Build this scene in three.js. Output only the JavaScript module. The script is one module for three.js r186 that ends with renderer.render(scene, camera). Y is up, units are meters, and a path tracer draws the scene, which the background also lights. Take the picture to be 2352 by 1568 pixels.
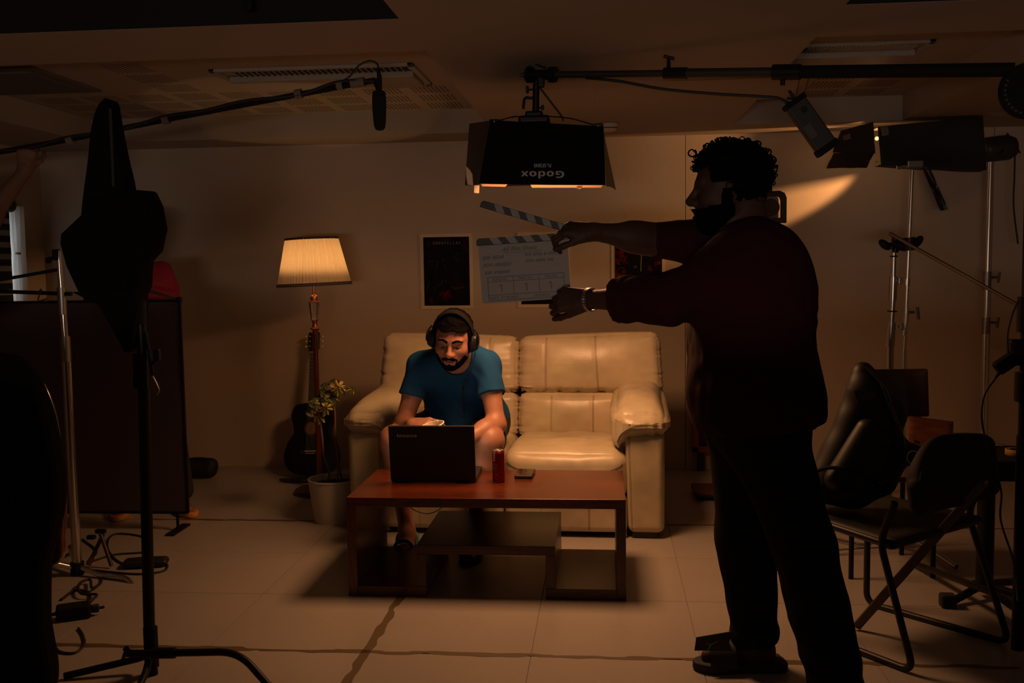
import * as THREE from 'three';
import { RoundedBoxGeometry } from 'three/addons/geometries/RoundedBoxGeometry.js';
import { mergeGeometries } from 'three/addons/utils/BufferGeometryUtils.js';
import { TextGeometry } from 'three/addons/geometries/TextGeometry.js';
import { FontLoader } from 'three/addons/loaders/FontLoader.js';
import { RectAreaLightUniformsLib } from 'three/addons/lights/RectAreaLightUniformsLib.js';
RectAreaLightUniformsLib.init();

// ---------------------------------------------------------------- camera, light, exposure
const scene = new THREE.Scene();
const W = 2352, H = 1568, FOCAL = 2246, EYE = 1.39;
const camera = new THREE.PerspectiveCamera(2 * Math.atan(H / 2 / FOCAL) * 180 / Math.PI, W / H, 0.05, 60);
camera.rotation.order = 'YXZ';
camera.position.set(0, EYE, 0);
camera.rotation.set(-0.077, 0.0946, -0.0139);
camera.updateMatrixWorld(true);
const renderer = new THREE.WebGLRenderer({ antialias: true });
renderer.toneMapping = THREE.LinearToneMapping;
renderer.toneMappingExposure = 1.0;
renderer.shadowMap.enabled = true;
scene.background = new THREE.Color(1.7, 1.75, 1.85);      // the overcast sky outside the one window

const WARM = new THREE.Color(1.0, 0.45, 0.19);
const KEY = 40, SPOT = 10, BULB = 0.28, COOL = 200;       // softbox, hooded spot, lamp bulb, daylight opening behind the camera
const COOLC = new THREE.Color(1.0, 0.76, 0.62);

// ---------------------------------------------------------------- helpers
const V = (x, y, z) => new THREE.Vector3(x, y, z);
const ray = (px, py) => V((px - W / 2) / FOCAL, -(py - H / 2) / FOCAL, -1).applyQuaternion(camera.quaternion);
const Z = (px, py, z) => { const d = ray(px, py); return d.multiplyScalar(z / d.z).add(camera.position); };           // point of the plane z = const
const Y = (px, py, y = 0) => { const d = ray(px, py); return d.multiplyScalar((y - EYE) / d.y).add(camera.position); };  // point of a level plane
let seed = 7;
const rnd = () => { seed = (seed + 0x6d2b79f5) | 0; let t = Math.imul(seed ^ (seed >>> 15), 1 | seed); t = (t + Math.imul(t ^ (t >>> 7), 61 | t)) ^ t; return ((t ^ (t >>> 14)) >>> 0) / 4294967296; };
const rr = (a, b) => a + (b - a) * rnd();
const hash3 = (x, y, z) => { let h = Math.imul(x | 0, 374761393) ^ Math.imul(y | 0, 668265263) ^ Math.imul(z | 0, 2147483647 ^ 1274126177); h = Math.imul(h ^ (h >>> 13), 1274126177); return ((h ^ (h >>> 16)) >>> 0) / 4294967296; };
function noise3(x, y, z) {
  const ix = Math.floor(x), iy = Math.floor(y), iz = Math.floor(z), s = (t) => t * t * (3 - 2 * t), fx = s(x - ix), fy = s(y - iy), fz = s(z - iz), L = THREE.MathUtils.lerp;
  const c = (a, b, d) => hash3(ix + a, iy + b, iz + d);
  return L(L(L(c(0, 0, 0), c(1, 0, 0), fx), L(c(0, 1, 0), c(1, 1, 0), fx), fy), L(L(c(0, 0, 1), c(1, 0, 1), fx), L(c(0, 1, 1), c(1, 1, 1), fx), fy), fz) * 2 - 1;
}
const used = {};
const numbered = (n) => { used[n] = (used[n] ?? -1) + 1; return used[n] ? n + '_' + String(used[n]).padStart(3, '0') : n; };
const M = (c, rough = 0.8, o = {}) => new THREE.MeshPhysicalMaterial({ color: new THREE.Color(...c), roughness: rough, side: THREE.DoubleSide, ...o });
function shade(m) { m.castShadow = m.receiveShadow = true; return m; }
function thing(name, label, category, p = [0, 0, 0], ry = 0, group) {
  const o = new THREE.Group(); o.name = numbered(name); scene.add(o);
  o.position.set(...(p.toArray ? p.toArray() : p)); o.rotation.y = ry; o.userData = { label, category };
  if (group) o.userData.group = group;
  return o;
}
function part(name, geos, m, parent, label) {
  geos = [].concat(geos).map((g) => { const q = g.index ? g.toNonIndexed() : g; return q; });
  if (geos.length > 1) { const keys = ['position', 'normal', 'uv']; geos.forEach((g) => { Object.keys(g.attributes).forEach((k) => keys.includes(k) || g.deleteAttribute(k)); if (!g.attributes.uv) g.setAttribute('uv', new THREE.BufferAttribute(new Float32Array(g.attributes.position.count * 2), 2)); }); }
  const me = shade(new THREE.Mesh(geos.length > 1 ? mergeGeometries(geos) : geos[0], m));
  me.name = parent === scene ? numbered(name) : name; parent.add(me);
  if (label) me.userData.label = label;
  return me;
}
const parts = (name, geos, m, parent, label) => geos.map((g) => part(name, g, m, parent, label));
// world-space geometry put under a thing standing at its own base
const local = (g, o) => { o.updateMatrixWorld(true); const m = o.matrixWorld.clone().invert(); [].concat(g).forEach((k) => k.applyMatrix4(m)); return g; };
const rename = (o) => { const c = {}; o.children.forEach((k) => { c[k.name] = (c[k.name] ?? -1) + 1; if (c[k.name]) k.name += '_' + String(c[k.name]).padStart(3, '0'); }); };
const box = (w, h, d, x = 0, y = 0, z = 0, r = 0.004, rot) => { const g = r ? new RoundedBoxGeometry(w, h, d, 2, Math.min(r, w / 2.01, h / 2.01, d / 2.01)) : new THREE.BoxGeometry(w, h, d); if (rot) g.applyMatrix4(new THREE.Matrix4().makeRotationFromEuler(new THREE.Euler(...rot))); return g.translate(x, y, z); };
function along(g, a, b) { const d = b.clone().sub(a); g.applyQuaternion(new THREE.Quaternion().setFromUnitVectors(V(0, 1, 0), d.clone().normalize())); return g.translate((a.x + b.x) / 2, (a.y + b.y) / 2, (a.z + b.z) / 2); }
const rod = (a, b, r, r2 = r, n = 20) => along(new THREE.CylinderGeometry(r2, r, a.distanceTo(b), n, 1), a, b);
const tube = (pts, r, n = 60, m = 10, closed = false) => new THREE.TubeGeometry(new THREE.CatmullRomCurve3(pts, closed, 'centripetal'), n, r, m, closed);
// a pipe through straight runs with rounded bends
function pipe(pts, r, bend = 0.06, m = 14) {
  const path = new THREE.CurvePath();
  let at = pts[0];
  for (let i = 1; i < pts.length; i++) {
    if (i === pts.length - 1) { path.add(new THREE.LineCurve3(at, pts[i])); break; }
    const a = pts[i].clone().sub(pts[i - 1]), b = pts[i + 1].clone().sub(pts[i]), k = Math.min(bend, a.length() / 2, b.length() / 2);
    const p = pts[i].clone().addScaledVector(a.normalize(), -k), q = pts[i].clone().addScaledVector(b.normalize(), k);
    path.add(new THREE.LineCurve3(at, p)); path.add(new THREE.QuadraticBezierCurve3(p, pts[i], q)); at = q;
  }
  const all = [];
  path.curves.forEach((c) => { const n = c.isLineCurve3 ? 2 : 8; for (let i = 0; i < n; i++) all.push(c.getPoint(i / n)); });
  all.push(pts[pts.length - 1]);
  class Poly extends THREE.Curve { getPoint(t, out = V()) { const f = t * (all.length - 1), i = Math.min(Math.floor(f), all.length - 2); return out.lerpVectors(all[i], all[i + 1], f - i); } }
  const c = new Poly(); c.arcLengthDivisions = 400; c.getPointAt = c.getPoint; c.getTangentAt = (t, o = V()) => c.getPoint(Math.min(1, t + 0.004)).sub(c.getPoint(Math.max(0, t - 0.004))).normalize();
  return new THREE.TubeGeometry(c, all.length - 1, r, m, false);
}
const lathe = (prof, n = 48) => new THREE.LatheGeometry(prof.map(([r, y]) => new THREE.Vector2(r, y)), n);
const smoothLathe = (prof, n = 48, k = 60) => { const c = new THREE.SplineCurve(prof.map(([r, y]) => new THREE.Vector2(r, y))); return new THREE.LatheGeometry(c.getPoints(k).map((p) => new THREE.Vector2(Math.max(p.x, 0.0004), p.y)), n); };
const shapeOf = (pts, smooth) => { const s = new THREE.Shape(); if (smooth) { s.moveTo(...pts[0]); s.splineThru(pts.slice(1).concat([pts[0]]).map((p) => new THREE.Vector2(...p))); } else s.setFromPoints(pts.map((p) => new THREE.Vector2(...p))); return s; };
const slab = (pts, depth, bevel = 0.004, smooth = false, holes = []) => { const s = shapeOf(pts, smooth); holes.forEach((h) => s.holes.push(shapeOf(h))); return new THREE.ExtrudeGeometry(s, { depth: depth - 2 * bevel, bevelEnabled: bevel > 0, bevelThickness: bevel, bevelSize: bevel, bevelOffset: -bevel, bevelSegments: 3, curveSegments: 24 }).translate(0, 0, bevel - depth / 2); };
function smoothNormals(g) {
  const p = g.attributes.position, acc = new Map(), key = (i) => Math.round(p.getX(i) * 2e4) + ',' + Math.round(p.getY(i) * 2e4) + ',' + Math.round(p.getZ(i) * 2e4);
  const ix = g.index, n = ix ? ix.count : p.count, a = V(), b = V(), c = V();
  for (let i = 0; i < n; i += 3) {
    const t = [0, 1, 2].map((k) => (ix ? ix.getX(i + k) : i + k));
    a.fromBufferAttribute(p, t[0]); b.fromBufferAttribute(p, t[1]); c.fromBufferAttribute(p, t[2]);
    const f = b.sub(a).cross(c.sub(a));
    t.forEach((k) => { const s = key(k), o = acc.get(s); o ? o.add(f) : acc.set(s, f.clone()); });
  }
  const out = new Float32Array(p.count * 3);
  for (let i = 0; i < p.count; i++) { const v = acc.get(key(i)).clone().normalize(); out.set([v.x, v.y, v.z], i * 3); }
  g.setAttribute('normal', new THREE.BufferAttribute(out, 3)); return g;
}
// uv in metres from the direction a face looks in
function boxUV(g, k = 1) {
  const p = g.attributes.position, nn = g.attributes.normal, uv = new Float32Array(p.count * 2);
  for (let i = 0; i < p.count; i++) { const ax = Math.abs(nn.getX(i)), ay = Math.abs(nn.getY(i)), az = Math.abs(nn.getZ(i)); const q = az >= ax && az >= ay ? [p.getX(i), p.getY(i)] : ay >= ax ? [p.getX(i), p.getZ(i)] : [p.getZ(i), p.getY(i)]; uv[2 * i] = q[0] * k; uv[2 * i + 1] = q[1] * k; }
  g.setAttribute('uv', new THREE.BufferAttribute(uv, 2)); return g;
}
// a stuffed block: rounded edges, swollen faces, then any deformation of its own
const ease = (t) => Math.sign(t) * (1 - (1 - Math.abs(t)) ** 1.35);
function stuffed(w, h, d, { r = 0.05, bulge = [0.02, 0.02, 0.02], f } = {}) {
  const s = [w / 2, h / 2, d / 2];
  return (q) => {
    const u = [0, 0, 0], c = [0, 0, 0];
    for (let k = 0; k < 3; k++) { u[k] = q[k] * s[k]; const e = s[k] - Math.min(r, s[k]); c[k] = Math.max(-e, Math.min(e, u[k])); }
    const dx = u.map((t, k) => t - c[k]), l = Math.hypot(...dx); let v = [0, 1, 2].map((k) => c[k] + (l ? dx[k] / l * Math.min(r, Math.max(Math.abs(dx[0]), Math.abs(dx[1]), Math.abs(dx[2]))) : 0));
    v = v.map((t, k) => t + bulge[k] * (q[k]) * Math.max(0, 1 - q[(k + 1) % 3] ** 2) * Math.max(0, 1 - q[(k + 2) % 3] ** 2));
    return f ? f(v, q) : v;
  };
}
function cushion(w, h, d, o = {}) {
  const n = o.n ?? 28, g = new THREE.BoxGeometry(2, 2, 2, n, n, n), p = g.attributes.position, at = stuffed(w, h, d, o);
  for (let i = 0; i < p.count; i++) p.setXYZ(i, ...at([p.getX(i), p.getY(i), p.getZ(i)].map(ease)));
  return boxUV(smoothNormals(g));
}
function texture(w, h, draw, srgb = true, rep) {
  const c = document.createElement('canvas'); c.width = w; c.height = h; const k = c.getContext('2d'); draw(k, w, h);
  const t = new THREE.CanvasTexture(c); if (srgb) t.colorSpace = THREE.SRGBColorSpace; t.wrapS = t.wrapT = THREE.RepeatWrapping; t.magFilter = THREE.LinearFilter; if (rep) t.repeat.set(...rep); return t;
}
function field(n, f, rep, srgb = false) {       // a tiling grey DataTexture
  const d = new Uint8Array(n * n * 4); for (let y = 0; y < n; y++) for (let x = 0; x < n; x++) { const v = f(x / n, y / n); const a = Array.isArray(v) ? v : [v, v, v]; for (let c = 0; c < 3; c++) d[(y * n + x) * 4 + c] = Math.max(0, Math.min(255, a[c] * 255)); d[(y * n + x) * 4 + 3] = 255; }
  const t = new THREE.DataTexture(d, n, n); t.wrapS = t.wrapT = THREE.RepeatWrapping; t.magFilter = THREE.LinearFilter; t.minFilter = THREE.LinearMipmapLinearFilter; t.generateMipmaps = true; if (srgb) t.colorSpace = THREE.SRGBColorSpace; if (rep) t.repeat.set(...rep); t.needsUpdate = true; return t;
}
const wrapNoise = (u, v, k, s = 0) => { const L = THREE.MathUtils.lerp, a = (x, y) => noise3(x * k, y * k, s); return L(L(a(u, v), a(u - 1, v), u), L(a(u, v - 1), a(u - 1, v - 1), u), v); };

// ---- signed distance bodies
const smin = (a, b, k) => { const h = Math.max(k - Math.abs(a - b), 0) / k; return Math.min(a, b) - h * h * k * 0.25; };
function capsule(a, b, ra, rb) {                 // tapered capsule
  const bx = b.x - a.x, by = b.y - a.y, bz = b.z - a.z, l2 = bx * bx + by * by + bz * bz;
  return (x, y, z) => { const px = x - a.x, py = y - a.y, pz = z - a.z; let t = l2 ? (px * bx + py * by + pz * bz) / l2 : 0; t = t < 0 ? 0 : t > 1 ? 1 : t; const dx = px - bx * t, dy = py - by * t, dz = pz - bz * t; return Math.sqrt(dx * dx + dy * dy + dz * dz) - (ra + (rb - ra) * t); };
}
function ball(c, rx, ry, rz, e) {                // ellipsoid, turned by an Euler
  const q = new THREE.Matrix4(); if (e) q.makeRotationFromEuler(new THREE.Euler(...e)).invert(); const m = q.elements, r = Math.min(rx, ry, rz);
  return (x, y, z) => { const px = x - c.x, py = y - c.y, pz = z - c.z; const u = (m[0] * px + m[4] * py + m[8] * pz) / rx, v = (m[1] * px + m[5] * py + m[9] * pz) / ry, w = (m[2] * px + m[6] * py + m[10] * pz) / rz; const k0 = Math.sqrt(u * u + v * v + w * w), k1 = Math.sqrt((u / rx) ** 2 + (v / ry) ** 2 + (w / rz) ** 2); return k1 > 1e-9 ? k0 * (k0 - 1) / k1 : -r; };
}
const join = (k, ...fs) => (x, y, z) => { let d = fs[0](x, y, z); for (let i = 1; i < fs.length; i++) d = smin(d, fs[i](x, y, z), k); return d; };
const grow = (f, t) => (x, y, z) => f(x, y, z) - t;
const cut = (f, g) => (x, y, z) => Math.max(f(x, y, z), g(x, y, z));
const half = (p, n) => { n = n.clone().normalize(); const c = n.dot(p); return (x, y, z) => n.x * x + n.y * y + n.z * z - c; };   // negative behind the plane
// meshes a distance field with surface nets, only near its surface
function skin(f, min, max, cell, colour) {
  const nx = Math.ceil((max.x - min.x) / cell) + 1, ny = Math.ceil((max.y - min.y) / cell) + 1, nz = Math.ceil((max.z - min.z) / cell) + 1, B = 4;
  const val = new Float32Array(nx * ny * nz).fill(NaN), id = (i, j, k) => i + nx * (j + ny * k);
  for (let k = 0; k < nz; k += B) for (let j = 0; j < ny; j += B) for (let i = 0; i < nx; i += B) {
    const d = f(min.x + (i + B / 2) * cell, min.y + (j + B / 2) * cell, min.z + (k + B / 2) * cell), near = Math.abs(d) < B * cell * 1.75 + 0.012;
    for (let c = k; c < Math.min(k + B, nz); c++) for (let b = j; b < Math.min(j + B, ny); b++) for (let a = i; a < Math.min(i + B, nx); a++) val[id(a, b, c)] = near ? f(min.x + a * cell, min.y + b * cell, min.z + c * cell) : d;
  }
  const pos = [], at = new Int32Array(nx * ny * nz).fill(-1), tri = [];
  const E = [[0, 1], [2, 3], [4, 5], [6, 7], [0, 2], [1, 3], [4, 6], [5, 7], [0, 4], [1, 5], [2, 6], [3, 7]];
  const g = new Float32Array(8);
  for (let k = 0; k < nz - 1; k++) for (let j = 0; j < ny - 1; j++) for (let i = 0; i < nx - 1; i++) {
    let m = 0; for (let c = 0; c < 8; c++) { g[c] = val[id(i + (c & 1), j + ((c >> 1) & 1), k + (c >> 2))]; if (g[c] < 0) m |= 1 << c; }
    if (m === 0 || m === 255) continue;
    let x = 0, y = 0, z = 0, n = 0;
    for (const [a, b] of E) if ((g[a] < 0) !== (g[b] < 0)) { const t = g[a] / (g[a] - g[b]); x += (a & 1) + t * ((b & 1) - (a & 1)); y += ((a >> 1) & 1) + t * (((b >> 1) & 1) - ((a >> 1) & 1)); z += (a >> 2) + t * ((b >> 2) - (a >> 2)); n++; }
    at[id(i, j, k)] = pos.length / 3; pos.push(min.x + (i + x / n) * cell, min.y + (j + y / n) * cell, min.z + (k + z / n) * cell);
  }
  const quad = (a, b, c, d, flip) => { if (a < 0 || b < 0 || c < 0 || d < 0) return; flip ? tri.push(a, c, b, a, d, c) : tri.push(a, b, c, a, c, d); };
  for (let k = 1; k < nz - 1; k++) for (let j = 1; j < ny - 1; j++) for (let i = 1; i < nx - 1; i++) {
    const o = val[id(i, j, k)] < 0;
    if (o !== val[id(i + 1, j, k)] < 0) quad(at[id(i, j - 1, k - 1)], at[id(i, j, k - 1)], at[id(i, j, k)], at[id(i, j - 1, k)], !o);
    if (o !== val[id(i, j + 1, k)] < 0) quad(at[id(i - 1, j, k - 1)], at[id(i - 1, j, k)], at[id(i, j, k)], at[id(i, j, k - 1)], !o);
    if (o !== val[id(i, j, k + 1)] < 0) quad(at[id(i - 1, j - 1, k)], at[id(i, j - 1, k)], at[id(i, j, k)], at[id(i - 1, j, k)], !o);
  }
  const nor = new Float32Array(pos.length), uv = new Float32Array(pos.length / 3 * 2), e = cell * 0.5;
  for (let i = 0; i < pos.length; i += 3) {
    const [x, y, z] = [pos[i], pos[i + 1], pos[i + 2]], v = V(f(x + e, y, z) - f(x - e, y, z), f(x, y + e, z) - f(x, y - e, z), f(x, y, z + e) - f(x, y, z - e)).normalize();
    nor.set([v.x, v.y, v.z], i); uv[i / 3 * 2] = x; uv[i / 3 * 2 + 1] = y;
  }
  const geo = new THREE.BufferGeometry(); geo.setAttribute('position', new THREE.Float32BufferAttribute(pos, 3)); geo.setAttribute('normal', new THREE.BufferAttribute(nor, 3)); geo.setAttribute('uv', new THREE.BufferAttribute(uv, 2)); geo.setIndex(tri);
  return geo;
}
const font = await new FontLoader().loadAsync('fonts/droid/droid_sans_bold.typeface.json');
function text(s, size, depth = 0.0006) { const g = new TextGeometry(s, { font, size, depth, curveSegments: 5, bevelEnabled: false }); g.computeBoundingBox(); const b = g.boundingBox; return g.translate(-(b.min.x + b.max.x) / 2, -(b.min.y + b.max.y) / 2, 0); }

// ---------------------------------------------------------------- materials
const grain = field(256, (u, v) => 0.5 + 0.3 * wrapNoise(u, v, 40, 1) + 0.2 * wrapNoise(u, v, 90, 2));
const wallPaint = M([0.47, 0.38, 0.295], 0.85, { bumpMap: grain, bumpScale: 0.0006 });
const ceilPaint = M([0.35, 0.285, 0.225], 0.9, { bumpMap: grain, bumpScale: 0.0006 });
const MATT = { specularIntensity: 0.15 };
const black = M([0.008, 0.0075, 0.0075], 0.75, { specularIntensity: 0.35 }), blackGloss = M([0.01, 0.01, 0.011], 0.25), blackMetal = M([0.016, 0.015, 0.014], 0.42, { metalness: 0.5, specularIntensity: 0.5 }), blackCloth = M([0.006, 0.0055, 0.0055], 0.95, MATT);
const chrome = M([0.72, 0.71, 0.69], 0.28, { metalness: 1 }), dullChrome = M([0.3, 0.29, 0.28], 0.4, { metalness: 1 }), cableBlack = M([0.012, 0.012, 0.012], 0.6), rubber = M([0.015, 0.015, 0.015], 0.9);
const tape = M([0.45, 0.4, 0.33], 0.8);

// ---------------------------------------------------------------- the room: shell with thickness, recessed ceilings, tiled floor
const BACK = -6.62, LEFT = -3.95, RIGHT = 2.98, FRONT = 2.6, LOW = 2.235, HIGH = 2.385;
const struct = (o) => { o.userData.kind = 'structure'; return o; };
const floor = new THREE.Group(); floor.name = 'floor'; scene.add(floor); struct(floor);
part('floor_slab', box(RIGHT - LEFT + 0.4, 0.2, FRONT - BACK + 0.4, (RIGHT + LEFT) / 2, -0.1035, (FRONT + BACK) / 2, 0), M([0.2, 0.17, 0.14], 0.9), floor);
{
  const speck = field(256, (u, v) => { const a = 0.95 + 0.03 * wrapNoise(u, v, 4, 3) + 0.012 * wrapNoise(u, v, 60, 4); return [a, a * 0.985, a * 0.965]; }, [1.4, 1.4], true);
  const scuff = field(256, (u, v) => 0.34 + 0.05 * wrapNoise(u, v, 4, 8) + 0.02 * wrapNoise(u, v, 30, 9));
  const mats = [0.375, 0.385, 0.365].map((a) => M([a, a * 0.93, a * 0.86], 1, { map: speck, roughnessMap: scuff }));
  const G = {};
  for (let i = -6; i < 7; i++) for (let k = -5; k < 6; k++) {
    // tiles run to the walls; three-tile fields are parted by wider dirty joints
    const gap = (n) => (n === 0 || n === 3 ? 0.005 : 0.0012), gx = (n) => (n === 0 ? 0.005 : 0.0012);
    let x0 = -0.869 + i * 0.6 + gx(i), x1 = -0.869 + (i + 1) * 0.6 - gx(i + 1), z1 = -3.39 - k * 0.6 - gap(k), z0 = -3.39 - (k + 1) * 0.6 + gap(k + 1);
    x0 = Math.max(x0, LEFT); x1 = Math.min(x1, RIGHT); z0 = Math.max(z0, BACK); z1 = Math.min(z1, FRONT);
    if (x1 - x0 < 0.02 || z1 - z0 < 0.02) continue;
    const key = (x1 - x0).toFixed(4) + ',' + (z1 - z0).toFixed(4);
    G[key] ??= boxUV(new RoundedBoxGeometry(x1 - x0, 0.01, z1 - z0, 1, 0.0008));
    const t = part('tile', G[key], mats[Math.floor(rnd() * 3)], floor); t.position.set((x0 + x1) / 2, -0.005, (z0 + z1) / 2);
  }
  rename(floor);
  // old brown tape residue along the wide joints, torn at its edges
  const residue = M([0.10, 0.068, 0.03], 0.6), strip = (x0, z0, x1, z1, w) => {
    const n = Math.ceil(Math.hypot(x1 - x0, z1 - z0) / 0.02), a = [], b = [], d = V(x1 - x0, 0, z1 - z0).normalize(), s = V(-d.z, 0, d.x);
    for (let i = 0; i <= n; i++) { const t = i / n, m = V(x0 + (x1 - x0) * t, 0, z0 + (z1 - z0) * t), q = (k) => w * (0.5 + 0.22 * noise3(t * n * 0.35, k, 2) - (noise3(t * n * 0.16, k * 3 + 1, 5) > 0.55 ? 0.3 : 0)); a.push(m.clone().addScaledVector(s, q(1))); b.push(m.clone().addScaledVector(s, -q(2))); }
    const sh = shapeOf([...a, ...b.reverse()].map((v) => [v.x, -v.z]));
    return new THREE.ExtrudeGeometry(sh, { depth: 0.0006, bevelEnabled: false }).rotateX(-Math.PI / 2).translate(0, 0.0001, 0);
  };
  part('joint_residue', [strip(-2.9, -3.39, 1.4, -3.39, 0.032), strip(-2.6, -5.19, 2.2, -5.19, 0.03), strip(-0.869, -2.6, -0.869, -4.02, 0.036), strip(-0.869, -5.2, -0.869, -6.0, 0.02)], residue, floor, 'brown tape residue along the wide tile joints').userData.kind = 'stuff';
}
// back wall of four wide panels with hair joints
{
  const w = new THREE.Group(); w.name = 'wall_back'; scene.add(w); struct(w);
  part('wall_core', box(RIGHT - LEFT + 0.6, 2.9, 0.16, (RIGHT + LEFT) / 2, 1.35, BACK - 0.092, 0), M([0.3, 0.24, 0.18], 0.9), w);
  const xs = [LEFT - 0.2, 0.54, 2.5, RIGHT + 0.2];
  for (let i = 0; i < 3; i++) part('wall_panel', boxUV(box(xs[i + 1] - xs[i] - 0.004, 2.62, 0.012, (xs[i] + xs[i + 1]) / 2, 1.31, BACK - 0.006, 0.0015)), wallPaint, w);
  rename(w);
  const b = new THREE.Group(); b.name = 'wall_front'; scene.add(b); struct(b);
  part('wall_face', box(RIGHT - LEFT + 0.6, 2.9, 0.16, (RIGHT + LEFT) / 2, 1.35, FRONT + 0.08, 0), wallPaint, b);
  const r = new THREE.Group(); r.name = 'wall_right'; scene.add(r); struct(r);
  part('wall_face', box(0.16, 2.9, FRONT - BACK, RIGHT + 0.08, 1.35, (FRONT + BACK) / 2, 0), wallPaint, r);
}
// left wall with its window opening near the far corner
const WZ0 = -6.40, WZ1 = -4.9, WY0 = 1.12, WY1 = 1.84;
{
  const l = new THREE.Group(); l.name = 'wall_left'; scene.add(l); struct(l);
  const x = LEFT - 0.1, t = 0.2;
  part('wall_face', [box(t, WY0, FRONT - BACK, x, WY0 / 2, (FRONT + BACK) / 2, 0), box(t, 2.8 - WY1, FRONT - BACK, x, (2.8 + WY1) / 2, (FRONT + BACK) / 2, 0), box(t, WY1 - WY0, WZ0 - BACK, x, (WY0 + WY1) / 2, (WZ0 + BACK) / 2, 0), box(t, WY1 - WY0, FRONT - WZ1, x, (WY0 + WY1) / 2, (FRONT + WZ1) / 2, 0)], wallPaint, l);
}
// ceiling: low field with four recesses
{
  const c = new THREE.Group(); c.name = 'ceiling'; scene.add(c); struct(c);
  const R = [[-3.34, -0.69, -6.22, -3.86], [0.80, 1.80, -6.19, -3.86], [-3.34, -0.69, -3.36, -0.2], [0.80, 1.80, -3.40, -0.2]];   // x0 x1 z0 z1
  const xs = [LEFT - 0.2, -3.34, -0.69, 0.80, 1.80, RIGHT + 0.2], low = [];
  const add = (x0, x1, z0, z1) => low.push(box(x1 - x0, 0.3, z1 - z0, (x0 + x1) / 2, LOW + 0.15, (z0 + z1) / 2, 0));
  add(xs[0], xs[1], BACK - 0.17, FRONT + 0.15); add(xs[2], xs[3], BACK - 0.17, FRONT + 0.15); add(xs[4], xs[5], BACK - 0.17, FRONT + 0.15);
  for (const [x0, x1, a, b] of [[-3.34, -0.69, -6.22, -3.36], [0.80, 1.80, -6.19, -3.40]]) { add(x0, x1, BACK - 0.17, a); add(x0, x1, -3.86, b); add(x0, x1, -0.2, FRONT + 0.15); }
  part('ceiling_field', low.map((g) => boxUV(g)), ceilPaint, c);
  part('roof_slab', box(RIGHT - LEFT + 0.6, 0.1, FRONT - BACK + 0.5, (RIGHT + LEFT) / 2, 2.62, (FRONT + BACK) / 2, 0), ceilPaint, c);
  part('access_panel', box(0.98, 0.004, 0.6, 0.45, LOW - 0.001, -4.95, 0.001), ceilPaint, c);
  // the nearer recesses have a dark lining on their far face
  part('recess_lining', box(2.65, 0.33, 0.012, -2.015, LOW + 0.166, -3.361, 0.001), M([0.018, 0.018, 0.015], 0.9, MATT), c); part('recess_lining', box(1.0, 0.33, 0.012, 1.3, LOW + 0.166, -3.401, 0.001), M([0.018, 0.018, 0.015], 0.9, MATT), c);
  R.forEach(([x0, x1, z0, z1], i) => {
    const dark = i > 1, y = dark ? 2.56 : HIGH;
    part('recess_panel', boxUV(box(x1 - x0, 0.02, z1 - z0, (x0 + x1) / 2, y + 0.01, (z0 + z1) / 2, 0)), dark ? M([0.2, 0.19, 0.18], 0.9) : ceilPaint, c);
    if (dark) return;
    // perforated board: blocks of ten by ten round holes with black felt behind
    const bp = 0.272, m4 = new THREE.Matrix4(), all = [];
    const keepOut = i === 0 ? [[-2.02, -0.84, -5.38, -4.76], [-3.6, -2.62, -5.30, -4.4]] : [[0.78, 1.52, -5.3, -4.6]];
    for (let bx = x0 + 0.09; bx + 0.21 < x1; bx += bp) for (let bz = z0 + 0.05; bz + 0.21 < -4.62 + 0.3; bz += bp) {
      if (keepOut.some(([a, b, d, e]) => bx + 0.21 > a && bx < b && bz + 0.21 > d && bz < e)) continue;
      for (let a = 0; a < 9; a++) for (let b = 0; b < 9; b++) all.push([bx + 0.012 + a * 0.0235, bz + 0.012 + b * 0.0235]);
    }
    const hole = new THREE.CylinderGeometry(0.0062, 0.0062, 0.0012, 8), im = new THREE.InstancedMesh(hole, M([0.03, 0.026, 0.022], 1), all.length);
    all.forEach(([x, z], k) => im.setMatrixAt(k, m4.makeTranslation(x, y, z)));
    im.name = 'perforation'; im.userData.kind = 'stuff'; im.userData.label = 'felt-backed round holes of the acoustic board'; c.add(im);
  });
  rename(c);
}
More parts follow.
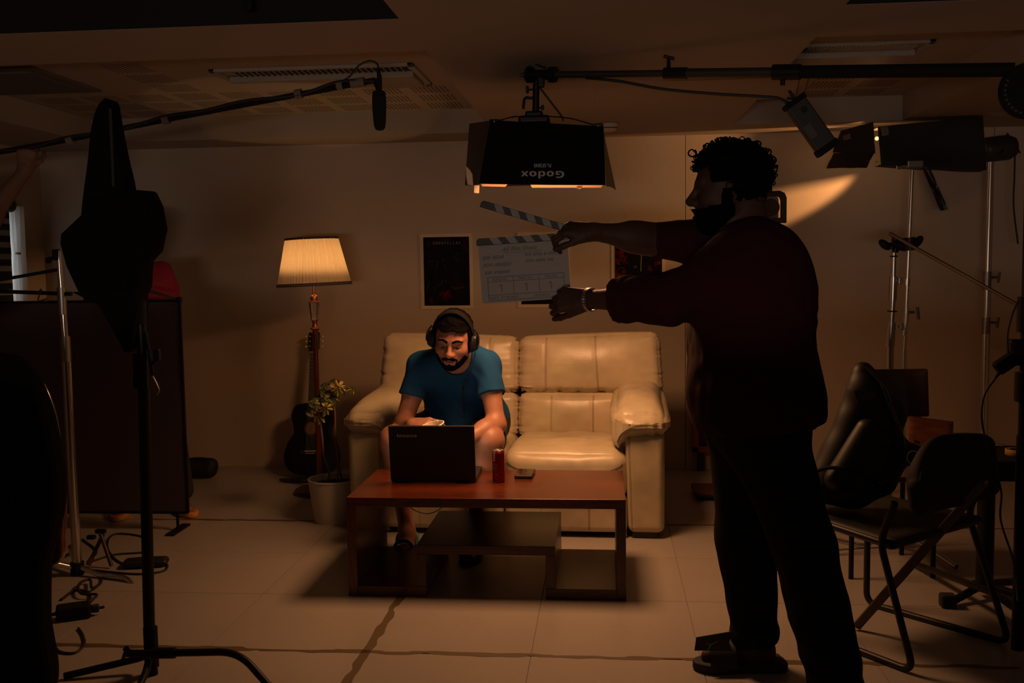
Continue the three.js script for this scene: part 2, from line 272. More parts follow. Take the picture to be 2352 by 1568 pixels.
// air outlets set into the recesses
{
  const grey = M([0.33, 0.29, 0.24], 0.6), darkSlot = M([0.03, 0.026, 0.022], 0.9);
  const vent = (label, x0, x1, z0, z1, slot) => {
    const t = thing('ceiling_vent', label, 'air vent', [(x0 + x1) / 2, HIGH, (z0 + z1) / 2]), w = x1 - x0, d = z1 - z0;
    part('vent_frame', [box(w, 0.016, 0.03, 0, -0.008, d / 2 - 0.015, 0.003), box(w, 0.016, 0.03, 0, -0.008, -d / 2 + 0.015, 0.003), box(0.03, 0.016, d, -w / 2 + 0.015, -0.008, 0, 0.003), box(0.03, 0.016, d, w / 2 - 0.015, -0.008, 0, 0.003)], grey, t);
    part('front_panel', box(w - 0.07, 0.03, d - 0.23, 0, -0.018, -0.07, 0.006), grey, t);
    if (slot) { part('outlet', box(w - 0.14, 0.006, 0.11, 0.02, -0.004, d / 2 - 0.10, 0.001), darkSlot, t); for (let k = 0; k < 30; k++) part('fin', box(0.004, 0.012, 0.1, -w / 2 + 0.11 + k * (w - 0.18) / 29, -0.012, d / 2 - 0.1, 0, [0, 0, 0.5]), grey, t); }
    rename(t); return t;
  };
  vent('beige air outlet with a dark finned slot above the boom microphone', -1.95, -0.92, -5.32, -4.78, true);
  vent('plain beige air outlet panel above the long lamp boom', 0.84, 1.5, -5.2, -4.66, true);
  const t = thing('ceiling_vent', 'dark flat air intake panel in the ceiling over the blinds window', 'air vent', [-3.05, HIGH, -4.9]);
  part('vent_frame', box(0.62, 0.012, 0.66, 0, -0.006, 0, 0.003), M([0.12, 0.11, 0.09], 0.8), t); part('front_panel', box(0.52, 0.012, 0.54, 0, -0.016, 0, 0.004), M([0.10, 0.095, 0.08], 0.8), t);
}
// smoke alarm
{
  const p = Y(1398, 283, LOW), t = thing('smoke_alarm', 'round white smoke alarm on the low ceiling beside the hanging softbox', 'smoke alarm', p);
  part('mount', lathe([[0.001, 0], [0.058, 0], [0.058, -0.012], [0.001, -0.012]]), M([0.6, 0.55, 0.48], 0.6), t);
  part('housing', smoothLathe([[0.05, -0.012], [0.052, -0.03], [0.042, -0.045], [0.02, -0.048], [0.001, -0.048]]), M([0.6, 0.55, 0.48], 0.6), t);
  part('vent_slot', lathe([[0.0445, -0.034], [0.0535, -0.033], [0.0535, -0.029], [0.0445, -0.03]]), black, t);
}
// window: jamb curtain, glass, zebra blind
{
  const w = new THREE.Group(); w.name = 'window_1'; scene.add(w); struct(w);
  const zc = (WZ0 + WZ1) / 2, yc = (WY0 + WY1) / 2, fr = M([0.09, 0.085, 0.08], 0.5), x = LEFT - 0.13;
  part('window_frame', [box(0.05, 0.05, WZ1 - WZ0, x, WY0 + 0.025, zc), box(0.05, 0.05, WZ1 - WZ0, x, WY1 - 0.025, zc), box(0.05, WY1 - WY0, 0.05, x, yc, WZ0 + 0.025), box(0.05, WY1 - WY0, 0.05, x, yc, WZ1 - 0.025), box(0.05, WY1 - WY0, 0.04, x, yc, zc)], fr, w);
  part('pane', box(0.006, WY1 - WY0, WZ1 - WZ0, x, yc, zc, 0), M([1, 1, 1], 0.02, { transmission: 1, thickness: 0, ior: 1.5 }), w);
  part('window_sill', box(0.24, 0.025, WZ1 - WZ0, LEFT - 0.09, WY0 - 0.002, zc), M([0.5, 0.48, 0.44], 0.6), w);
  const b = thing('roller_blind', 'black and grey zebra roller blind over the window behind the boom operator', 'blind', [LEFT - 0.02, WY1, zc + 0.06]);
  const W2 = WZ1 - WZ0 - 0.16;
  part('cassette', lathe([[0.001, -W2 / 2], [0.045, -W2 / 2], [0.045, W2 / 2], [0.001, W2 / 2]], 24).rotateX(Math.PI / 2).translate(0.012, 0, 0), M([0.03, 0.03, 0.03], 0.5), b);
  const opaque = M([0.02, 0.02, 0.022], 0.9), sheer = M([0.35, 0.36, 0.38], 1, { transmission: 0.06, thickness: 0 });
  for (let k = 0; k < 9; k++) part(k % 1 ? 'slat' : 'slat', box(0.0015, 0.043, W2, 0, -0.065 - k * 0.079, 0, 0), opaque, b);
  for (let k = 0; k < 9; k++) part('sheer_band', box(0.001, 0.04, W2, 0, -0.105 - k * 0.079, 0, 0), sheer, b);
  part('bottom_bar', box(0.014, 0.02, W2, 0, -0.725, 0), fr, b); rename(b);
  // curtain gathered in the gap by the jamb
  const t = thing('curtain', 'narrow white curtain catching daylight at the window edge', 'curtain', [LEFT - 0.035, WY0 + 0.012, WZ0 + 0.06]);
  const g = new THREE.PlaneGeometry(0.13, WY1 - WY0 - 0.03, 40, 24), p = g.attributes.position;
  for (let i = 0; i < p.count; i++) { const s = p.getX(i) / 0.065, y = p.getY(i), pinch = 1 - 0.25 * Math.exp(-((y - 0.03) ** 2) / 0.01); p.setXYZ(i, 0.012 * Math.sin(s * 9) + 0.006 * Math.sin(s * 21 + y * 6), y, p.getX(i) * pinch); }
  smoothNormals(g); part('cloth', g.translate(0, (WY1 - WY0) / 2, 0), M([0.7, 0.7, 0.68], 0.9, { transmission: 0.5, thickness: 0 }), t);
  part('tieback', new THREE.TorusGeometry(0.03, 0.006, 8, 20).scale(0.7, 0.5, 1.3).rotateX(Math.PI / 2).translate(0.01, 0.39, 0), M([0.3, 0.2, 0.12], 0.8), t);
}
// the daylight that reaches in from behind: a small bright monitor over a draped counter whose top edge cuts the light
{
  const D = V(-0.3, 1.15, 2.0);
  const t = thing('field_monitor', 'small bright monitor on a black pedestal behind the camera', 'monitor', [D.x, 0, D.z + 0.04]);
  part('pedestal', [rod(V(0, 0, 0.03), V(0, D.y - 0.08, 0.03), 0.025), box(0.4, 0.03, 0.4, 0, 0.015, 0.03)], blackMetal, t);
  part('housing', box(1.28, 0.24, 0.04, 0, D.y, 0), blackMetal, t);
  part('screen', box(1.22, 0.18, 0.004, 0, D.y, -0.022, 0), M([0.05, 0.05, 0.05], 0.5, { emissive: COOLC, emissiveIntensity: 0.5 }), t);
  const l = new THREE.RectAreaLight(COOLC, COOL * 0.3, 1.2, 0.16); l.name = 'monitor_light'; l.position.set(D.x, D.y, D.z + 0.01); l.lookAt(D.x, D.y, -5); scene.add(l);
  const c = thing('counter', 'tall black draped counter below the camera', 'counter', [0, 0, -0.42]);
  part('worktop', box(5.2, 0.03, 0.3, -0.4, 1.135, 0.05), blackMetal, c); part('drape', box(5.16, 1.12, 0.02, -0.4, 0.56, 0.15, 0), blackCloth, c);
}

// ---------------------------------------------------------------- loveseat
const crackle = (() => { const P = []; for (let i = 0; i < 260; i++) P.push([rnd(), rnd()]);
  const cells = new Map(); P.forEach((p) => { const k = Math.floor(p[0] * 16) + 16 * Math.floor(p[1] * 16); (cells.get(k) ?? cells.set(k, []).get(k)).push(p); });
  return field(512, (u, v) => { const w = 0.012 * wrapNoise(u, v, 18, 5); let a = 9, b = 9; const cu = Math.floor(u * 16), cv = Math.floor(v * 16);
    for (let i = -2; i <= 2; i++) for (let j = -2; j <= 2; j++) for (const [x, y] of cells.get(((cu + i + 16) % 16) + 16 * ((cv + j + 16) % 16)) ?? []) { let dx = Math.abs(x - u - w), dy = Math.abs(y - v + w); dx = Math.min(dx, 1 - dx); dy = Math.min(dy, 1 - dy); const d = Math.hypot(dx, dy); if (d < a) { b = a; a = d; } else if (d < b) b = d; }
    return 0.62 + 0.14 * wrapNoise(u, v, 9, 6) + 0.06 * wrapNoise(u, v, 70, 7) - 0.42 * Math.exp(-(((b - a) / 0.006) ** 2)) * (0.5 + 0.5 * wrapNoise(u, v, 7, 12)); }, [5, 5]); })();
const leatherTone = field(256, (u, v) => { const a = 0.92 + 0.07 * wrapNoise(u, v, 5, 31) + 0.04 * wrapNoise(u, v, 24, 32); return [a, a * (0.99 + 0.02 * wrapNoise(u, v, 6, 34)), a * 0.96]; }, [1.1, 1.1], true);
const leather = M([0.64, 0.555, 0.40], 0.34, { map: leatherTone, bumpMap: crackle, bumpScale: 0.0005 });
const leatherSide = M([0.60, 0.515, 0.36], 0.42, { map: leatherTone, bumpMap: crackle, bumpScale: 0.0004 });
const stitch = M([0.16, 0.11, 0.06], 0.9);
{
  const t = thing('loveseat', 'cream leather two-seat recliner sofa with padded arms behind the coffee table', 'sofa', [-0.523, 0, -4.93], -0.045);
  const pucker = (amp, sc = 1) => (v, q) => { // gathered edges
    const e = Math.max(Math.abs(q[0]), q[1] > 0 ? q[1] * 0.75 : -q[1]), k = Math.max(0, (e - 0.55) / 0.45) ** 2 * amp * (q[1] < -0.6 ? 1.9 : 1), s = Math.abs(q[0]) > Math.abs(q[1]) ? v[1] : v[0];
    const wv = noise3(s * 34 * sc, 3.1 + 5 * Math.sign(q[0] + q[1]), v[2] * 4) + 0.5 * noise3(s * 80 * sc, 9, v[2] * 8);
    return [v[0] - Math.sign(q[0]) * Math.abs(wv) * k * (Math.abs(q[0]) > 0.8 ? 1 : 0), v[1] - Math.sign(q[1]) * Math.abs(wv) * k * (Math.abs(q[1]) > 0.8 ? 1 : 0), v[2] + wv * k * 0.9 + 0.0025 * noise3(v[0] * 9, v[1] * 9, 4)];
  };
  const seamGroove = (qs, o) => (v, q) => { let z = v[2]; if (q[2] > 0.5) for (const s of qs) z -= 0.0035 * Math.exp(-(((q[0] - s) / 0.02) ** 2)); return o ? o([v[0], v[1], z], q) : [v[0], v[1], z]; };
  const addSeams = (cush, at, qs, m4) => { for (const s of qs) for (const o of [-0.008, 0.008]) { const pts = []; for (let k = -12; k <= 12; k++) { const v = at([ease(s) === 0 ? s + o : s + o, k / 12 * 0.97, 1]); pts.push(V(v[0], v[1], v[2] + 0.0012)); } part('seam', tube(pts, 0.0011, 40, 5).applyMatrix4(m4), stitch, cush); } };
  const pose = (x, y, z, rx = 0, ry = 0, rz = 0) => new THREE.Matrix4().makeTranslation(x, y, z).multiply(new THREE.Matrix4().makeRotationFromEuler(new THREE.Euler(rx, ry, rz)));
  for (const s of [-1, 1]) {
    // head cushions, flared a little to the outside
    const flare = (v, q) => { const k = (v[1] + 0.17) / 0.34; return pucker(0.008)([v[0] - (s * q[0] > 0 ? 0.022 * k * s : 0), v[1] + 0.012 * s * q[0] * (q[1] > 0 ? 1 : 0), v[2] - 0.02 * k * k], q); };
    const oU = { r: 0.055, bulge: [0.004, 0.006, 0.045], n: 64, f: seamGroove([-0.6 * s, 0.12 * s], flare) };
    const mU = pose(s * 0.412, 0.82, -0.72, -0.13), cU = part('back_cushion', cushion(0.83, 0.35, 0.2, oU).applyMatrix4(mU), leather, t);
    addSeams(cU, stuffed(0.83, 0.35, 0.2, oU), [-0.6 * s, 0.12 * s], mU);
    const oL = { r: 0.05, bulge: [0.002, 0.004, 0.04], n: 56, f: seamGroove([-0.39 * s, 0.33 * s], pucker(0.006)) };
    const mL = pose(s * 0.325, 0.53, -0.665, -0.1), cL = part('lumbar_cushion', cushion(0.655, 0.265, 0.18, oL).applyMatrix4(mL), leather, t);
    addSeams(cL, stuffed(0.655, 0.265, 0.18, oL), [-0.39 * s, 0.33 * s], mL);
    // seats: a crown that rolls over the front edge, with a sagging front seam
    const sag = (v, q) => { let [x, y, z] = v; const f = Math.max(0, (z - 0.05) / 0.3); y -= 0.03 * Math.max(0, -z) + 0.012 * (1 - q[0] * q[0]) * (z < 0.1 ? 1 : 0.4); if (f > 0) y += 0.012 * Math.sin(Math.min(1, f) * 3.1) * (1 - q[0] ** 4); y += 0.003 * noise3(x * 16, z * 16, 3) + (q[1] > 0 ? 0.004 * noise3(x * 30, z * 9, 8) * Math.max(0, -q[2]) : 0); return [x, y, z]; };
    const oS = { r: 0.075, bulge: [0.002, 0.02, 0.018], n: 56, f: sag };
    const cS = part('seat', cushion(0.634, 0.27, 0.74, oS).applyMatrix4(pose(s * 0.318, 0.325, -0.335)), leather, t);
    const atS = stuffed(0.634, 0.27, 0.74, oS), line = (dy) => { const pts = []; for (let k = -20; k <= 20; k++) { const qx = k / 20 * 0.985, v = atS([qx, 0.52 - 0.5 * (1 - qx * qx) + dy, 1]); pts.push(V(v[0] + s * 0.318, v[1] + 0.325, v[2] - 0.335 + 0.0004)); } return tube(pts, 0.0014, 60, 5); };
    part('seam', line(0), stitch, cS); part('seam', line(-0.05), stitch, cS);
    // footrest board below
    const oF = { r: 0.03, bulge: [0.001, 0.004, 0.012], n: 40, f: seamGroove([-0.4, 0.39]) }, mF = pose(s * 0.318, 0.13, -0.045);
    const cF = part('footrest', cushion(0.628, 0.2, 0.09, oF).applyMatrix4(mF), leather, t); addSeams(cF, stuffed(0.628, 0.2, 0.09, oF), [-0.4, 0.39], mF);
    // arms: upright panel, then the overhanging pad
    const oA = { r: 0.035, bulge: [0.006, 0.002, 0.004], n: 36, f: (v, q) => [v[0] + s * 0.012 * (v[1] / 0.25) * (s * q[0] > 0 ? 0 : -1) * 0.6, v[1], v[2] + 0.012 * q[1] * (q[2] > 0 ? 1 : 0)] };
    const cA = part('arm_panel', cushion(0.19, 0.51, 0.86, oA).applyMatrix4(pose(s * 0.724, 0.285, -0.42)), leatherSide, t);
    for (const k of [-0.84, -0.76]) { const at = stuffed(0.19, 0.51, 0.86, oA), pts = []; for (let j = -14; j <= 14; j++) { const v = at([k * s, j / 14 * 0.96, 1]); pts.push(V(v[0] + s * 0.724, v[1] + 0.285, v[2] - 0.42 + 0.0006)); } part('seam', tube(pts, 0.0012, 40, 5), stitch, cA); }
    const padF = (v, q) => { let [x, y, z] = v; const b = Math.max(0, (z + 0.05) / 0.4); y += -0.02 * b * b * (y > 0 ? 1 : 0.15); // nose drops
      y += 0.05 * Math.max(0, -z / 0.4) * (y > 0 ? 1 : 0); x += s * (0.012 * b); const w = noise3(x * 42, 2, 7) * Math.max(0, q[2] - 0.4) * (q[1] < 0.35 ? 1 : 0.3); z += w * 0.016; y -= q[1] > 0 ? 0.012 * (q[0] * s) * (q[0] * s > 0 ? 1.2 : 0.4) * q[0] * q[0] : 0; if (q[0] * s < 0 && q[1] < 0) y -= 0.075 * q[0] * q[0] * Math.max(0, q[2] + 0.2); return [x, y + 0.003 * noise3(x * 20, z * 20, 2), z]; };
    const oP = { r: 0.077, bulge: [0.016, 0.045, 0.028], n: 48, f: padF };
    const cP = part('arm_pad', cushion(0.285, 0.155, 0.8, oP).applyMatrix4(pose(s * 0.69, 0.605, -0.36)), leather, t);
    const atP = stuffed(0.285, 0.155, 0.8, oP), lineP = (dy) => { const pts = []; for (let k = -16; k <= 16; k++) { const v = atP([k / 16 * 0.98, -0.15 + dy - 0.2 * (k / 16) ** 2, 1]); pts.push(V(v[0] + s * 0.69, v[1] + 0.605, v[2] - 0.36 + 0.0006)); } return tube(pts, 0.0014, 50, 5); };
    part('seam', lineP(0), stitch, cP); part('seam', lineP(0.09), stitch, cP);
    for (const z of [-0.06, -0.8]) part('foot', box(0.13, 0.06, 0.07, s * 0.72, 0.03, z, 0.01), M([0.03, 0.02, 0.015], 0.5), t);
    part('caster', [new THREE.CylinderGeometry(0.022, 0.022, 0.018, 20).rotateZ(Math.PI / 2).translate(s * 0.62, 0.022, -0.04), box(0.02, 0.03, 0.03, s * 0.62, 0.035, -0.055)], dullChrome, t);
  }
  part('back_shell', cushion(1.5, 0.82, 0.12, { r: 0.04, bulge: [0, 0, 0], n: 12 }).translate(0, 0.51, -0.88), leatherSide, t);
  part('base_frame', box(1.3, 0.1, 0.7, 0, 0.11, -0.44), M([0.02, 0.015, 0.012], 0.9), t);
  rename(t);
}

// ---------------------------------------------------------------- coffee table
const woodTex = (rep, dark) => field(512, (u, v) => { const w = wrapNoise(u, v, 3, 41) * 0.9 + wrapNoise(u, v, 8, 42) * 0.3, g = Math.sin((v * 26 + w * 3.2) * 6.283) * 0.5 + 0.5, f = wrapNoise((u * 0.999) % 1, v, 60, 44), k = 0.62 + 0.24 * g * (0.5 + 0.5 * wrapNoise(u, v, 4, 45)) + 0.1 * f + 0.16 * wrapNoise(u * 0.999, v, 5, 46); return [k, k * 0.94, k * 0.88]; }, rep, true);
const teakTex = woodTex([0.7, 1.6]);
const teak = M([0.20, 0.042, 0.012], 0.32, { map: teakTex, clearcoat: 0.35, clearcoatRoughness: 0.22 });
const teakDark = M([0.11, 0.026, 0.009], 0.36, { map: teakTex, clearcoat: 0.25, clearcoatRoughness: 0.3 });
{
  const X0 = -1.092, X1 = 0.083, Z0 = -4.565, Z1 = -3.985, TOP = 0.425, w = 0.04, D = Z1 - Z0, cz = (Z0 + Z1) / 2, cx = (X0 + X1) / 2;
  const t = thing('coffee_table', 'reddish-brown wooden coffee table with a stepped lower shelf', 'table', [cx, 0, cz]);
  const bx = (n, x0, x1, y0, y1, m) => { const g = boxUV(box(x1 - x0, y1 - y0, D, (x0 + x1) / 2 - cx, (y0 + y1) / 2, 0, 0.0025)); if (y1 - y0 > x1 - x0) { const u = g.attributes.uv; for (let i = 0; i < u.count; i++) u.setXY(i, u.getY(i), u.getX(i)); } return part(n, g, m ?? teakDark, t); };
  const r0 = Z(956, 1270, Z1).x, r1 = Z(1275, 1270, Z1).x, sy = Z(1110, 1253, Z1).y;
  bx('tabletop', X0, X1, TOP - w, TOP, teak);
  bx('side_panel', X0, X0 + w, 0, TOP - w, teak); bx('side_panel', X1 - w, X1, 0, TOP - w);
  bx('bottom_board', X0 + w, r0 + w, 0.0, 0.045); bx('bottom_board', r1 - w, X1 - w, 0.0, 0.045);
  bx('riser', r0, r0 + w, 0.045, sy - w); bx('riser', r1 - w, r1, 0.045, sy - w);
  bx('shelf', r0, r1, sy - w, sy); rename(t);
}
// laptop
{
  const t = thing('laptop', 'black open laptop on the coffee table facing the seated man', 'laptop', [-0.768, 0.425, -4.27], 0.02);
  part('base', box(0.385, 0.024, 0.25, 0, 0.013, -0.135, 0.006), M([0.014, 0.014, 0.015], 0.5), t);
  const kb = part('keyboard', box(0.34, 0.002, 0.12, 0, 0.0255, -0.09, 0), M([0.02, 0.02, 0.02], 0.6), t);
  const kg = new RoundedBoxGeometry(0.018, 0.003, 0.017, 1, 0.001);
  for (let r = 0; r < 5; r++) for (let k = 0; k < 16; k++) { const key = part('key', kg, M([0.016, 0.016, 0.016], 0.5), kb); key.position.set(-0.16 + k * 0.0213, 0.0275, -0.045 - r * 0.0215); }
  part('touchpad', box(0.09, 0.001, 0.05, -0.02, 0.0257, -0.2, 0), black, t);
  const lid = part('lid', new RoundedBoxGeometry(0.385, 0.256, 0.014, 3, 0.006).translate(0, 0.128, 0).applyMatrix4(new THREE.Matrix4().makeRotationX(0.13)).translate(0, 0.012, 0.0), M([0.004, 0.004, 0.005], 0.55), t);
  const inLid = (g) => g.applyMatrix4(new THREE.Matrix4().makeRotationX(0.13)).translate(0, 0.012, 0);
  part('screen', inLid(box(0.345, 0.2, 0.001, 0, 0.14, -0.0075, 0)), M([0.02, 0.02, 0.025], 0.3, { emissive: new THREE.Color(0.95, 0.72, 0.55), emissiveIntensity: 0.4 }), lid);
  const sl = new THREE.RectAreaLight(new THREE.Color(0.95, 0.66, 0.45), 2.0, 0.34, 0.19); sl.name = 'screen_light'; const m = new THREE.Matrix4().makeRotationX(0.13); sl.position.copy(V(0, 0.14, -0.0095).applyMatrix4(m)).add(V(0, 0.012, 0)); sl.rotation.x = 0.13; t.add(sl);
  const lg = text('lenovo', 0.0165); lg.applyMatrix4(new THREE.Matrix4().makeShear(0, 0, 0.16, 0, 0, 0)); lg.scale(1.25, 0.85, 1);
  part('logo', inLid(lg.translate(-0.109, 0.212, 0.0071)), M([0.5, 0.48, 0.45], 0.5), lid, 'pale lettering');
  for (const s of [-1, 1]) part('hinge', new THREE.CylinderGeometry(0.008, 0.008, 0.05, 16).rotateZ(Math.PI / 2).translate(s * 0.13, 0.02, -0.006), black, t);
  const c = thing('charging_cable', 'thin black charging cable looping below the tabletop', 'cable', [-0.85, 0.3, -4.62]);
  part('cable', local(tube([V(-0.985, 0.43, -4.56), V(-0.96, 0.43, -4.578), Z(935, 1152, -4.6), Z(950, 1170, -4.62), Z(980, 1179, -4.63), Z(1005, 1172, -4.62), Z(1026, 1152, -4.6), V(-0.71, 0.438, -4.578), V(-0.66, 0.436, -4.572), V(-0.64, 0.432, -4.555)], 0.0022, 90), c), cableBlack, c); c.userData.group = undefined; delete c.userData.group; rename(t);
}
// drink can
{
  const p = Y(1146, 1106, 0.425), t = thing('soda_can', 'slim red soda can with white lettering on the coffee table', 'can', p, 0.75);
  const art = texture(512, 512, (k, w, h) => {
    const g = '#8f0d1c'; k.fillStyle = g; k.fillRect(0, 0, w, h); k.fillStyle = '#b01225'; k.fillRect(0, 0, w, 14); k.fillStyle = '#e9dede'; k.fillRect(0, h - 10, w, 10);
    const side = (x) => { k.save(); k.translate(x, 250); k.rotate(-Math.PI / 2); k.fillStyle = '#ead9d6'; k.font = 'italic bold 44px serif'; k.textAlign = 'center'; k.fillText('Coca-Cola', 0, 30); k.restore(); };
    side(40); side(296);
    for (const x of [150, 406]) { k.fillStyle = '#ead9d6'; k.font = 'italic bold 34px serif'; k.textAlign = 'center'; k.fillText('Coke', x, 60); k.fillStyle = '#caa0a0'; for (let i = 0; i < 9; i++) { k.fillRect(x - 34, 90 + i * 15, 40 + 26 * Math.abs(Math.sin(i * 2.3)), 6); } k.strokeStyle = '#caa0a0'; k.lineWidth = 3; k.strokeRect(x - 38, 240, 76, 90); for (let i = 0; i < 5; i++) k.fillRect(x - 30, 252 + i * 15, 60 - 9 * (i % 3), 5); k.fillStyle = '#e8e0dc'; k.fillRect(x - 34, 370, 50, 90); k.fillStyle = '#222'; for (let i = 0; i < 10; i++) k.fillRect(x - 30, 376 + i * 8, 42, 2 + (i * 7) % 4); k.fillStyle = '#caa0a0'; for (let i = 0; i < 6; i++) k.fillRect(x + 24, 350 + i * 16, 20, 6); }
  });
  part('body', smoothLathe([[0.0255, 0.0], [0.0275, 0.004], [0.0285, 0.012], [0.0285, 0.07], [0.0285, 0.128], [0.0265, 0.137], [0.0255, 0.141]], 48, 80), M([0.9, 0.9, 0.9], 0.28, { map: art, metalness: 0.55 }), t);
  part('lid', smoothLathe([[0.0255, 0.141], [0.0263, 0.1435], [0.0252, 0.145], [0.0235, 0.142], [0.001, 0.142]], 40, 40), chrome, t);
  part('base_rim', lathe([[0.001, 0.003], [0.02, 0.003], [0.0235, 0.0], [0.0258, 0.0015]]), chrome, t);
  part('pull_tab', new THREE.TorusGeometry(0.007, 0.0018, 8, 20).scale(1, 1.4, 0.7).rotateX(Math.PI / 2).translate(0, 0.1437, 0.006), chrome, t); rename(t);
}
// phone
{
  const p = Y(1206, 1092, 0.425), t = thing('smartphone', 'black phone lying face up beside the red can', 'phone', [p.x, 0.425, p.z], -0.04);
  part('case', box(0.082, 0.017, 0.15, 0, 0.0085, 0, 0.006), M([0.015, 0.014, 0.013], 0.5), t);
  part('screen', box(0.074, 0.0012, 0.14, 0, 0.0172, 0, 0.0004), M([0.05, 0.03, 0.02], 0.08, { clearcoat: 1, clearcoatRoughness: 0.04 }), t);
  part('camera_bump', box(0.02, 0.002, 0.03, 0.022, 0.0005, -0.055, 0.0008), black, t);
  part('side_button', box(0.002, 0.004, 0.02, 0.041, 0.01, -0.02, 0.0008), dullChrome, t);
}

// ---------------------------------------------------------------- floor lamp
const LAMP = V(-1.774, 0, -5.87);
{
  const t = thing('floor_lamp', 'lit floor lamp with a pleated cream shade and crystal stem', 'lamp', LAMP);
  const red = M([0.11, 0.02, 0.012], 0.22, { metalness: 0.2, clearcoat: 0.7, clearcoatRoughness: 0.15 }), copper = M([0.5, 0.2, 0.09], 0.3, { metalness: 0.9 });
  part('base', smoothLathe([[0.001, 0], [0.15, 0], [0.155, 0.012], [0.14, 0.028], [0.06, 0.045], [0.035, 0.07], [0.02, 0.09]], 48), M([0.05, 0.02, 0.012], 0.4), t);
  part('pole', [rod(V(0, 0.07, 0), V(0, 1.0, 0), 0.0165, 0.0165, 24), lathe([[0.0165, 1.0], [0.018, 1.006], [0.0165, 1.012]])], red, t);
  part('collar', smoothLathe([[0.0165, 0.995], [0.017, 1.01], [0.029, 1.02], [0.03, 1.026], [0.017, 1.036], [0.015, 1.06], [0.02, 1.073], [0.001, 1.075]], 40, 80), copper, t);
  // faceted crystal
  const cg = new THREE.CylinderGeometry(0.034, 0.022, 0.108, 10, 4), cp = cg.attributes.position; for (let i = 0; i < cp.count; i++) { const y = cp.getY(i), k = y > 0.03 ? 0.96 : y < -0.03 ? 0.9 : 1.02; cp.setX(i, cp.getX(i) * k); cp.setZ(i, cp.getZ(i) * k); }
  part('crystal', cg.toNonIndexed().translate(0, 1.13, 0), M([0.95, 0.95, 0.93], 0.03, { transmission: 1, thickness: 0.05, ior: 1.52 }), t).geometry.computeVertexNormals();
  part('crystal_foot', smoothLathe([[0.001, 1.074], [0.022, 1.074], [0.026, 1.08], [0.018, 1.088], [0.001, 1.088]], 32), M([0.95, 0.95, 0.93], 0.03, { transmission: 1, thickness: 0.05, ior: 1.52 }), t);
  part('cap', smoothLathe([[0.036, 1.186], [0.037, 1.19], [0.022, 1.193], [0.024, 1.205], [0.022, 1.222], [0.011, 1.232], [0.01, 1.24]], 40, 80), copper, t);
  part('neck', rod(V(0, 1.235, 0), V(0, 1.352, 0), 0.009), copper, t);
  // LED bulb: opaque collar, glowing dome
  part('bulb_socket', lathe([[0.009, 1.33], [0.017, 1.335], [0.018, 1.36], [0.033, 1.396], [0.034, 1.4015], [0.001, 1.4015]], 32), M([0.6, 0.58, 0.55], 0.5), t);
  part('bulb', smoothLathe([[0.032, 1.402], [0.034, 1.412], [0.028, 1.432], [0.014, 1.444], [0.0005, 1.446]], 32), M([0.9, 0.85, 0.75], 0.4, { emissive: WARM, emissiveIntensity: 3 }), t);
  const l = new THREE.PointLight(new THREE.Color(1, 0.55, 0.22), BULB, 0, 2); l.name = 'bulb_light'; l.position.set(0, 1.408, 0); l.castShadow = true; l.shadow.radius = 0.3; t.add(l);
  // pleated shade
  const n = 66, Y0 = 1.288, Y1 = 1.575, R0 = 0.219, R1 = 0.154, sh = new THREE.Group();
  const g = new THREE.CylinderGeometry(R1, R0, Y1 - Y0, n * 8, 10, true), p = g.attributes.position;
  for (let i = 0; i < p.count; i++) { const a = Math.atan2(p.getZ(i), p.getX(i)), r = Math.hypot(p.getX(i), p.getZ(i)), j = 0.7 + 0.6 * hash3(Math.floor((a / 6.2832 + 0.5) * n), 3, 1), k = r + 0.0075 * Math.abs(Math.sin(a * n / 2)) * j; p.setX(i, Math.cos(a) * k); p.setZ(i, Math.sin(a) * k); }
  g.computeVertexNormals();
  const tilt = new THREE.Matrix4().makeTranslation(0, 1.43, 0).multiply(new THREE.Matrix4().makeRotationZ(0.035)).multiply(new THREE.Matrix4().makeTranslation(0, -1.43, 0));
  const ps = part('lamp_shade', g.translate(0, (Y0 + Y1) / 2, 0).applyMatrix4(tilt), M([0.74, 0.60, 0.40], 1, { transmission: 0.36, thickness: 0 }), t);
  const rimG = (r, y) => new THREE.TorusGeometry(r, 0.0042, 8, 80).rotateX(Math.PI / 2).translate(0, y, 0).applyMatrix4(tilt);
  part('shade_trim', [rimG(R1 + 0.006, Y1), new THREE.CylinderGeometry(R1 + 0.009, R1 + 0.0105, 0.010, 80, 1, true).translate(0, Y1 - 0.004, 0).applyMatrix4(tilt)], M([0.05, 0.03, 0.02], 0.8), ps);
  part('shade_trim', [rimG(R0 + 0.007, Y0 + 0.002), rimG(R0 + 0.006, Y0 + 0.012)], M([0.05, 0.03, 0.02], 0.8), ps);
  part('spider', [0, 2.094, 4.189].map((a) => rod(V(0, 1.35, 0), V(Math.cos(a) * (R0 - 0.012), Y0 + 0.03, Math.sin(a) * (R0 - 0.012)), 0.0015)), copper, ps); rename(t);
}

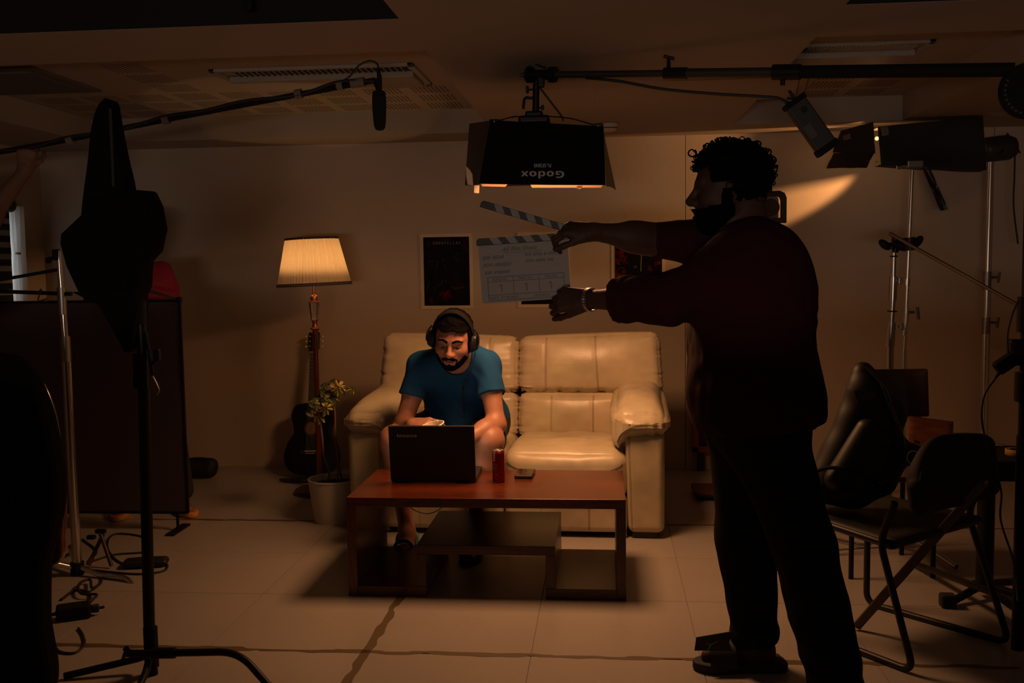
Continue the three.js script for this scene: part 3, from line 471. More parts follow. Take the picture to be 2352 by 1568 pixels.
// ---------------------------------------------------------------- guitar against the wall
{
  const b = Z(718, 1086, -6.3), t = thing('guitar', 'black acoustic guitar leaning on the wall behind the floor lamp', 'guitar', [b.x, 0.012, -6.28]);
  const lean = new THREE.Matrix4().makeRotationX(-0.27).multiply(new THREE.Matrix4().makeRotationZ(0.02));
  const sil = (k = 1) => [[0, 0], [0.10, 0.012], [0.165, 0.06], [0.183, 0.14], [0.16, 0.22], [0.122, 0.285], [0.128, 0.345], [0.142, 0.405], [0.118, 0.465], [0.06, 0.485]].map(([x, y]) => [x * k, y * k + (1 - k) * 0.22]);
  const outline = (k) => { const a = sil(k); return [...a, ...a.slice(1).reverse().map(([x, y]) => [-x, y])]; };
  const gl = (g) => g.applyMatrix4(lean);
  const lac = M([0.008, 0.007, 0.008], 0.25, { clearcoat: 0.5, clearcoatRoughness: 0.15 }), hole = []; for (let i = 0; i < 28; i++) hole.push([0.041 * Math.cos(i / 28 * 6.2832), 0.315 + 0.041 * Math.sin(i / 28 * 6.2832)]);
  const body = part('body', gl(slab(outline(1), 0.085, 0.004, true)).translate(0, 0, 0), lac, t);
  part('soundboard', gl(slab(outline(0.97), 0.004, 0.001, true, [hole]).translate(0, 0, 0.0445)), lac, t);
  part('sound_hole', gl(new THREE.CircleGeometry(0.041, 32).translate(0, 0.315, 0.0432)), M([0.18, 0.075, 0.03], 0.8), body, 'unfinished wood inside the sound hole');
  part('rosette', gl(new THREE.TorusGeometry(0.048, 0.0025, 6, 40).scale(1, 1, 0.3).translate(0, 0.315, 0.0467)), M([0.06, 0.045, 0.03], 0.4), t);
  const neckW = (y) => 0.025 - 0.004 * (y - 0.48) / 0.34;
  part('neck', gl(new THREE.CylinderGeometry(0.021, 0.026, 0.36, 20).scale(1, 1, 0.6).translate(0, 0.655, 0.034)), M([0.05, 0.02, 0.012], 0.3), t);
  const fb = part('fretboard', gl(box(0.05, 0.455, 0.007, 0, 0.602, 0.0505, 0.002)), M([0.03, 0.017, 0.012], 0.4), t);
  for (let i = 1; i < 18; i++) { const y = 0.83 - 0.52 * (1 - 2 ** (-i / 12)); if (y > 0.4) part('fret', gl(box(0.05, 0.0016, 0.0012, 0, y, 0.0545, 0)), dullChrome, fb); }
  part('headstock', gl(slab([[-0.028, 0.83], [0.028, 0.83], [0.04, 0.87], [0.041, 0.955], [0.034, 0.972], [0, 0.965], [-0.034, 0.972], [-0.041, 0.955], [-0.04, 0.87]], 0.016, 0.003).translate(0, 0, 0.041)), M([0.015, 0.01, 0.01], 0.3), t);
  part('nut', gl(box(0.05, 0.004, 0.008, 0, 0.832, 0.053, 0.001)), M([0.7, 0.65, 0.55], 0.4), t);
  for (const s of [-1, 1]) for (let k = 0; k < 3; k++) { const y = 0.872 + k * 0.034; part('tuning_peg', [gl(new THREE.CylinderGeometry(0.0042, 0.0042, 0.016, 12).rotateX(Math.PI / 2).translate(s * 0.026, y, 0.055)), gl(rod(V(s * 0.04, y, 0.04), V(s * 0.05, y, 0.04), 0.003)), gl(new THREE.SphereGeometry(0.009, 12, 8).scale(0.8, 1, 0.5).translate(s * 0.057, y, 0.04))], M([0.75, 0.65, 0.5], 0.3, { metalness: 0.6 }), t); }
  part('bridge', gl(box(0.14, 0.026, 0.008, 0, 0.155, 0.05, 0.003)), M([0.02, 0.012, 0.01], 0.5), t);
  part('saddle', gl(box(0.075, 0.0045, 0.004, 0, 0.162, 0.056, 0.001)), M([0.75, 0.7, 0.6], 0.4), t);
  for (let k = 0; k < 6; k++) part('bridge_pin', gl(new THREE.SphereGeometry(0.0035, 10, 8).translate(-0.027 + k * 0.0108, 0.147, 0.055)), M([0.7, 0.65, 0.55], 0.4), t);
  for (let k = 0; k < 6; k++) part('string', gl(rod(V(-0.027 + k * 0.0108, 0.16, 0.0585), V(-0.0185 + k * 0.0074, 0.833, 0.0575), 0.0007, 0.0007, 5)), dullChrome, t);
  part('pickguard', gl(slab([[0.045, 0.345], [0.085, 0.33], [0.115, 0.26], [0.09, 0.2], [0.05, 0.215], [0.04, 0.26], [0.055, 0.30]], 0.0015, 0.0003, true).translate(0, 0, 0.047)), M([0.006, 0.006, 0.006], 0.15), t);
  rename(t);
  // its foot strap or stand on the floor
  const s = thing('cable_bundle', 'small dark coil of cable on the floor under the guitar', 'cable', [b.x - 0.06, 0.006, -6.14]);
  const pts = []; for (let i = 0; i < 40; i++) { const a = i / 40 * 6.283 * 3; pts.push(V(0.11 * Math.cos(a) * (0.8 + 0.2 * Math.sin(i)), 0.004 + i * 0.0003, 0.035 * Math.sin(a) * (0.8 + 0.2 * Math.cos(i * 1.7)))); }
  part('cable', tube(pts, 0.006, 160, 8), cableBlack, s);
}

// ---------------------------------------------------------------- potted plant
{
  const P0 = V(-1.492, 0, -5.2), t = thing('potted_plant', 'variegated umbrella plant in a white pot beside the sofa arm', 'plant', P0);
  part('pot', smoothLathe([[0.001, 0.0], [0.1, 0.0], [0.108, 0.01], [0.124, 0.12], [0.137, 0.225], [0.141, 0.232], [0.14, 0.24], [0.133, 0.24], [0.129, 0.228], [0.118, 0.16]], 56, 90), M([0.52, 0.47, 0.38], 0.5), t);
  const soil = new THREE.CircleGeometry(0.13, 40, 0, 6.2832).rotateX(-Math.PI / 2), sg = new THREE.PlaneGeometry(0.26, 0.26, 30, 30).rotateX(-Math.PI / 2), sp = sg.attributes.position;
  for (let i = 0; i < sp.count; i++) { let x = sp.getX(i), z = sp.getZ(i); const r = Math.max(Math.abs(x), Math.abs(z)), h = Math.hypot(x, z) || 1; x *= r / h; z *= r / h; sp.setXYZ(i, x, 0.205 + 0.008 * noise3(x * 60, z * 60, 1), z); }
  part('soil', smoothNormals(sg), M([0.02, 0.013, 0.009], 1), t);
  const bark = M([0.14, 0.085, 0.045], 0.8), g1 = M([0.05, 0.07, 0.025], 0.45), q = (x, y, dz = 0) => Z(580 + x / 3.919, 840 + y / 3.919, -5.2 + dz).sub(P0);
  const stem = (pts, r) => part('stem', tube(pts, r, 40, 8), bark, t);
  stem([V(0.0 - 0.06, 0.2, 0.01), q(690, 990), q(640, 800), q(628, 650), q(600, 480), q(560, 380, 0.02)], 0.0062);
  stem([V(0.05, 0.2, -0.02), q(770, 880), q(745, 600), q(740, 420), q(725, 320), q(700, 230, 0.01)], 0.0058);
  stem([V(0.03, 0.2, 0.02), q(765, 950, 0.02), q(770, 840, 0.01), q(752, 700)], 0.004);
  stem([q(725, 320), q(770, 230, 0.03), q(840, 203, 0.05), q(905, 205, 0.05)], 0.0022); stem([q(600, 480), q(540, 400, 0.05), q(500, 330, 0.07)], 0.003); stem([q(725, 320), q(650, 280, -0.02), q(600, 250, -0.03), q(585, 275)], 0.0025); stem([q(710, 260), q(740, 160, -0.02), q(730, 110)], 0.0025); stem([q(600, 480), q(640, 420, 0.05), q(665, 370, 0.08)], 0.0028);
  const tones = [[0.62, 0.52, 0.13], [0.42, 0.42, 0.11], [0.09, 0.13, 0.04], [0.06, 0.10, 0.035], [0.7, 0.56, 0.16]];
  const leafTex = field(64, (u, v) => { const e = Math.abs(u - 0.5) * 2 + 0.35 * wrapNoise(u, v, 6, 51); const k = e < 0.42 ? 1 : 0.42; return [k, k, k * 0.9]; }, undefined, true);
  const mats = tones.map((c, i) => M(c, 0.4, { transmission: 0.12, thickness: 0, map: i < 2 ? leafTex : null }));
  const leaf = (() => { const g = new THREE.PlaneGeometry(1, 1, 4, 8).rotateX(-Math.PI / 2), p = g.attributes.position; for (let i = 0; i < p.count; i++) { const v = 0.5 - p.getZ(i), u = p.getX(i) * 2, w = 0.23 * Math.sin(Math.PI * Math.min(1, v * 0.96 + 0.02)) ** 0.8; p.setXYZ(i, u * w, 0.07 * u * u - 0.22 * v * v, v); } g.computeVertexNormals(); return g; })();
  const whorl = (c, n, len, face, tone, droop = 0.3) => { // leaflets round the end of a stalk
    const up = face.clone().normalize(), a = V(0.3, 1, 0.2).cross(up).normalize(), b = up.clone().cross(a);
    for (let k = 0; k < n; k++) { const an = k / n * 6.2832 + rr(-0.2, 0.2), d = a.clone().multiplyScalar(Math.cos(an)).addScaledVector(b, Math.sin(an)), L = len * rr(0.8, 1.15); const z = d.clone().addScaledVector(up, -droop).normalize(), x = up.clone().cross(z).normalize(), y = z.clone().cross(x);
      const m = part('leaf', leaf, mats[tone[Math.floor(rnd() * tone.length)]], t); m.matrixAutoUpdate = true; m.quaternion.setFromRotationMatrix(new THREE.Matrix4().makeBasis(x, y, z)); m.scale.setScalar(L); m.position.copy(c); }
  };
  const light = [0, 4, 0, 1], dark = [2, 3, 1], mix = [0, 1, 2, 3];
  whorl(q(775, 190, 0.04), 8, 0.052, V(0.1, 0.35, 0.9), light, 0.25); whorl(q(650, 160, -0.02), 7, 0.042, V(-0.2, 0.8, 0.4), dark); whorl(q(735, 125, -0.02), 6, 0.036, V(0.1, 0.9, 0.2), dark);
  whorl(q(905, 205, 0.05), 6, 0.044, V(0.5, 0.5, 0.5), mix, 0.7); whorl(q(730, 285, 0.03), 7, 0.046, V(0.1, 0.5, 0.7), mix, 0.5); whorl(q(590, 270, -0.01), 7, 0.044, V(-0.3, 0.6, 0.5), mix);
  whorl(q(505, 335, 0.07), 7, 0.046, V(-0.4, 0.5, 0.6), mix, 0.5); whorl(q(660, 375, 0.08), 8, 0.05, V(0.2, 0.3, 0.9), light, 0.4); whorl(q(525, 385, 0.06), 7, 0.045, V(-0.2, 0.4, 0.8), light, 0.5);
  whorl(q(590, 450, 0.05), 6, 0.056, V(0, 0.5, 0.6), light, 0.9); whorl(q(690, 225, -0.02), 7, 0.045, V(0, 0.8, 0.3), dark); whorl(q(610, 340, 0.03), 7, 0.045, V(-0.1, 0.5, 0.7), dark); whorl(q(545, 300, 0.01), 6, 0.04, V(-0.4, 0.7, 0.4), mix);
  whorl(q(700, 330, 0.05), 7, 0.046, V(0.3, 0.4, 0.8), mix, 0.6); whorl(q(560, 345, 0.07), 7, 0.044, V(-0.1, 0.4, 0.9), mix, 0.5); whorl(q(620, 215, 0.0), 7, 0.042, V(-0.2, 0.7, 0.5), dark, 0.4); whorl(q(480, 420, 0.06), 6, 0.046, V(-0.5, 0.3, 0.6), mix, 0.9); whorl(q(640, 290, 0.06), 7, 0.044, V(0, 0.5, 0.8), mix, 0.5);
  rename(t);
}

// ---------------------------------------------------------------- posters on the wall
{
  const paper = M([0.62, 0.5, 0.34], 0.8);
  const poster = (x0, x1, y0, y1, label, draw, border = 0.022) => {
    const t = thing('poster', label, 'poster', [(x0 + x1) / 2, y0, BACK + 0.001]), w = x1 - x0, h = y1 - y0;
    part('sheet', box(w, h, 0.0012, 0, h / 2, 0.0026, 0), M([0.3, 0.26, 0.22], 0.4), t);
    const pr = new THREE.PlaneGeometry(w, h).translate(0, h / 2, 0.0034);
    part('print', pr, M([0.8, 0.8, 0.8], 0.8, { map: texture(360, 540, draw), specularIntensity: 0.3 }), t);
    const b = border; part('tape_border', [box(w + 2 * b, b, 0.0008, 0, h + b / 2, 0.0012, 0), box(w + 2 * b, b, 0.0008, 0, -b / 2, 0.0012, 0), box(b, h, 0.0008, -w / 2 - b / 2, h / 2, 0.0012, 0), box(b, h, 0.0008, w / 2 + b / 2, h / 2, 0.0012, 0)], paper, t, 'pale tape edging'); rename(t);
  };
  const blot = (k, n, cols, box_, s) => { for (let i = 0; i < n; i++) { k.fillStyle = cols[i % cols.length]; k.globalAlpha = 0.5; k.beginPath(); k.ellipse(box_[0] + rnd() * box_[2], box_[1] + rnd() * box_[3], s * rr(0.5, 1.4), s * rr(0.3, 0.9), rnd() * 3, 0, 7); k.fill(); } k.globalAlpha = 1; };
  poster(-1.226, -0.911, 1.127, 1.593, 'dark red and black film poster, the one nearest the floor lamp', (k, w, h) => {
    k.fillStyle = '#0b0708'; k.fillRect(0, 0, w, h); blot(k, 12, ['#3a0a12', '#1d0709'], [20, 20, 100, 40], 26); blot(k, 10, ['#3a0a12', '#240810'], [290, 30, 60, 90], 24); blot(k, 12, ['#5c0f1a', '#300a10'], [120, 440, 110, 40], 28); blot(k, 10, ['#2a0a10', '#180608'], [220, 300, 110, 120], 40); blot(k, 6, ['#4d0d16'], [40, 480, 40, 30], 16);
    k.fillStyle = '#8d8684'; k.font = 'bold 30px sans-serif'; k.textAlign = 'center'; k.save(); k.scale(0.78, 1); let x = 105; for (const c of 'GOODFELLAS') { k.fillText(c, x, 58); x += 29; } k.restore();
    k.fillStyle = '#5a5453'; k.fillRect(140, 22, 76, 3);
    k.strokeStyle = '#6d5a58'; k.lineWidth = 2.5;   // plain upright shapes and strokes, no figure copied
    for (const [a, b, c, d] of [[45, 260, 26, 420], [60, 280, 80, 430], [110, 180, 100, 240], [150, 170, 165, 250], [105, 390, 150, 340], [160, 330, 175, 360], [210, 390, 250, 410], [250, 405, 320, 395]]) { k.beginPath(); k.moveTo(a, b); k.quadraticCurveTo((a + c) / 2 + 8, (b + d) / 2, c, d); k.stroke(); }
    blot(k, 8, ['#3b2a2a', '#2a1c1c'], [40, 140, 50, 60], 14); blot(k, 8, ['#352424', '#1f1414'], [235, 130, 60, 80], 18); k.fillStyle = '#050404'; k.fillRect(38, 250, 40, 180); k.fillRect(112, 200, 50, 130);
  });
  poster(-0.560, -0.250, 1.130, 1.594, 'orange-topped dark poster mostly hidden behind the clapperboard', (k, w, h) => { k.fillStyle = '#7a2c0c'; k.fillRect(0, 0, w, h * 0.5); blot(k, 20, ['#93400f', '#5a1e08'], [0, 20, w, 200], 40); k.fillStyle = '#0d0807'; k.fillRect(0, h * 0.42, w, h); blot(k, 10, ['#3a1408'], [60, 240, 240, 200], 40); });
  poster(0.073, 0.386, 1.127, 1.593, 'black poster with red patches and a pale stem, below the outstretched arms', (k, w, h) => {
    k.fillStyle = '#080707'; k.fillRect(0, 0, w, h); blot(k, 26, ['#8a1018', '#5e0a12', '#a3141d'], [4, 20, 80, 300], 22); blot(k, 22, ['#8a1018', '#5e0a12'], [260, 60, 90, 260], 20); blot(k, 20, ['#7a0e16', '#4a0a10'], [10, 380, 330, 140], 24);
    k.strokeStyle = '#b9a98f'; k.lineWidth = 5; k.beginPath(); k.moveTo(205, 130); k.lineTo(198, 290); k.stroke(); blot(k, 12, ['#b59a72', '#8f7650'], [170, 100, 60, 50], 14); blot(k, 5, ['#9a8468'], [140, 250, 30, 20], 8); k.strokeStyle = '#a3141d'; k.lineWidth = 3; k.beginPath(); k.arc(50, 300, 40, 3, 5.4); k.stroke(); k.beginPath(); k.moveTo(0, 318); k.lineTo(80, 318); k.stroke();
  });
  // low items by the wall behind the standing man
  const t = thing('framed_panel', 'red wooden frame with a dark glossy inset standing against the wall', 'frame', [0.74, 0.125, BACK + 0.03]);
  const fr = M([0.30, 0.045, 0.018], 0.5); part('frame', [box(0.31, 0.04, 0.04, 0, 0.02, 0), box(0.31, 0.04, 0.04, 0, 0.34, 0), box(0.04, 0.36, 0.04, -0.135, 0.18, 0), box(0.04, 0.36, 0.04, 0.135, 0.18, 0)], fr, t);
  part('backing', box(0.24, 0.29, 0.006, 0, 0.18, -0.012, 0), M([0.03, 0.012, 0.01], 0.3), t); part('red_cylinder', new THREE.CylinderGeometry(0.04, 0.04, 0.27, 24).translate(-0.02, 0.18, 0.03), M([0.35, 0.02, 0.02], 0.25), t);
  part('bracket', [box(0.05, 0.125, 0.03, -0.1, -0.0625, 0), box(0.05, 0.125, 0.03, 0.1, -0.0625, 0)], M([0.03, 0.02, 0.02], 0.7), t); rename(t);
  const b = thing('floor_scale', 'flat maroon board on short feet on the floor behind the standing man', 'scale', [Y(1650, 1142, 0).x, 0, Y(1600, 1140, 0).z]);
  part('platform', box(0.30, 0.03, 0.26, 0, 0.04, 0, 0.012), M([0.07, 0.022, 0.016], 0.45), b); for (const [x, z] of [[-1, -1], [-1, 1], [1, -1], [1, 1]]) part('foot', new THREE.CylinderGeometry(0.016, 0.018, 0.026, 16).translate(x * 0.11, 0.013, z * 0.09), rubber, b); rename(b);
}

// ---------------------------------------------------------------- hanging softbox
const SOFT = V(-0.285, 1.765, -4.27);
{
  const t = thing('softbox', 'black fabric softbox with printed lettering hanging over the coffee table', 'softbox', [SOFT.x, 1.765, SOFT.z]);
  const HW = 0.27, HD = 0.34, q = (px, py, dz) => Z(px, py, SOFT.z + dz).sub(t.position);
  // front flap facing the camera, printed upside down
  const f0 = [q(1126, 276, HD), q(1386, 290, HD), q(1391, 425, HD + 0.02), q(1100, 422, HD + 0.02)];
  const cloth = M([0.004, 0.004, 0.004], 0.9, MATT);
  const sheet = (pts, th, sag = 0.008) => { const g = new THREE.BoxGeometry(1, 1, th, 16, 10, 1), p = g.attributes.position; for (let i = 0; i < p.count; i++) { const u = p.getX(i) + 0.5, v = p.getY(i) + 0.5, z = p.getZ(i), a = pts[0].clone().lerp(pts[1], u), b = pts[3].clone().lerp(pts[2], u), c = b.lerp(a, v); p.setXYZ(i, c.x, c.y + sag * 0.6 * Math.sin(u * 3.14) * (v < 0.1 ? -0.3 : 0), c.z + z + sag * Math.sin(u * 3.14) * Math.sin(v * 3.14)); } return smoothNormals(g); };
  const front = part('front_panel', sheet(f0, 0.004), cloth, t);
  part('rear_panel', sheet([V(-0.26, 0.262, -HD), V(0.26, 0.262, -HD), V(HW, 0.0, -HD - 0.03), V(-HW, 0.0, -HD - 0.03)], 0.004, -0.01), cloth, t);
  part('top_panel', sheet([f0[0], f0[1], V(0.26, 0.262, -HD), V(-0.26, 0.262, -HD)], 0.006, 0.0), cloth, t);
  // side flaps, curling out past the corners
  part('side_flap', sheet([q(1078, 284, -0.2), q(1127, 277, HD), q(1101, 423, HD), q(1068, 425, -0.2)], 0.003, 0.02), M([0.02, 0.018, 0.016], 0.55), t); part('side_flap', sheet([q(1385, 291, HD), q(1392, 330, -0.2), q(1415, 437, -0.2), q(1392, 428, HD)], 0.003, -0.03), M([0.03, 0.026, 0.022], 0.5), t); part('side_panel', [sheet([V(-0.26, 0.262, -HD), f0[0].clone().add(V(0.006, 0, -0.01)), f0[3].clone().add(V(0.006, 0.004, -0.01)), V(-HW, 0.0, -HD)], 0.003, 0.0), sheet([V(0.26, 0.262, -HD), f0[1].clone().add(V(-0.006, 0, -0.01)), f0[2].clone().add(V(-0.006, 0.004, -0.01)), V(HW, 0.0, -HD)], 0.003, 0.0)], cloth, t);
  // inside: torn foil and tape edging the mouth
  const foil = M([0.62, 0.44, 0.26], 0.5);
  const flat = (pts, dz, th = 0.0015) => { const g0 = q(pts[0][0], pts[0][1], dz).z; return slab(pts.map(([x, y]) => { const p = q(x, y, dz); return [p.x, p.y]; }), th, 0.0003).translate(0, 0, g0); };
  part('torn_lining', flat([[1071, 382], [1079, 390], [1085, 400], [1087, 426], [1074, 424], [1071, 405]], HD - 0.1), foil, t, 'torn brown lining');
  part('tape_tab', flat([[1089, 425], [1101, 426], [1100, 444], [1089, 443]], HD - 0.005), M([0.85, 0.76, 0.6], 0.9, { transmission: 0.5, thickness: 0 }), t, 'white tape tab'); part('tape_tab', flat([[1327, 425], [1339, 426], [1334, 434], [1323, 433]], HD - 0.005), M([0.85, 0.76, 0.6], 0.9, { transmission: 0.5, thickness: 0 }), t, 'white tape tab');
  part('paper_edge', flat([[1104, 421], [1168, 421], [1160, 429], [1108, 428]], HD - 0.012), M([0.7, 0.55, 0.42], 0.9, { transmission: 0.5, thickness: 0 }), t, 'pale paper strip'); part('paper_edge', flat([[1217, 422], [1386, 424], [1380, 431], [1222, 431]], HD - 0.012), M([0.7, 0.55, 0.42], 0.9, { transmission: 0.5, thickness: 0 }), t, 'pale paper strip');
  const diff = part('diffuser', box(0.43, 0.004, 0.54, 0.01, 0.034, 0, 0), M([0.8, 0.75, 0.68], 0.9, { emissive: WARM, emissiveIntensity: 2.2 }), t);
  const l = new THREE.RectAreaLight(WARM, KEY, 0.42, 0.52); l.name = 'softbox_light'; l.position.set(0.01, 0.028, 0); l.rotation.x = -Math.PI / 2; t.add(l);
  // lettering hangs upside down
  const gm = M([0.30, 0.29, 0.28], 0.7), put = (g, px, py) => { const p = q(px, py, HD + 0.03); return g.rotateZ(Math.PI - 0.02).translate(p.x, p.y, p.z); };
  part('lettering', put(text('Godox', 0.031).scale(1.32, 0.86, 1), 1246, 401), gm, front, 'grey printed lettering');
  part('lettering', put(text('FL-SF3045', 0.015).scale(0.72, 0.95, 1), 1246, 380), gm, front, 'small grey model print');
  // bracket, clamps, thin support rods
  const top = 0.226; part('speed_ring', [box(0.13, 0.035, 0.12, -0.005, top + 0.012, 0.06, 0.012), box(0.075, 0.03, 0.09, -0.005, top + 0.034, 0.06, 0.01)], blackMetal, t);
  for (const s of [-1, 1]) { const cl = s < 0 ? q(1136, 280, HD - 0.01) : q(1374, 290, HD - 0.01), mid = s < 0 ? q(1180, 268, 0.2) : q(1310, 272, 0.2); part('support_rod', tube([V(s * 0.05, top + 0.025, 0.1), mid, cl], 0.0025, 24, 6), blackMetal, t); part('corner_clip', box(0.04, 0.02, 0.024, cl.x, cl.y, cl.z, 0.004), blackMetal, t); part('rivet', new THREE.SphereGeometry(0.004, 10, 8).translate(cl.x, cl.y, cl.z + 0.012), chrome, t); }
  part('spigot', [rod(V(0, top + 0.04, 0.06), V(0.004, 0.395, 0.06), 0.0145), rod(V(0.004, 0.385, 0.06), V(0.006, 0.43, 0.06), 0.01)], blackMetal, t);
  part('t_knob', [rod(V(0, 0.37, 0.06), V(-0.03, 0.37, 0.06), 0.004), box(0.012, 0.032, 0.014, -0.034, 0.37, 0.06)], blackMetal, t); part('lock_lever', [rod(V(0, 0.335, 0.06), V(-0.034, 0.335, 0.06), 0.006), tube([V(-0.03, 0.339, 0.06), V(-0.045, 0.333, 0.062), V(-0.05, 0.31, 0.064), V(-0.052, 0.29, 0.064)], 0.006, 16, 8)], blackMetal, t);
  part('t_knob', [rod(V(0, 0.293, 0.06), V(0.026, 0.293, 0.06), 0.004), box(0.012, 0.022, 0.014, 0.03, 0.293, 0.06)], blackMetal, t);
  part('power_cord', tube([V(-0.02, 0.435, 0.05), V(0.0, 0.405, 0.04), V(0.06, 0.325, 0.03), V(0.112, 0.253, 0.03), V(0.115, 0.24, 0.03)], 0.004, 40, 8), cableBlack, t); rename(t);
}
// ---------------------------------------------------------------- the long boom that carries it
{
  const A = Z(1205, 172, -4.23), B = Z(2330, 160, -3.5), base = V(B.x + 0.015, 0, B.z);
  const t = thing('boom_stand', 'thick black lamp boom on an upright stand carrying the softbox', 'boom', base), L = (p) => p.clone().sub(base), at = (k) => L(A).lerp(L(B), k);
  const thin = M([0.035, 0.028, 0.022], 0.5, { metalness: 0.3 });
  part('inner_tube', rod(at(0.02), at(0.63), 0.0135, 0.0145), thin, t); part('outer_tube', rod(at(0.36), at(0.63), 0.0185), thin, t); part('main_tube', rod(at(0.58), at(1), 0.0235), black, t);
  part('sleeve', rod(at(0.335), at(0.385), 0.023), blackMetal, t); part('sleeve', rod(at(0.565), at(0.62), 0.029), blackMetal, t);
  const k0 = at(0.345); part('t_knob', [rod(k0.clone().add(V(0, 0.015, 0)), k0.clone().add(V(0, 0.058, 0)), 0.009, 0.006), rod(k0.clone().add(V(-0.02, 0.068, 0)), k0.clone().add(V(0.022, 0.056, 0)), 0.0065)], blackMetal, t);
  const k1 = at(0.585); part('t_knob', rod(k1.clone().add(V(0, -0.02, 0)), k1.clone().add(V(0, -0.048, 0)), 0.009), blackMetal, t);
  // clamp at the tip: two collars, a plate and the end pin
  part('end_pin', [rod(at(-0.012), at(0.02), 0.006), rod(at(-0.008), at(-0.002), 0.009)], dullChrome, t);
  parts('end_clamp', [rod(at(0.008), at(0.02), 0.034), rod(at(0.065), at(0.078), 0.033), rod(at(0.01), at(0.072), 0.021), box(0.03, 0.05, 0.03, at(0.042).x, at(0.042).y - 0.028, at(0.042).z, 0.006)], blackMetal, t);
  part('cable_loop', tube([at(0.012).add(V(0, 0.03, 0.02)), at(0.02).add(V(0, 0.046, 0.02)), at(0.035).add(V(0, 0.036, 0.02)), at(0.055).add(V(0, 0.022, 0.02))], 0.005, 24, 8), cableBlack, t);
  // pivot with its toothed disc, and the upright
  const pv = L(V(Z(2352, 212, B.z).x, Z(2352, 212, B.z).y, B.z));
  const disc = part('pivot_disc', new THREE.CylinderGeometry(0.092, 0.092, 0.024, 48).rotateX(Math.PI / 2).translate(pv.x, pv.y, 0.03), black, t);
  for (let k = 0; k < 10; k++) { const a = Math.PI * (0.86 + k * 0.066) ; part('lock_hole', new THREE.CylinderGeometry(0.0045, 0.0045, 0.002, 12).rotateX(Math.PI / 2).translate(pv.x + 0.078 * Math.cos(a), pv.y + 0.078 * Math.sin(a), 0.0425), M([0.05, 0.045, 0.04], 0.4), disc); }
  const ux = Z(2347, 800, B.z).x - base.x; part('upright', [rod(V(ux + 0.012, 0.02, 0), V(ux + 0.012, 0.78, 0), 0.021), rod(V(ux + 0.012, 0.7, 0), V(ux + 0.012, pv.y, 0), 0.017)], blackMetal, t);
  part('leg_collar', [rod(V(ux + 0.012, 0.9, 0), V(ux + 0.012, 1.0, 0), 0.032), rod(V(ux + 0.012, 1.14, 0), V(ux + 0.012, 1.26, 0), 0.03), box(0.05, 0.09, 0.05, ux - 0.02, 1.07, 0.0, 0.01)], blackMetal, t);
  for (const e of [L(Y(2096, 1292, 0.02)), V(0.6, 0.02, -0.1), V(0.3, 0.02, 0.5)]) part('leg', pipe([V(ux + 0.012, 0.16, 0), V(ux + 0.012 + (e.x - ux) * 0.2, 0.155, e.z * 0.2), e], 0.014), blackMetal, t);
  rename(t);
  // lead from the boom to the control unit
  const c = thing('lamp_lead', 'black lamp lead sagging from the boom tip to the hanging control unit', 'cable', at(0.12).add(base).setY(A.y - 0.1));
  part('cable', local(tube([Z(1345, 178, -4.37), Z(1420, 186, -4.34), Z(1520, 204, -4.3), Z(1650, 216, -4.26), Z(1740, 221, -4.23), Z(1790, 226, -4.21), Z(1806, 234, -4.2)], 0.0062, 80), c), cableBlack, c);
  const u = thing('control_unit', 'black lamp control box hanging on cords under the boom', 'control box', Z(1862, 288, -4.2), 0);
  const a0 = Z(1822, 238, -4.2), a1 = Z(1898, 345, -4.2), dir = a1.clone().sub(a0), ang = Math.atan2(dir.y, dir.x), ln = dir.length();
  const R = new THREE.Matrix4().makeRotationZ(ang), T = (g) => g.applyMatrix4(R);
  part('housing', T(box(ln * 0.94, 0.088, 0.055, 0, 0, 0, 0.006)), M([0.012, 0.011, 0.01], 0.5), u); part('end_cap', T(box(0.022, 0.1, 0.062, -ln / 2, 0, 0, 0.006)), black, u); part('end_cap', T(box(0.03, 0.1, 0.062, ln / 2 - 0.004, 0, 0, 0.006)), black, u);
  part('label_plate', T(box(0.06, 0.03, 0.001, 0.02, -0.02, 0.028, 0)), M([0.05, 0.05, 0.05], 0.5), u); part('dial', T(new THREE.CylinderGeometry(0.012, 0.014, 0.016, 20).rotateX(Math.PI / 2).translate(-0.07, 0.01, 0.033)), rubber, u);
  const pl = (g) => local(g, u);
  part('plug', pl(rod(Z(1806, 234, -4.2), Z(1818, 246, -4.2), 0.009, 0.013)), rubber, u); part('hook', [pl(rod(Z(1812, 208, -4.19), Z(1836, 240, -4.19), 0.006)), pl(rod(Z(1808, 226, -4.19), Z(1842, 228, -4.19), 0.004))], blackMetal, u);
  for (const [x0, x1] of [[1836, 1828], [1857, 1843]]) part('hanging_cord', pl(rod(Z(x0, 182, -3.97), Z(x1, 230, -4.19), 0.0018, 0.0018, 6)), cableBlack, u); rename(u);
}
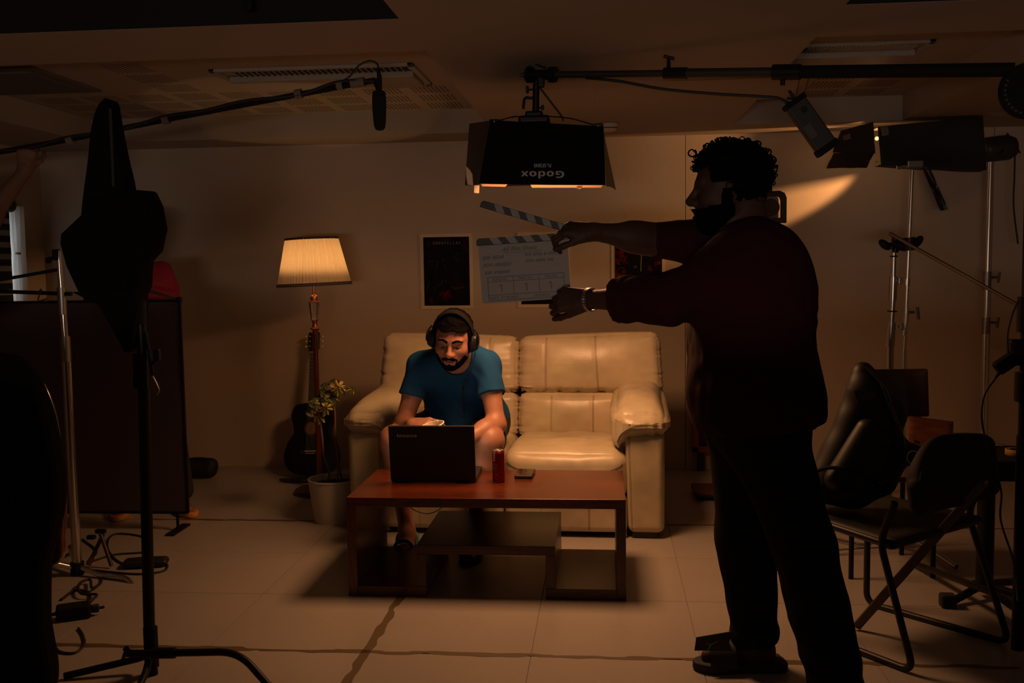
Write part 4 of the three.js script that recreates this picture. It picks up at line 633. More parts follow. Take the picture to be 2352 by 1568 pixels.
// ---------------------------------------------------------------- hooded spot on the far side: stand, lamp head, black wrap, barn doors
const SP = V(2.25, 2.045, -6.22);
{
  const t = thing('spot_lamp', 'spot lamp on a chrome stand with its head in a black wrap', 'studio lamp', [2.33, 0, -6.22]), o = t.position, L = (p) => p.clone().sub(o);
  const foot = V(0, 0, 0);
  part('stand_pole', [rod(V(-0.005, 0.0, 0), V(-0.005, 0.98, 0), 0.021), rod(V(-0.005, 0.9, 0), V(0.0, 2.0, 0), 0.0145)], chrome, t);
  for (const [y, h] of [[1.26, 0.11], [0.985, 0.10]]) { part('pole_collar', rod(V(-0.004, y - h / 2, 0), V(-0.004, y + h / 2, 0), 0.024), dullChrome, t); part('t_knob', [rod(V(0, y + 0.02, 0), V(0.06, y + 0.02, 0), 0.007), rod(V(0.06, y - 0.012, 0), V(0.068, y + 0.052, 0), 0.008)], M([0.12, 0.09, 0.07], 0.5, { metalness: 0.4 }), t); }
  for (const a of [0.4, 2.5, 4.6]) part('stand_leg', pipe([V(0, 0.26, 0), V(0.2 * Math.cos(a), 0.24, 0.2 * Math.sin(a)), V(0.42 * Math.cos(a), 0.012, 0.42 * Math.sin(a))], 0.012), chrome, t);
  part('lamp_head', [lathe([[0.001, 0.0], [0.06, 0.0], [0.075, -0.04], [0.075, -0.16], [0.055, -0.2], [0.001, -0.21]], 32).rotateZ(Math.PI / 2).rotateZ(0.1).translate(-0.06, SP.y, 0)], M([0.03, 0.025, 0.02], 0.5), t);
  part('lens', new THREE.CircleGeometry(0.05, 32).rotateY(-Math.PI / 2).rotateZ(0.1).translate(-0.068, SP.y, 0), M([0.8, 0.7, 0.5], 0.4, { emissive: WARM, emissiveIntensity: 1.2 }), t);
  parts('yoke', [rod(V(0, 1.98, 0), V(0.04, 2.04, 0.085), 0.007), rod(V(0, 1.98, 0), V(0.04, 2.04, -0.085), 0.007)], blackMetal, t);
  part('power_cord', tube([V(0.17, SP.y - 0.02, 0), L(Z(2312, 305, -6.2)), L(Z(2328, 330, -6.2)), L(Z(2330, 400, -6.2)), L(Z(2328, 470, -6.2)), L(Z(2338, 560, -6.2))], 0.005, 60), cableBlack, t);
  rename(t);
  const sp = new THREE.SpotLight(new THREE.Color(1, 0.46, 0.16), SPOT, 0, 18.9 * Math.PI / 180, 0.16, 2); sp.name = 'spot_light'; sp.position.set(SP.x - 0.03, SP.y, SP.z); sp.target.position.copy(sp.position).add(V(-0.959, -0.063, -0.276)); sp.castShadow = true; sp.shadow.radius = 1.2; scene.add(sp, sp.target);
}
{
  // black foil wrap carried by a grip stand: open at the back, its mouth cut by two barn doors
  const c = Z(2094, 380, -6.05), t = thing('light_flag_stand', 'chrome grip stand holding a black wrapped light barrel with barn doors', 'grip stand', [Z(2073, 860, -6.05).x, 0, -6.05]), L = (p) => p.clone().sub(t.position), q = (px, py, z = -6.05) => L(Z(px, py, z));
  const wrapM = M([0.008, 0.007, 0.006], 0.7);
  const sheet = (a, b, cc, d, th = 0.004, bow = 0) => { const g = new THREE.BoxGeometry(1, 1, th, 14, 8, 1), p = g.attributes.position, n = b.clone().sub(a).cross(d.clone().sub(a)).normalize(); for (let i = 0; i < p.count; i++) { const u = p.getX(i) + 0.5, v = p.getY(i) + 0.5, r = a.clone().lerp(b, u).lerp(d.clone().lerp(cc, u), v).addScaledVector(n, p.getZ(i) + bow * Math.sin(u * 3.14) * Math.sin(v * 3.14) + 0.003 * noise3(u * 5, v * 5, 3)); p.setXYZ(i, r.x, r.y, r.z); } return smoothNormals(g); };
  const bk = (p, dz = -0.2) => p.clone().add(V(0.0, 0, dz));
  const A = q(2016, 292), B = q(2258, 268), C = q(2266, 390), D = q(2024, 378);
  part('wrap', [sheet(A, B, C, D, 0.004, 0.03), sheet(A, B, bk(B), bk(A), 0.004, -0.004), sheet(D, C, bk(C, -0.14), bk(D, -0.14), 0.004, 0.004)], wrapM, t, 'black foil wrap');
  // barn-door frame and blades in front of the mouth
  part('rear_door', sheet(q(1932, 300, -6.33), q(2005, 280, -6.14), q(2010, 352, -6.14), q(1912, 350, -6.33), 0.004, 0.01), M([0.02, 0.016, 0.012], 0.6), t, 'curved barn door blade');
  part('lower_door', sheet(q(1915, 352, -6.33), q(2010, 345, -6.14), q(1990, 385, -6.12), q(1898, 386, -6.3), 0.004, 0.01), M([0.016, 0.013, 0.01], 0.6), t, 'lower barn door blade');
  part('tape_patch', sheet(q(2022, 292, -6.04), q(2040, 290, -6.04), q(2042, 310, -6.04), q(2026, 312, -6.04), 0.001), M([0.16, 0.13, 0.1], 0.8), t); part('tape_patch', sheet(q(1935, 312, -6.27), q(1952, 306, -6.23), q(1955, 318, -6.23), q(1938, 323, -6.27), 0.001), M([0.16, 0.13, 0.1], 0.7), t);
  part('pole', [rod(q(2073, 1010), q(2077, 800), 0.016), rod(q(2077, 810), q(2095, 390), 0.0115)], chrome, t);
  part('grip_head', [local(box(0.1, 0.05, 0.05, q(2097, 378).x + t.position.x, q(2097, 378).y, -6.02, 0.012), t), rod(q(2060, 385), q(2120, 372), 0.012)], dullChrome, t);
  parts('pole_collar', [rod(q(2083, 655), q(2084, 640), 0.017), rod(q(2081, 740), q(2082, 708), 0.017), rod(q(2077, 770), q(2081, 735), 0.014)], chrome, t);
  part('t_knob', [rod(q(2085, 717), q(2100, 717), 0.008), rod(q(2107, 705), q(2110, 733), 0.009)], M([0.12, 0.1, 0.08], 0.45, { metalness: 0.5 }), t);
  // dangling ribbon of gel lit by the spill
  part('tape_patch', rod(q(2010, 372), q(2016, 371), 0.002), wrapM, t);
  part('bulb', new THREE.SphereGeometry(0.012, 16, 12).translate(q(2014, 318, -6.2).x, q(2014, 318, -6.2).y, q(2014, 318, -6.2).z), M([0.9, 0.8, 0.6], 0.5, { emissive: WARM, emissiveIntensity: 2.5 }), t);
  { const l = new THREE.PointLight(new THREE.Color(1, 0.52, 0.2), 0.05, 0, 2); l.name = 'barrel_light'; l.position.copy(q(2014, 318, -6.2)); l.castShadow = true; l.shadow.radius = 0.5; t.add(l); }
  part('gel_strip', [sheet(q(2127, 378, -6.1), q(2133, 376, -6.1), q(2156, 432, -6.1), q(2150, 434, -6.1), 0.002, 0.01), sheet(q(2118, 385), q(2126, 383), q(2174, 482), q(2160, 484), 0.003, 0.03), sheet(q(2146, 425), q(2156, 430), q(2178, 480), q(2168, 484), 0.003, 0.01)], M([0.03, 0.02, 0.015], 0.25), t, 'dangling strip of lighting gel');
  for (const a of [0.3, 2.4, 4.5]) part('stand_leg', pipe([V(0, 0.3, 0), V(0.16 * Math.cos(a), 0.28, 0.16 * Math.sin(a)), V(0.4 * Math.cos(a), 0.012, 0.4 * Math.sin(a))], 0.011), chrome, t);
  part('pole_foot', rod(V(0, 0.2, 0), q(2073, 1000), 0.016), chrome, t); rename(t);
  // flags that give the beam its straight upper and lower edge
  const S = V(SP.x - 0.03, SP.y, SP.z), e = V(1.755, 1.953, BACK).sub(S).normalize();
  const blade = (wx, wy, up, n, label) => { // blade plane: S + e + direction to a wall point
    const d = V(wx, wy, BACK).sub(S).normalize(), a = S.clone().addScaledVector(e, 0.26), b = S.clone().addScaledVector(d, 0.44), o = thing('barn_door', label, 'barn door', a.clone().lerp(b, 0.5)), N = d.clone().cross(e).normalize(); if (N.y * up < 0) N.negate();
    const c1 = b.clone().addScaledVector(N, n), c0 = a.clone().addScaledVector(N, n); part('blade', local(sheet(a, b, c1, c0, 0.002), o), wrapM, o); part('hinge', local(rod(c0, c1, 0.004), o), blackMetal, o); };
  blade(0.9, 1.81, 1, 0.2, 'black barn door blade inside the wrapped light barrel');
}

// ---------------------------------------------------------------- people
const skinTex = field(128, (u, v) => { const a = 0.95 + 0.05 * wrapNoise(u, v, 20, 61) + 0.03 * wrapNoise(u, v, 50, 62); return [a, a * (0.98 + 0.03 * wrapNoise(u, v, 8, 63)), a * 0.97]; }, [3, 3], true);
const knit = field(128, (u, v) => 0.5 + 0.35 * Math.sin(u * 6.2832 * 32) * Math.sin(v * 6.2832 * 32) + 0.1 * wrapNoise(u, v, 20, 64), [30, 30]);
const hairTex = field(256, (u, v) => 0.5 + 0.5 * wrapNoise(u * 0.999, v, 64, 65), [6, 1.5]);
const hairM = M([0.003, 0.0025, 0.0023], 0.9, { specularIntensity: 0.06, bumpMap: hairTex, bumpScale: 0.0015 });
// a head in its own frame: chin-to-crown along y, face to +z, ears on x; unit = one head of 0.235 m
function headField({ wide = 1, nose = 1, jaw = 1, chinDrop = 0 } = {}) {
  const b = (x, y, z, rx, ry, rz, e) => ball(V(x, y, z), rx, ry, rz, e), c = (x, y, z, x2, y2, z2, r, r2) => capsule(V(x, y, z), V(x2, y2, z2), r, r2);
  const base = join(0.04, b(0, 0.040 , -0.012, 0.076 * wide, 0.077, 0.094), b(0, -0.015, 0.022, 0.063 * wide, 0.082, 0.066), b(0, -0.072 - chinDrop, 0.036, 0.046 * wide * jaw, 0.036, 0.045), c(-0.05 * wide, -0.055, 0.0, 0, -0.092 - chinDrop, 0.054, 0.022, 0.018), c(0.05 * wide, -0.055, 0.0, 0, -0.092 - chinDrop, 0.054, 0.022, 0.018));
  const brow = join(0.016, c(-0.04, 0.026, 0.071, -0.012, 0.022, 0.081, 0.010, 0.011), c(0.04, 0.026, 0.071, 0.012, 0.022, 0.081, 0.010, 0.011));
  const cheeks = join(0.02, b(-0.043 * wide, -0.026, 0.05, 0.022, 0.02, 0.026), b(0.043 * wide, -0.026, 0.05, 0.022, 0.02, 0.026));
  const sock = [b(-0.0315, 0.002, 0.092, 0.020, 0.0125, 0.018), b(0.0315, 0.002, 0.092, 0.020, 0.0125, 0.018)];
  const lids = join(0.004, b(-0.0315, 0.001, 0.069, 0.0165, 0.0125, 0.014), b(0.0315, 0.001, 0.069, 0.0165, 0.0125, 0.014));
  const slit = [b(-0.0315, -0.0045, 0.088, 0.0135, 0.0021, 0.012, [0, 0, 0.05]), b(0.0315, -0.0045, 0.088, 0.0135, 0.0021, 0.012, [0, 0, -0.05])];
  const nz = join(0.012, c(0, 0.012, 0.086, 0, -0.027, 0.108 * nose ** 0.3, 0.0075, 0.011), b(0, -0.033, 0.105, 0.0125 * nose, 0.0105, 0.013), b(-0.0125 * nose, -0.036, 0.094, 0.0085, 0.0085, 0.0105), b(0.0125 * nose, -0.036, 0.094, 0.0085, 0.0085, 0.0105));
  const nost = join(0.003, b(-0.008, -0.0435, 0.1, 0.0042, 0.003, 0.005), b(0.008, -0.0435, 0.1, 0.0042, 0.003, 0.005));
  const lipU = join(0.006, b(-0.009, -0.0615, 0.0885, 0.013, 0.0048, 0.008, [0, 0, 0.14]), b(0.009, -0.0615, 0.0885, 0.013, 0.0048, 0.008, [0, 0, -0.14])), lipL = b(0, -0.0715, 0.087, 0.0175, 0.0062, 0.0085), mouth = b(0, -0.066, 0.098, 0.021, 0.0016, 0.01);
  const muzzle = b(0, -0.062, 0.064, 0.03, 0.028, 0.026);
  const ear = (s) => join(0.006, b(s * 0.077 * wide, -0.008, -0.012, 0.008, 0.03, 0.018, [0.15, s * 0.35, 0]), b(s * 0.074 * wide, -0.03, -0.004, 0.007, 0.011, 0.009)), ears = [ear(-1), ear(1)];
  return (x, y, z) => {
    let d = base(x, y, z); d = smin(d, cheeks(x, y, z), 0.03); d = smin(d, muzzle(x, y, z), 0.025);
    for (const s of sock) d = -smin(-d, s(x, y, z), 0.014);
    d = smin(d, brow(x, y, z), 0.014); d = smin(d, lids(x, y, z), 0.004); for (const s of slit) d = -smin(-d, s(x, y, z), 0.003);
    d = smin(d, nz(x, y, z), 0.010); d = -smin(-d, nost(x, y, z), 0.003);
    d = smin(d, lipU(x, y, z), 0.004); d = smin(d, lipL(x, y, z), 0.004); d = -smin(-d, mouth(x, y, z), 0.003);
    for (const e of ears) d = smin(d, e(x, y, z), 0.008);
    return d;
  };
}
const placed = (f, m) => { const e = m.clone().invert().elements, s = Math.cbrt(Math.abs(m.determinant())); return (x, y, z) => s * f(e[0] * x + e[4] * y + e[8] * z + e[12], e[1] * x + e[5] * y + e[9] * z + e[13], e[2] * x + e[6] * y + e[10] * z + e[14]); };
const frame = (p, rot, s) => new THREE.Matrix4().compose(p, new THREE.Quaternion().setFromEuler(new THREE.Euler(...rot, 'YXZ')), V(s, s, s));
// a hand: wrist w, palm direction d (to the knuckles), back-of-hand normal n, side s (+1: thumb towards d x n), bends per finger
function hand(w, d, n, s, { curl = [0.5, 0.6, 0.65, 0.7], thumb = 0.5, size = 1, spread = 0.1, thumbOut = 0.75 } = {}) {
  d = d.clone().normalize(); n = n.clone().addScaledVector(d, -n.dot(d)).normalize(); const t = d.clone().cross(n).multiplyScalar(s).normalize(), k = size;
  const at = (a, b, c) => w.clone().addScaledVector(d, a * k).addScaledVector(t, b * k).addScaledVector(n, c * k), fs = [];
  const palm = join(0.018, capsule(w, at(0.03, 0.012, 0), 0.025 * k, 0.02 * k), capsule(at(0.02, 0.016, 0), at(0.086, 0.03, 0.002), 0.0165 * k, 0.0125 * k), capsule(at(0.02, 0.0, 0), at(0.09, 0.008, 0.003), 0.0165 * k, 0.0125 * k), capsule(at(0.02, -0.01, 0), at(0.086, -0.013, 0.002), 0.0165 * k, 0.0125 * k), capsule(at(0.02, -0.018, 0), at(0.078, -0.032, 0), 0.0165 * k, 0.0115 * k), capsule(at(0.015, 0.02, -0.008), at(0.05, 0.034, -0.014), 0.015 * k, 0.013 * k));
  [[0.088, 0.031, [0.042, 0.026, 0.02]], [0.093, 0.0095, [0.047, 0.029, 0.021]], [0.089, -0.013, [0.043, 0.027, 0.02]], [0.08, -0.033, [0.034, 0.02, 0.018]]].forEach(([a, b, L], i) => {
    let p = at(a, b, 0.001), ang = 0; const q = [p], lat = (b / 0.03) * spread; L.forEach((l, j) => { ang += curl[i] * (j === 0 ? 0.9 : j === 1 ? 1.25 : 0.8); const v = d.clone().multiplyScalar(Math.cos(ang)).addScaledVector(n, -Math.sin(ang)).addScaledVector(t, lat * Math.cos(ang)).normalize(); p = p.clone().addScaledVector(v, l * k); q.push(p); });
    const r = (i === 3 ? 0.0076 : 0.0088) * k; fs.push(join(0.004, capsule(q[0], q[1], r * 1.08, r), capsule(q[1], q[2], r, r * 0.92), capsule(q[2], q[3], r * 0.92, r * 0.76)));
  });
  { let p = at(0.03, 0.028, -0.008); const q = [p], ds = [[0.62, 0.75, -0.25], [0.85, 0.5 * (1 - thumb) + 0.1, -0.3 - 0.4 * thumb], [0.85, 0.2 - 0.6 * thumb, -0.3 - 0.6 * thumb]], L = [0.038, 0.034, 0.027]; ds.forEach(([a, b, c], j) => { const v = d.clone().multiplyScalar(a).addScaledVector(t, b * thumbOut / 0.75).addScaledVector(n, c).normalize(); p = p.clone().addScaledVector(v, L[j] * k); q.push(p); }); fs.push(join(0.006, capsule(q[0], q[1], 0.0135 * k, 0.0108 * k), capsule(q[1], q[2], 0.0105 * k, 0.0098 * k), capsule(q[2], q[3], 0.0098 * k, 0.0082 * k))); }
  return (x, y, z) => { let m = palm(x, y, z), e = 9; for (const f of fs) { const v = f(x, y, z); e = e > 8 ? v : Math.min(e, v); } return smin(m, e, 0.008 * k); };
}
const bounds = (pts, m) => { const b = new THREE.Box3().setFromPoints(pts); return [b.min.subScalar(m), b.max.addScalar(m)]; };
const folds = (f, amp, k) => (x, y, z) => f(x, y, z) + amp * (noise3(x * k, y * k * 0.8, z * k) + 0.5 * noise3(x * k * 2.3 + 7, y * k * 1.6, z * k * 2.1));

// ---- the seated man: leaning over the laptop, tub in one hand
{
  const s = { hipL: V(-0.83, 0.56, -5.12), hipR: V(-0.63, 0.56, -5.12), belly: V(-0.735, 0.68, -5.04), chest: V(-0.735, 0.83, -4.86), neck: V(-0.722, 0.945, -4.765), shL: Z(968, 842, -4.77), shR: Z(1118, 836, -4.75) };
  const eL = Z(925, 978, -4.70), wL = Z(946, 974, -4.56), eR = Z(1140, 975, -4.64), wR = Z(1062, 1012, -4.47);
  const kL = Z(905, 1010, -4.62), kR = Z(1124, 1012, -4.58), aR = V(-0.645, 0.09, -4.60), aL = V(-0.975, 0.09, -4.66);
  const hm = frame(Z(1041, 778, -4.62), [0.34, -0.03, -0.105], 1.1), hp = (x, y, z) => V(x, y, z).applyMatrix4(hm);
  const t = thing('person', 'seated bearded man in a blue T-shirt and headphones leaning over the laptop', 'person', [-0.73, 0, -4.8]), put = (n, g, m, l) => part(n, local(g, t), m, t, l);
  const skinM = M([0.43, 0.205, 0.125], 0.5, { map: skinTex, sheen: 0.15, sheenRoughness: 0.6 });
  const torso = join(0.09, capsule(s.hipL, s.hipR, 0.125, 0.125), capsule(V(-0.79, 0.66, -5.08), V(-0.69, 0.66, -5.08), 0.125, 0.125), capsule(V(-0.80, 0.80, -4.93), V(-0.665, 0.80, -4.93), 0.125, 0.125), capsule(V(-0.80, 0.855, -4.84), V(-0.655, 0.86, -4.83), 0.092, 0.092), capsule(s.shL, s.neck, 0.05, 0.058), capsule(s.shR, s.neck, 0.05, 0.058));
  const armL = join(0.035, capsule(s.shL, s.shL.clone().lerp(eL, 0.4), 0.05, 0.05), capsule(s.shL.clone().lerp(eL, 0.35), eL, 0.051, 0.043), capsule(eL, eL.clone().lerp(wL, 0.35), 0.042, 0.045), capsule(eL.clone().lerp(wL, 0.3), wL, 0.044, 0.027));
  const armR = join(0.035, capsule(s.shR, s.shR.clone().lerp(eR, 0.4), 0.05, 0.05), capsule(s.shR.clone().lerp(eR, 0.35), eR, 0.051, 0.043), capsule(eR, eR.clone().lerp(wR, 0.35), 0.042, 0.046), capsule(eR.clone().lerp(wR, 0.3), wR, 0.045, 0.027));
  const leg = (h, k, a) => join(0.05, capsule(h, k, 0.092, 0.064), capsule(k, k.clone().lerp(a, 0.3), 0.062, 0.057), capsule(k.clone().lerp(a, 0.25).add(V(0, 0, -0.018)), a, 0.055, 0.036));
  const legL = leg(s.hipL, kL, aL), legR = leg(s.hipR, kR, aR);
  const foot = (a) => join(0.03, capsule(a, a.clone().add(V(0, -0.05, 0.0)), 0.038, 0.036), capsule(a.clone().add(V(0, -0.055, -0.03)), a.clone().add(V(0.01, -0.066, 0.13)), 0.034, 0.022));
  const neck = join(0.03, capsule(s.neck, hp(0, -0.06, -0.02), 0.062, 0.056), capsule(s.neck.clone().add(V(0, -0.01, -0.03)), hp(0, -0.02, -0.04), 0.06, 0.055));
  const skull = placed(headField({ wide: 1.0, jaw: 1.04 }), hm);
  const hL = hand(wL, V(0.9, 0.10, 0.38), V(-0.2, 0.9, 0.4), -1, { curl: [0.42, 0.46, 0.5, 0.54], thumb: 0.4, size: 1.0 }), hR = hand(wR, V(-0.85, -0.25, 0.25), V(0.1, -0.2, 0.95), 1, { curl: [0.45, 0.5, 0.5, 0.5], size: 1.0 });
  const upper = join(0.035, torso, armL, armR, neck), lower = join(0.035, legL, legR, foot(aL), foot(aR)), body = (x, y, z) => smin(upper(x, y, z), lower(x, y, z), 0.008);
  const whole = (x, y, z) => smin(smin(smin(body(x, y, z), skull(x, y, z), 0.02), hL(x, y, z), 0.016), hR(x, y, z), 0.016);
  const [b0, b1] = bounds([V(-1.12, 0.0, -5.28), V(-0.42, 0.9, -4.36), s.neck], 0.02);
  const hb = [hp(-0.1, -0.125, -0.125), hp(0.1, 0.14, 0.13), hp(-0.1, 0.14, -0.12), hp(0.1, -0.12, 0.13)], [h0, h1] = bounds(hb, 0.02);
  const yCut = 0.915; // one surface meshed in three grids: body, head, hands
  const only = (f, keep) => (x, y, z) => Math.max(f(x, y, z), keep(x, y, z));
  const inBox = (a, b) => (x, y, z) => Math.max(a.x - x, x - b.x, a.y - y, y - b.y, a.z - z, z - b.z);
  const gl = bounds([wL.clone().add(V(-0.03, -0.09, -0.02)), wL.clone().add(V(0.2, 0.06, 0.17))], 0.012), gr = bounds([wR.clone().add(V(0.03, 0.05, -0.05)), wR.clone().add(V(-0.19, -0.1, 0.08))], 0.012);
  const gs = [skin(body, b0, b1, 0.0105), skin((x, y, z) => smin(body(x, y, z), skull(x, y, z), 0.02), h0, h1, 0.0032), skin((x, y, z) => smin(body(x, y, z), hL(x, y, z), 0.016), gl[0], gl[1], 0.0034), skin((x, y, z) => smin(body(x, y, z), hR(x, y, z), 0.016), gr[0], gr[1], 0.0034)];
  put('body', mergeGeometries(gs.map((g) => { g.deleteAttribute('uv'); return boxUV(g); })), skinM);
  // eyes, brows, lips, beard, hair
  const hg = (g) => g.applyMatrix4(hm);
  for (const k of [-1, 1]) { const e = put('eye', hg(new THREE.SphereGeometry(0.0122, 20, 16).translate(k * 0.0315, -0.0005, 0.0705)), M([0.09, 0.075, 0.065], 0.8, MATT), 'white of the eye'); part('iris', local(hg(new THREE.SphereGeometry(0.0062, 16, 12).scale(1, 1, 0.45).translate(k * 0.0312 - 0.0012, -0.0055, 0.0800)), t), M([0.012, 0.008, 0.006], 0.5), e); }
  const near = (g, f) => (x, y, z) => Math.max(f(x, y, z), g(x, y, z));
  const rel = (f) => placed(f, hm);
  const browRegion = rel((x, y, z) => { const a = Math.abs(x), yy = 0.0235 + 0.006 * Math.sin(Math.min(1, Math.max(0, (a - 0.012) / 0.038)) * 3.0) - 0.1 * Math.max(0, a - 0.04), w = 0.0052 * (1 - 0.55 * Math.max(0, (a - 0.02) / 0.035)); return Math.max(Math.abs(y - yy) - w, a - 0.055, 0.010 - a, 0.04 - z); });
  put('eyebrow', skin(near(grow(skull, 0.0022), browRegion), hp(-0.085, -0.02, 0.03).min(hp(0.085, 0.06, 0.12)).subScalar(0.03), hp(-0.085, -0.02, 0.03).max(hp(0.085, 0.06, 0.12)).addScalar(0.03), 0.0022), hairM);
  const beardRegion = rel((x, y, z) => {
    const a = Math.abs(x), top = -0.042 - 0.01 * noise3(x * 90, y * 90, 3) * 0.4;
    const mous = Math.max(Math.abs(y - (-0.0525 - 0.35 * Math.max(0, a - 0.010))) - (0.0068 - 0.12 * Math.max(0, a - 0.012)), a - 0.034, 0.06 - z);
    const side = Math.max(Math.abs(a - 0.031 + 0.12 * (-0.06 - y)) - 0.0028, y + 0.055, -0.10 - y, 0.045 - z);
    const chin = Math.max(Math.hypot(a / 1.25, (y + 0.104) / 0.9) - 0.0245, 0.03 - z), soul = Math.max(a - 0.006, Math.abs(y + 0.085) - 0.008, 0.05 - z);
    const yb = -0.083 + 1.15 * Math.max(0, a - 0.026) - 0.004 * noise3(x * 120, y * 60, 7), jawl = Math.max(y - Math.min(yb, -0.046), a - 0.080, 0.016 - a, 0.012 - z + 0.25 * (y + 0.06), 0.9 * (a - 0.062) + (y + 0.062) * 0.2 - 0.004), burn = Math.max(Math.abs(z - 0.012) - 0.010, y - 0.0, -0.05 - y, 0.05 - a);
    return Math.min(mous, side, chin, soul, jawl, burn) + 0.0022 * noise3(x * 260, y * 260, z * 260) + 0.002 * noise3(x * 110, y * 110, z * 110);
  });
  const lo = [-0.09, -0.14, -0.03], hi = [0.09, -0.03, 0.12], cor = []; for (let i = 0; i < 8; i++) cor.push(hp(i & 1 ? hi[0] : lo[0], i & 2 ? hi[1] : lo[1], i & 4 ? hi[2] : lo[2])); const [q0, q1] = bounds(cor, 0.002);
  put('beard', skin(near((x, y, z) => skull(x, y, z) - 0.0026 - 0.0012 * noise3(x * 320, y * 320, z * 320), beardRegion), q0, q1, 0.0022), hairM, 'short black beard and moustache');
  put('lips', skin(near(grow(skull, 0.0006), rel((x, y, z) => Math.max(Math.hypot(x / 0.021, (y + 0.067) / 0.010) * 0.01 - 0.01, 0.07 - z))), q0, q1, 0.0022), M([0.30, 0.11, 0.08], 0.45), 'lips');
  const hairRegion = rel((x, y, z) => { // hairline over the forehead, sides to the ears, nape
    const a = Math.abs(x), line = 0.066 + 0.006 * noise3(x * 55, 2, 1) - 0.010 * (a / 0.06) ** 2 * 0 + (x > 0.02 ? -0.003 : 0.002), front = z > 0.0 ? line - y - Math.max(0, 0.03 - z) * 0.3 : -1, side = 0.028 - y - 0.0, temple = Math.max(-(z - 0.034 + 0.25 * (y - 0.03)), 0);
    let d = z > 0.036 + 0.10 * Math.max(0, 0.066 - y) ? line - y : -0.02 + Math.max(0, -0.03 - y) * 1; if (z < 0.04 && z > 0.02 && y < 0.066 - 0.0) d = Math.min(d, 0.0); if (y < -0.035) d = Math.max(d, -0.035 - y); if (z > -0.05 && y < -0.03) d = Math.max(d, -0.03 - y); return d; });
  const hairF = near((x, y, z) => { const n = noise3(x * 34, y * 46, z * 34), m = noise3(x * 90, y * 90, z * 90); return skull(x, y, z) - 0.010 - 0.004 * n - 0.0022 * m - Math.max(0, hm2(x, y, z)); }, hairRegion);
  function hm2(x, y, z) { const p = V(x, y, z).applyMatrix4(hmi); return 0.007 * Math.max(0, (p.y - 0.04) / 0.09) * (0.6 + 0.4 * Math.max(0, p.z / 0.09)); }
  const hmi = hm.clone().invert();
  const hc = []; for (let i = 0; i < 8; i++) hc.push(hp(i & 1 ? 0.11 : -0.11, i & 2 ? 0.175 : -0.06, i & 4 ? 0.12 : -0.14)); const [r0, r1] = bounds(hc, 0.002);
  put('hair', skin(hairF, r0, r1, 0.0036), hairM, 'short black hair');
  // T-shirt
  const cuff = (sh, e, k) => { const d = e.clone().sub(sh).normalize(); return half(sh.clone().lerp(e, k), d); };
  const sleeve = (sh, e) => cut(join(0.03, capsule(sh, sh.clone().lerp(e, 0.6), 0.068, 0.071)), cuff(sh, e, 0.50));
  const tor = cut(join(0.07, grow(torso, 0.012), capsule(V(-0.75, 0.80, -4.88), V(-0.74, 0.63, -4.94), 0.10, 0.135), capsule(V(-0.79, 0.66, -4.98), V(-0.68, 0.66, -4.98), 0.13, 0.13)), half(V(-0.73, 0.585, -5.0), V(0, -1, -0.1)));
  const neckHole = ball(V(-0.722, 0.952, -4.705), 0.074, 0.082, 0.10, [0.5, 0, 0]);
  const pleat = (x, y, z) => 0.007 * noise3(x * 14, y * 9 + z * 5, z * 12) + 0.0035 * noise3(x * 26 + y * 18, y * 15, z * 26) + 0.004 * Math.max(0, 1 - Math.abs(y - 0.72) / 0.1) * Math.sin((y * 1.2 + x * 0.5 + z) * 90) * Math.max(0, noise3(x * 8, y * 8, 4));
  const sl = sleeve(s.shL, eL), sr = sleeve(s.shR, eR), shirt = (x, y, z) => { let d = smin(smin(tor(x, y, z), sl(x, y, z), 0.04), sr(x, y, z), 0.04) + pleat(x, y, z); d = -smin(-d, neckHole(x, y, z), 0.008); return d; };
  const blue = M([0.010, 0.070, 0.19], 0.9, { bumpMap: knit, bumpScale: 0.0006, specularIntensity: 0.4 });
  const [t0, t1] = bounds([V(-1.08, 0.56, -5.3), V(-0.42, 1.06, -4.62)], 0.02);
  const top = put('t_shirt', skin(shirt, t0, t1, 0.0068), blue, 'blue cotton T-shirt');
  const shorts = (x, y, z) => { let d = smin(cut(grow(legL, 0.018), half(s.hipL.clone().lerp(kL, 0.80), kL.clone().sub(s.hipL)))(x, y, z), cut(grow(legR, 0.02), half(s.hipR.clone().lerp(kR, 0.84), kR.clone().sub(s.hipR)))(x, y, z), 0.03); d = smin(d, cut(grow(torso, 0.006), half(V(-0.73, 0.63, -5.0), V(0, 1, 0.3)))(x, y, z), 0.03); return d + 0.005 * noise3(x * 16, y * 16, z * 16); };
  put('shorts', skin(shorts, ...bounds([V(-1.1, 0.4, -5.3), V(-0.44, 0.74, -4.6)], 0.03), 0.009), M([0.012, 0.012, 0.015], 0.9), 'black shorts');
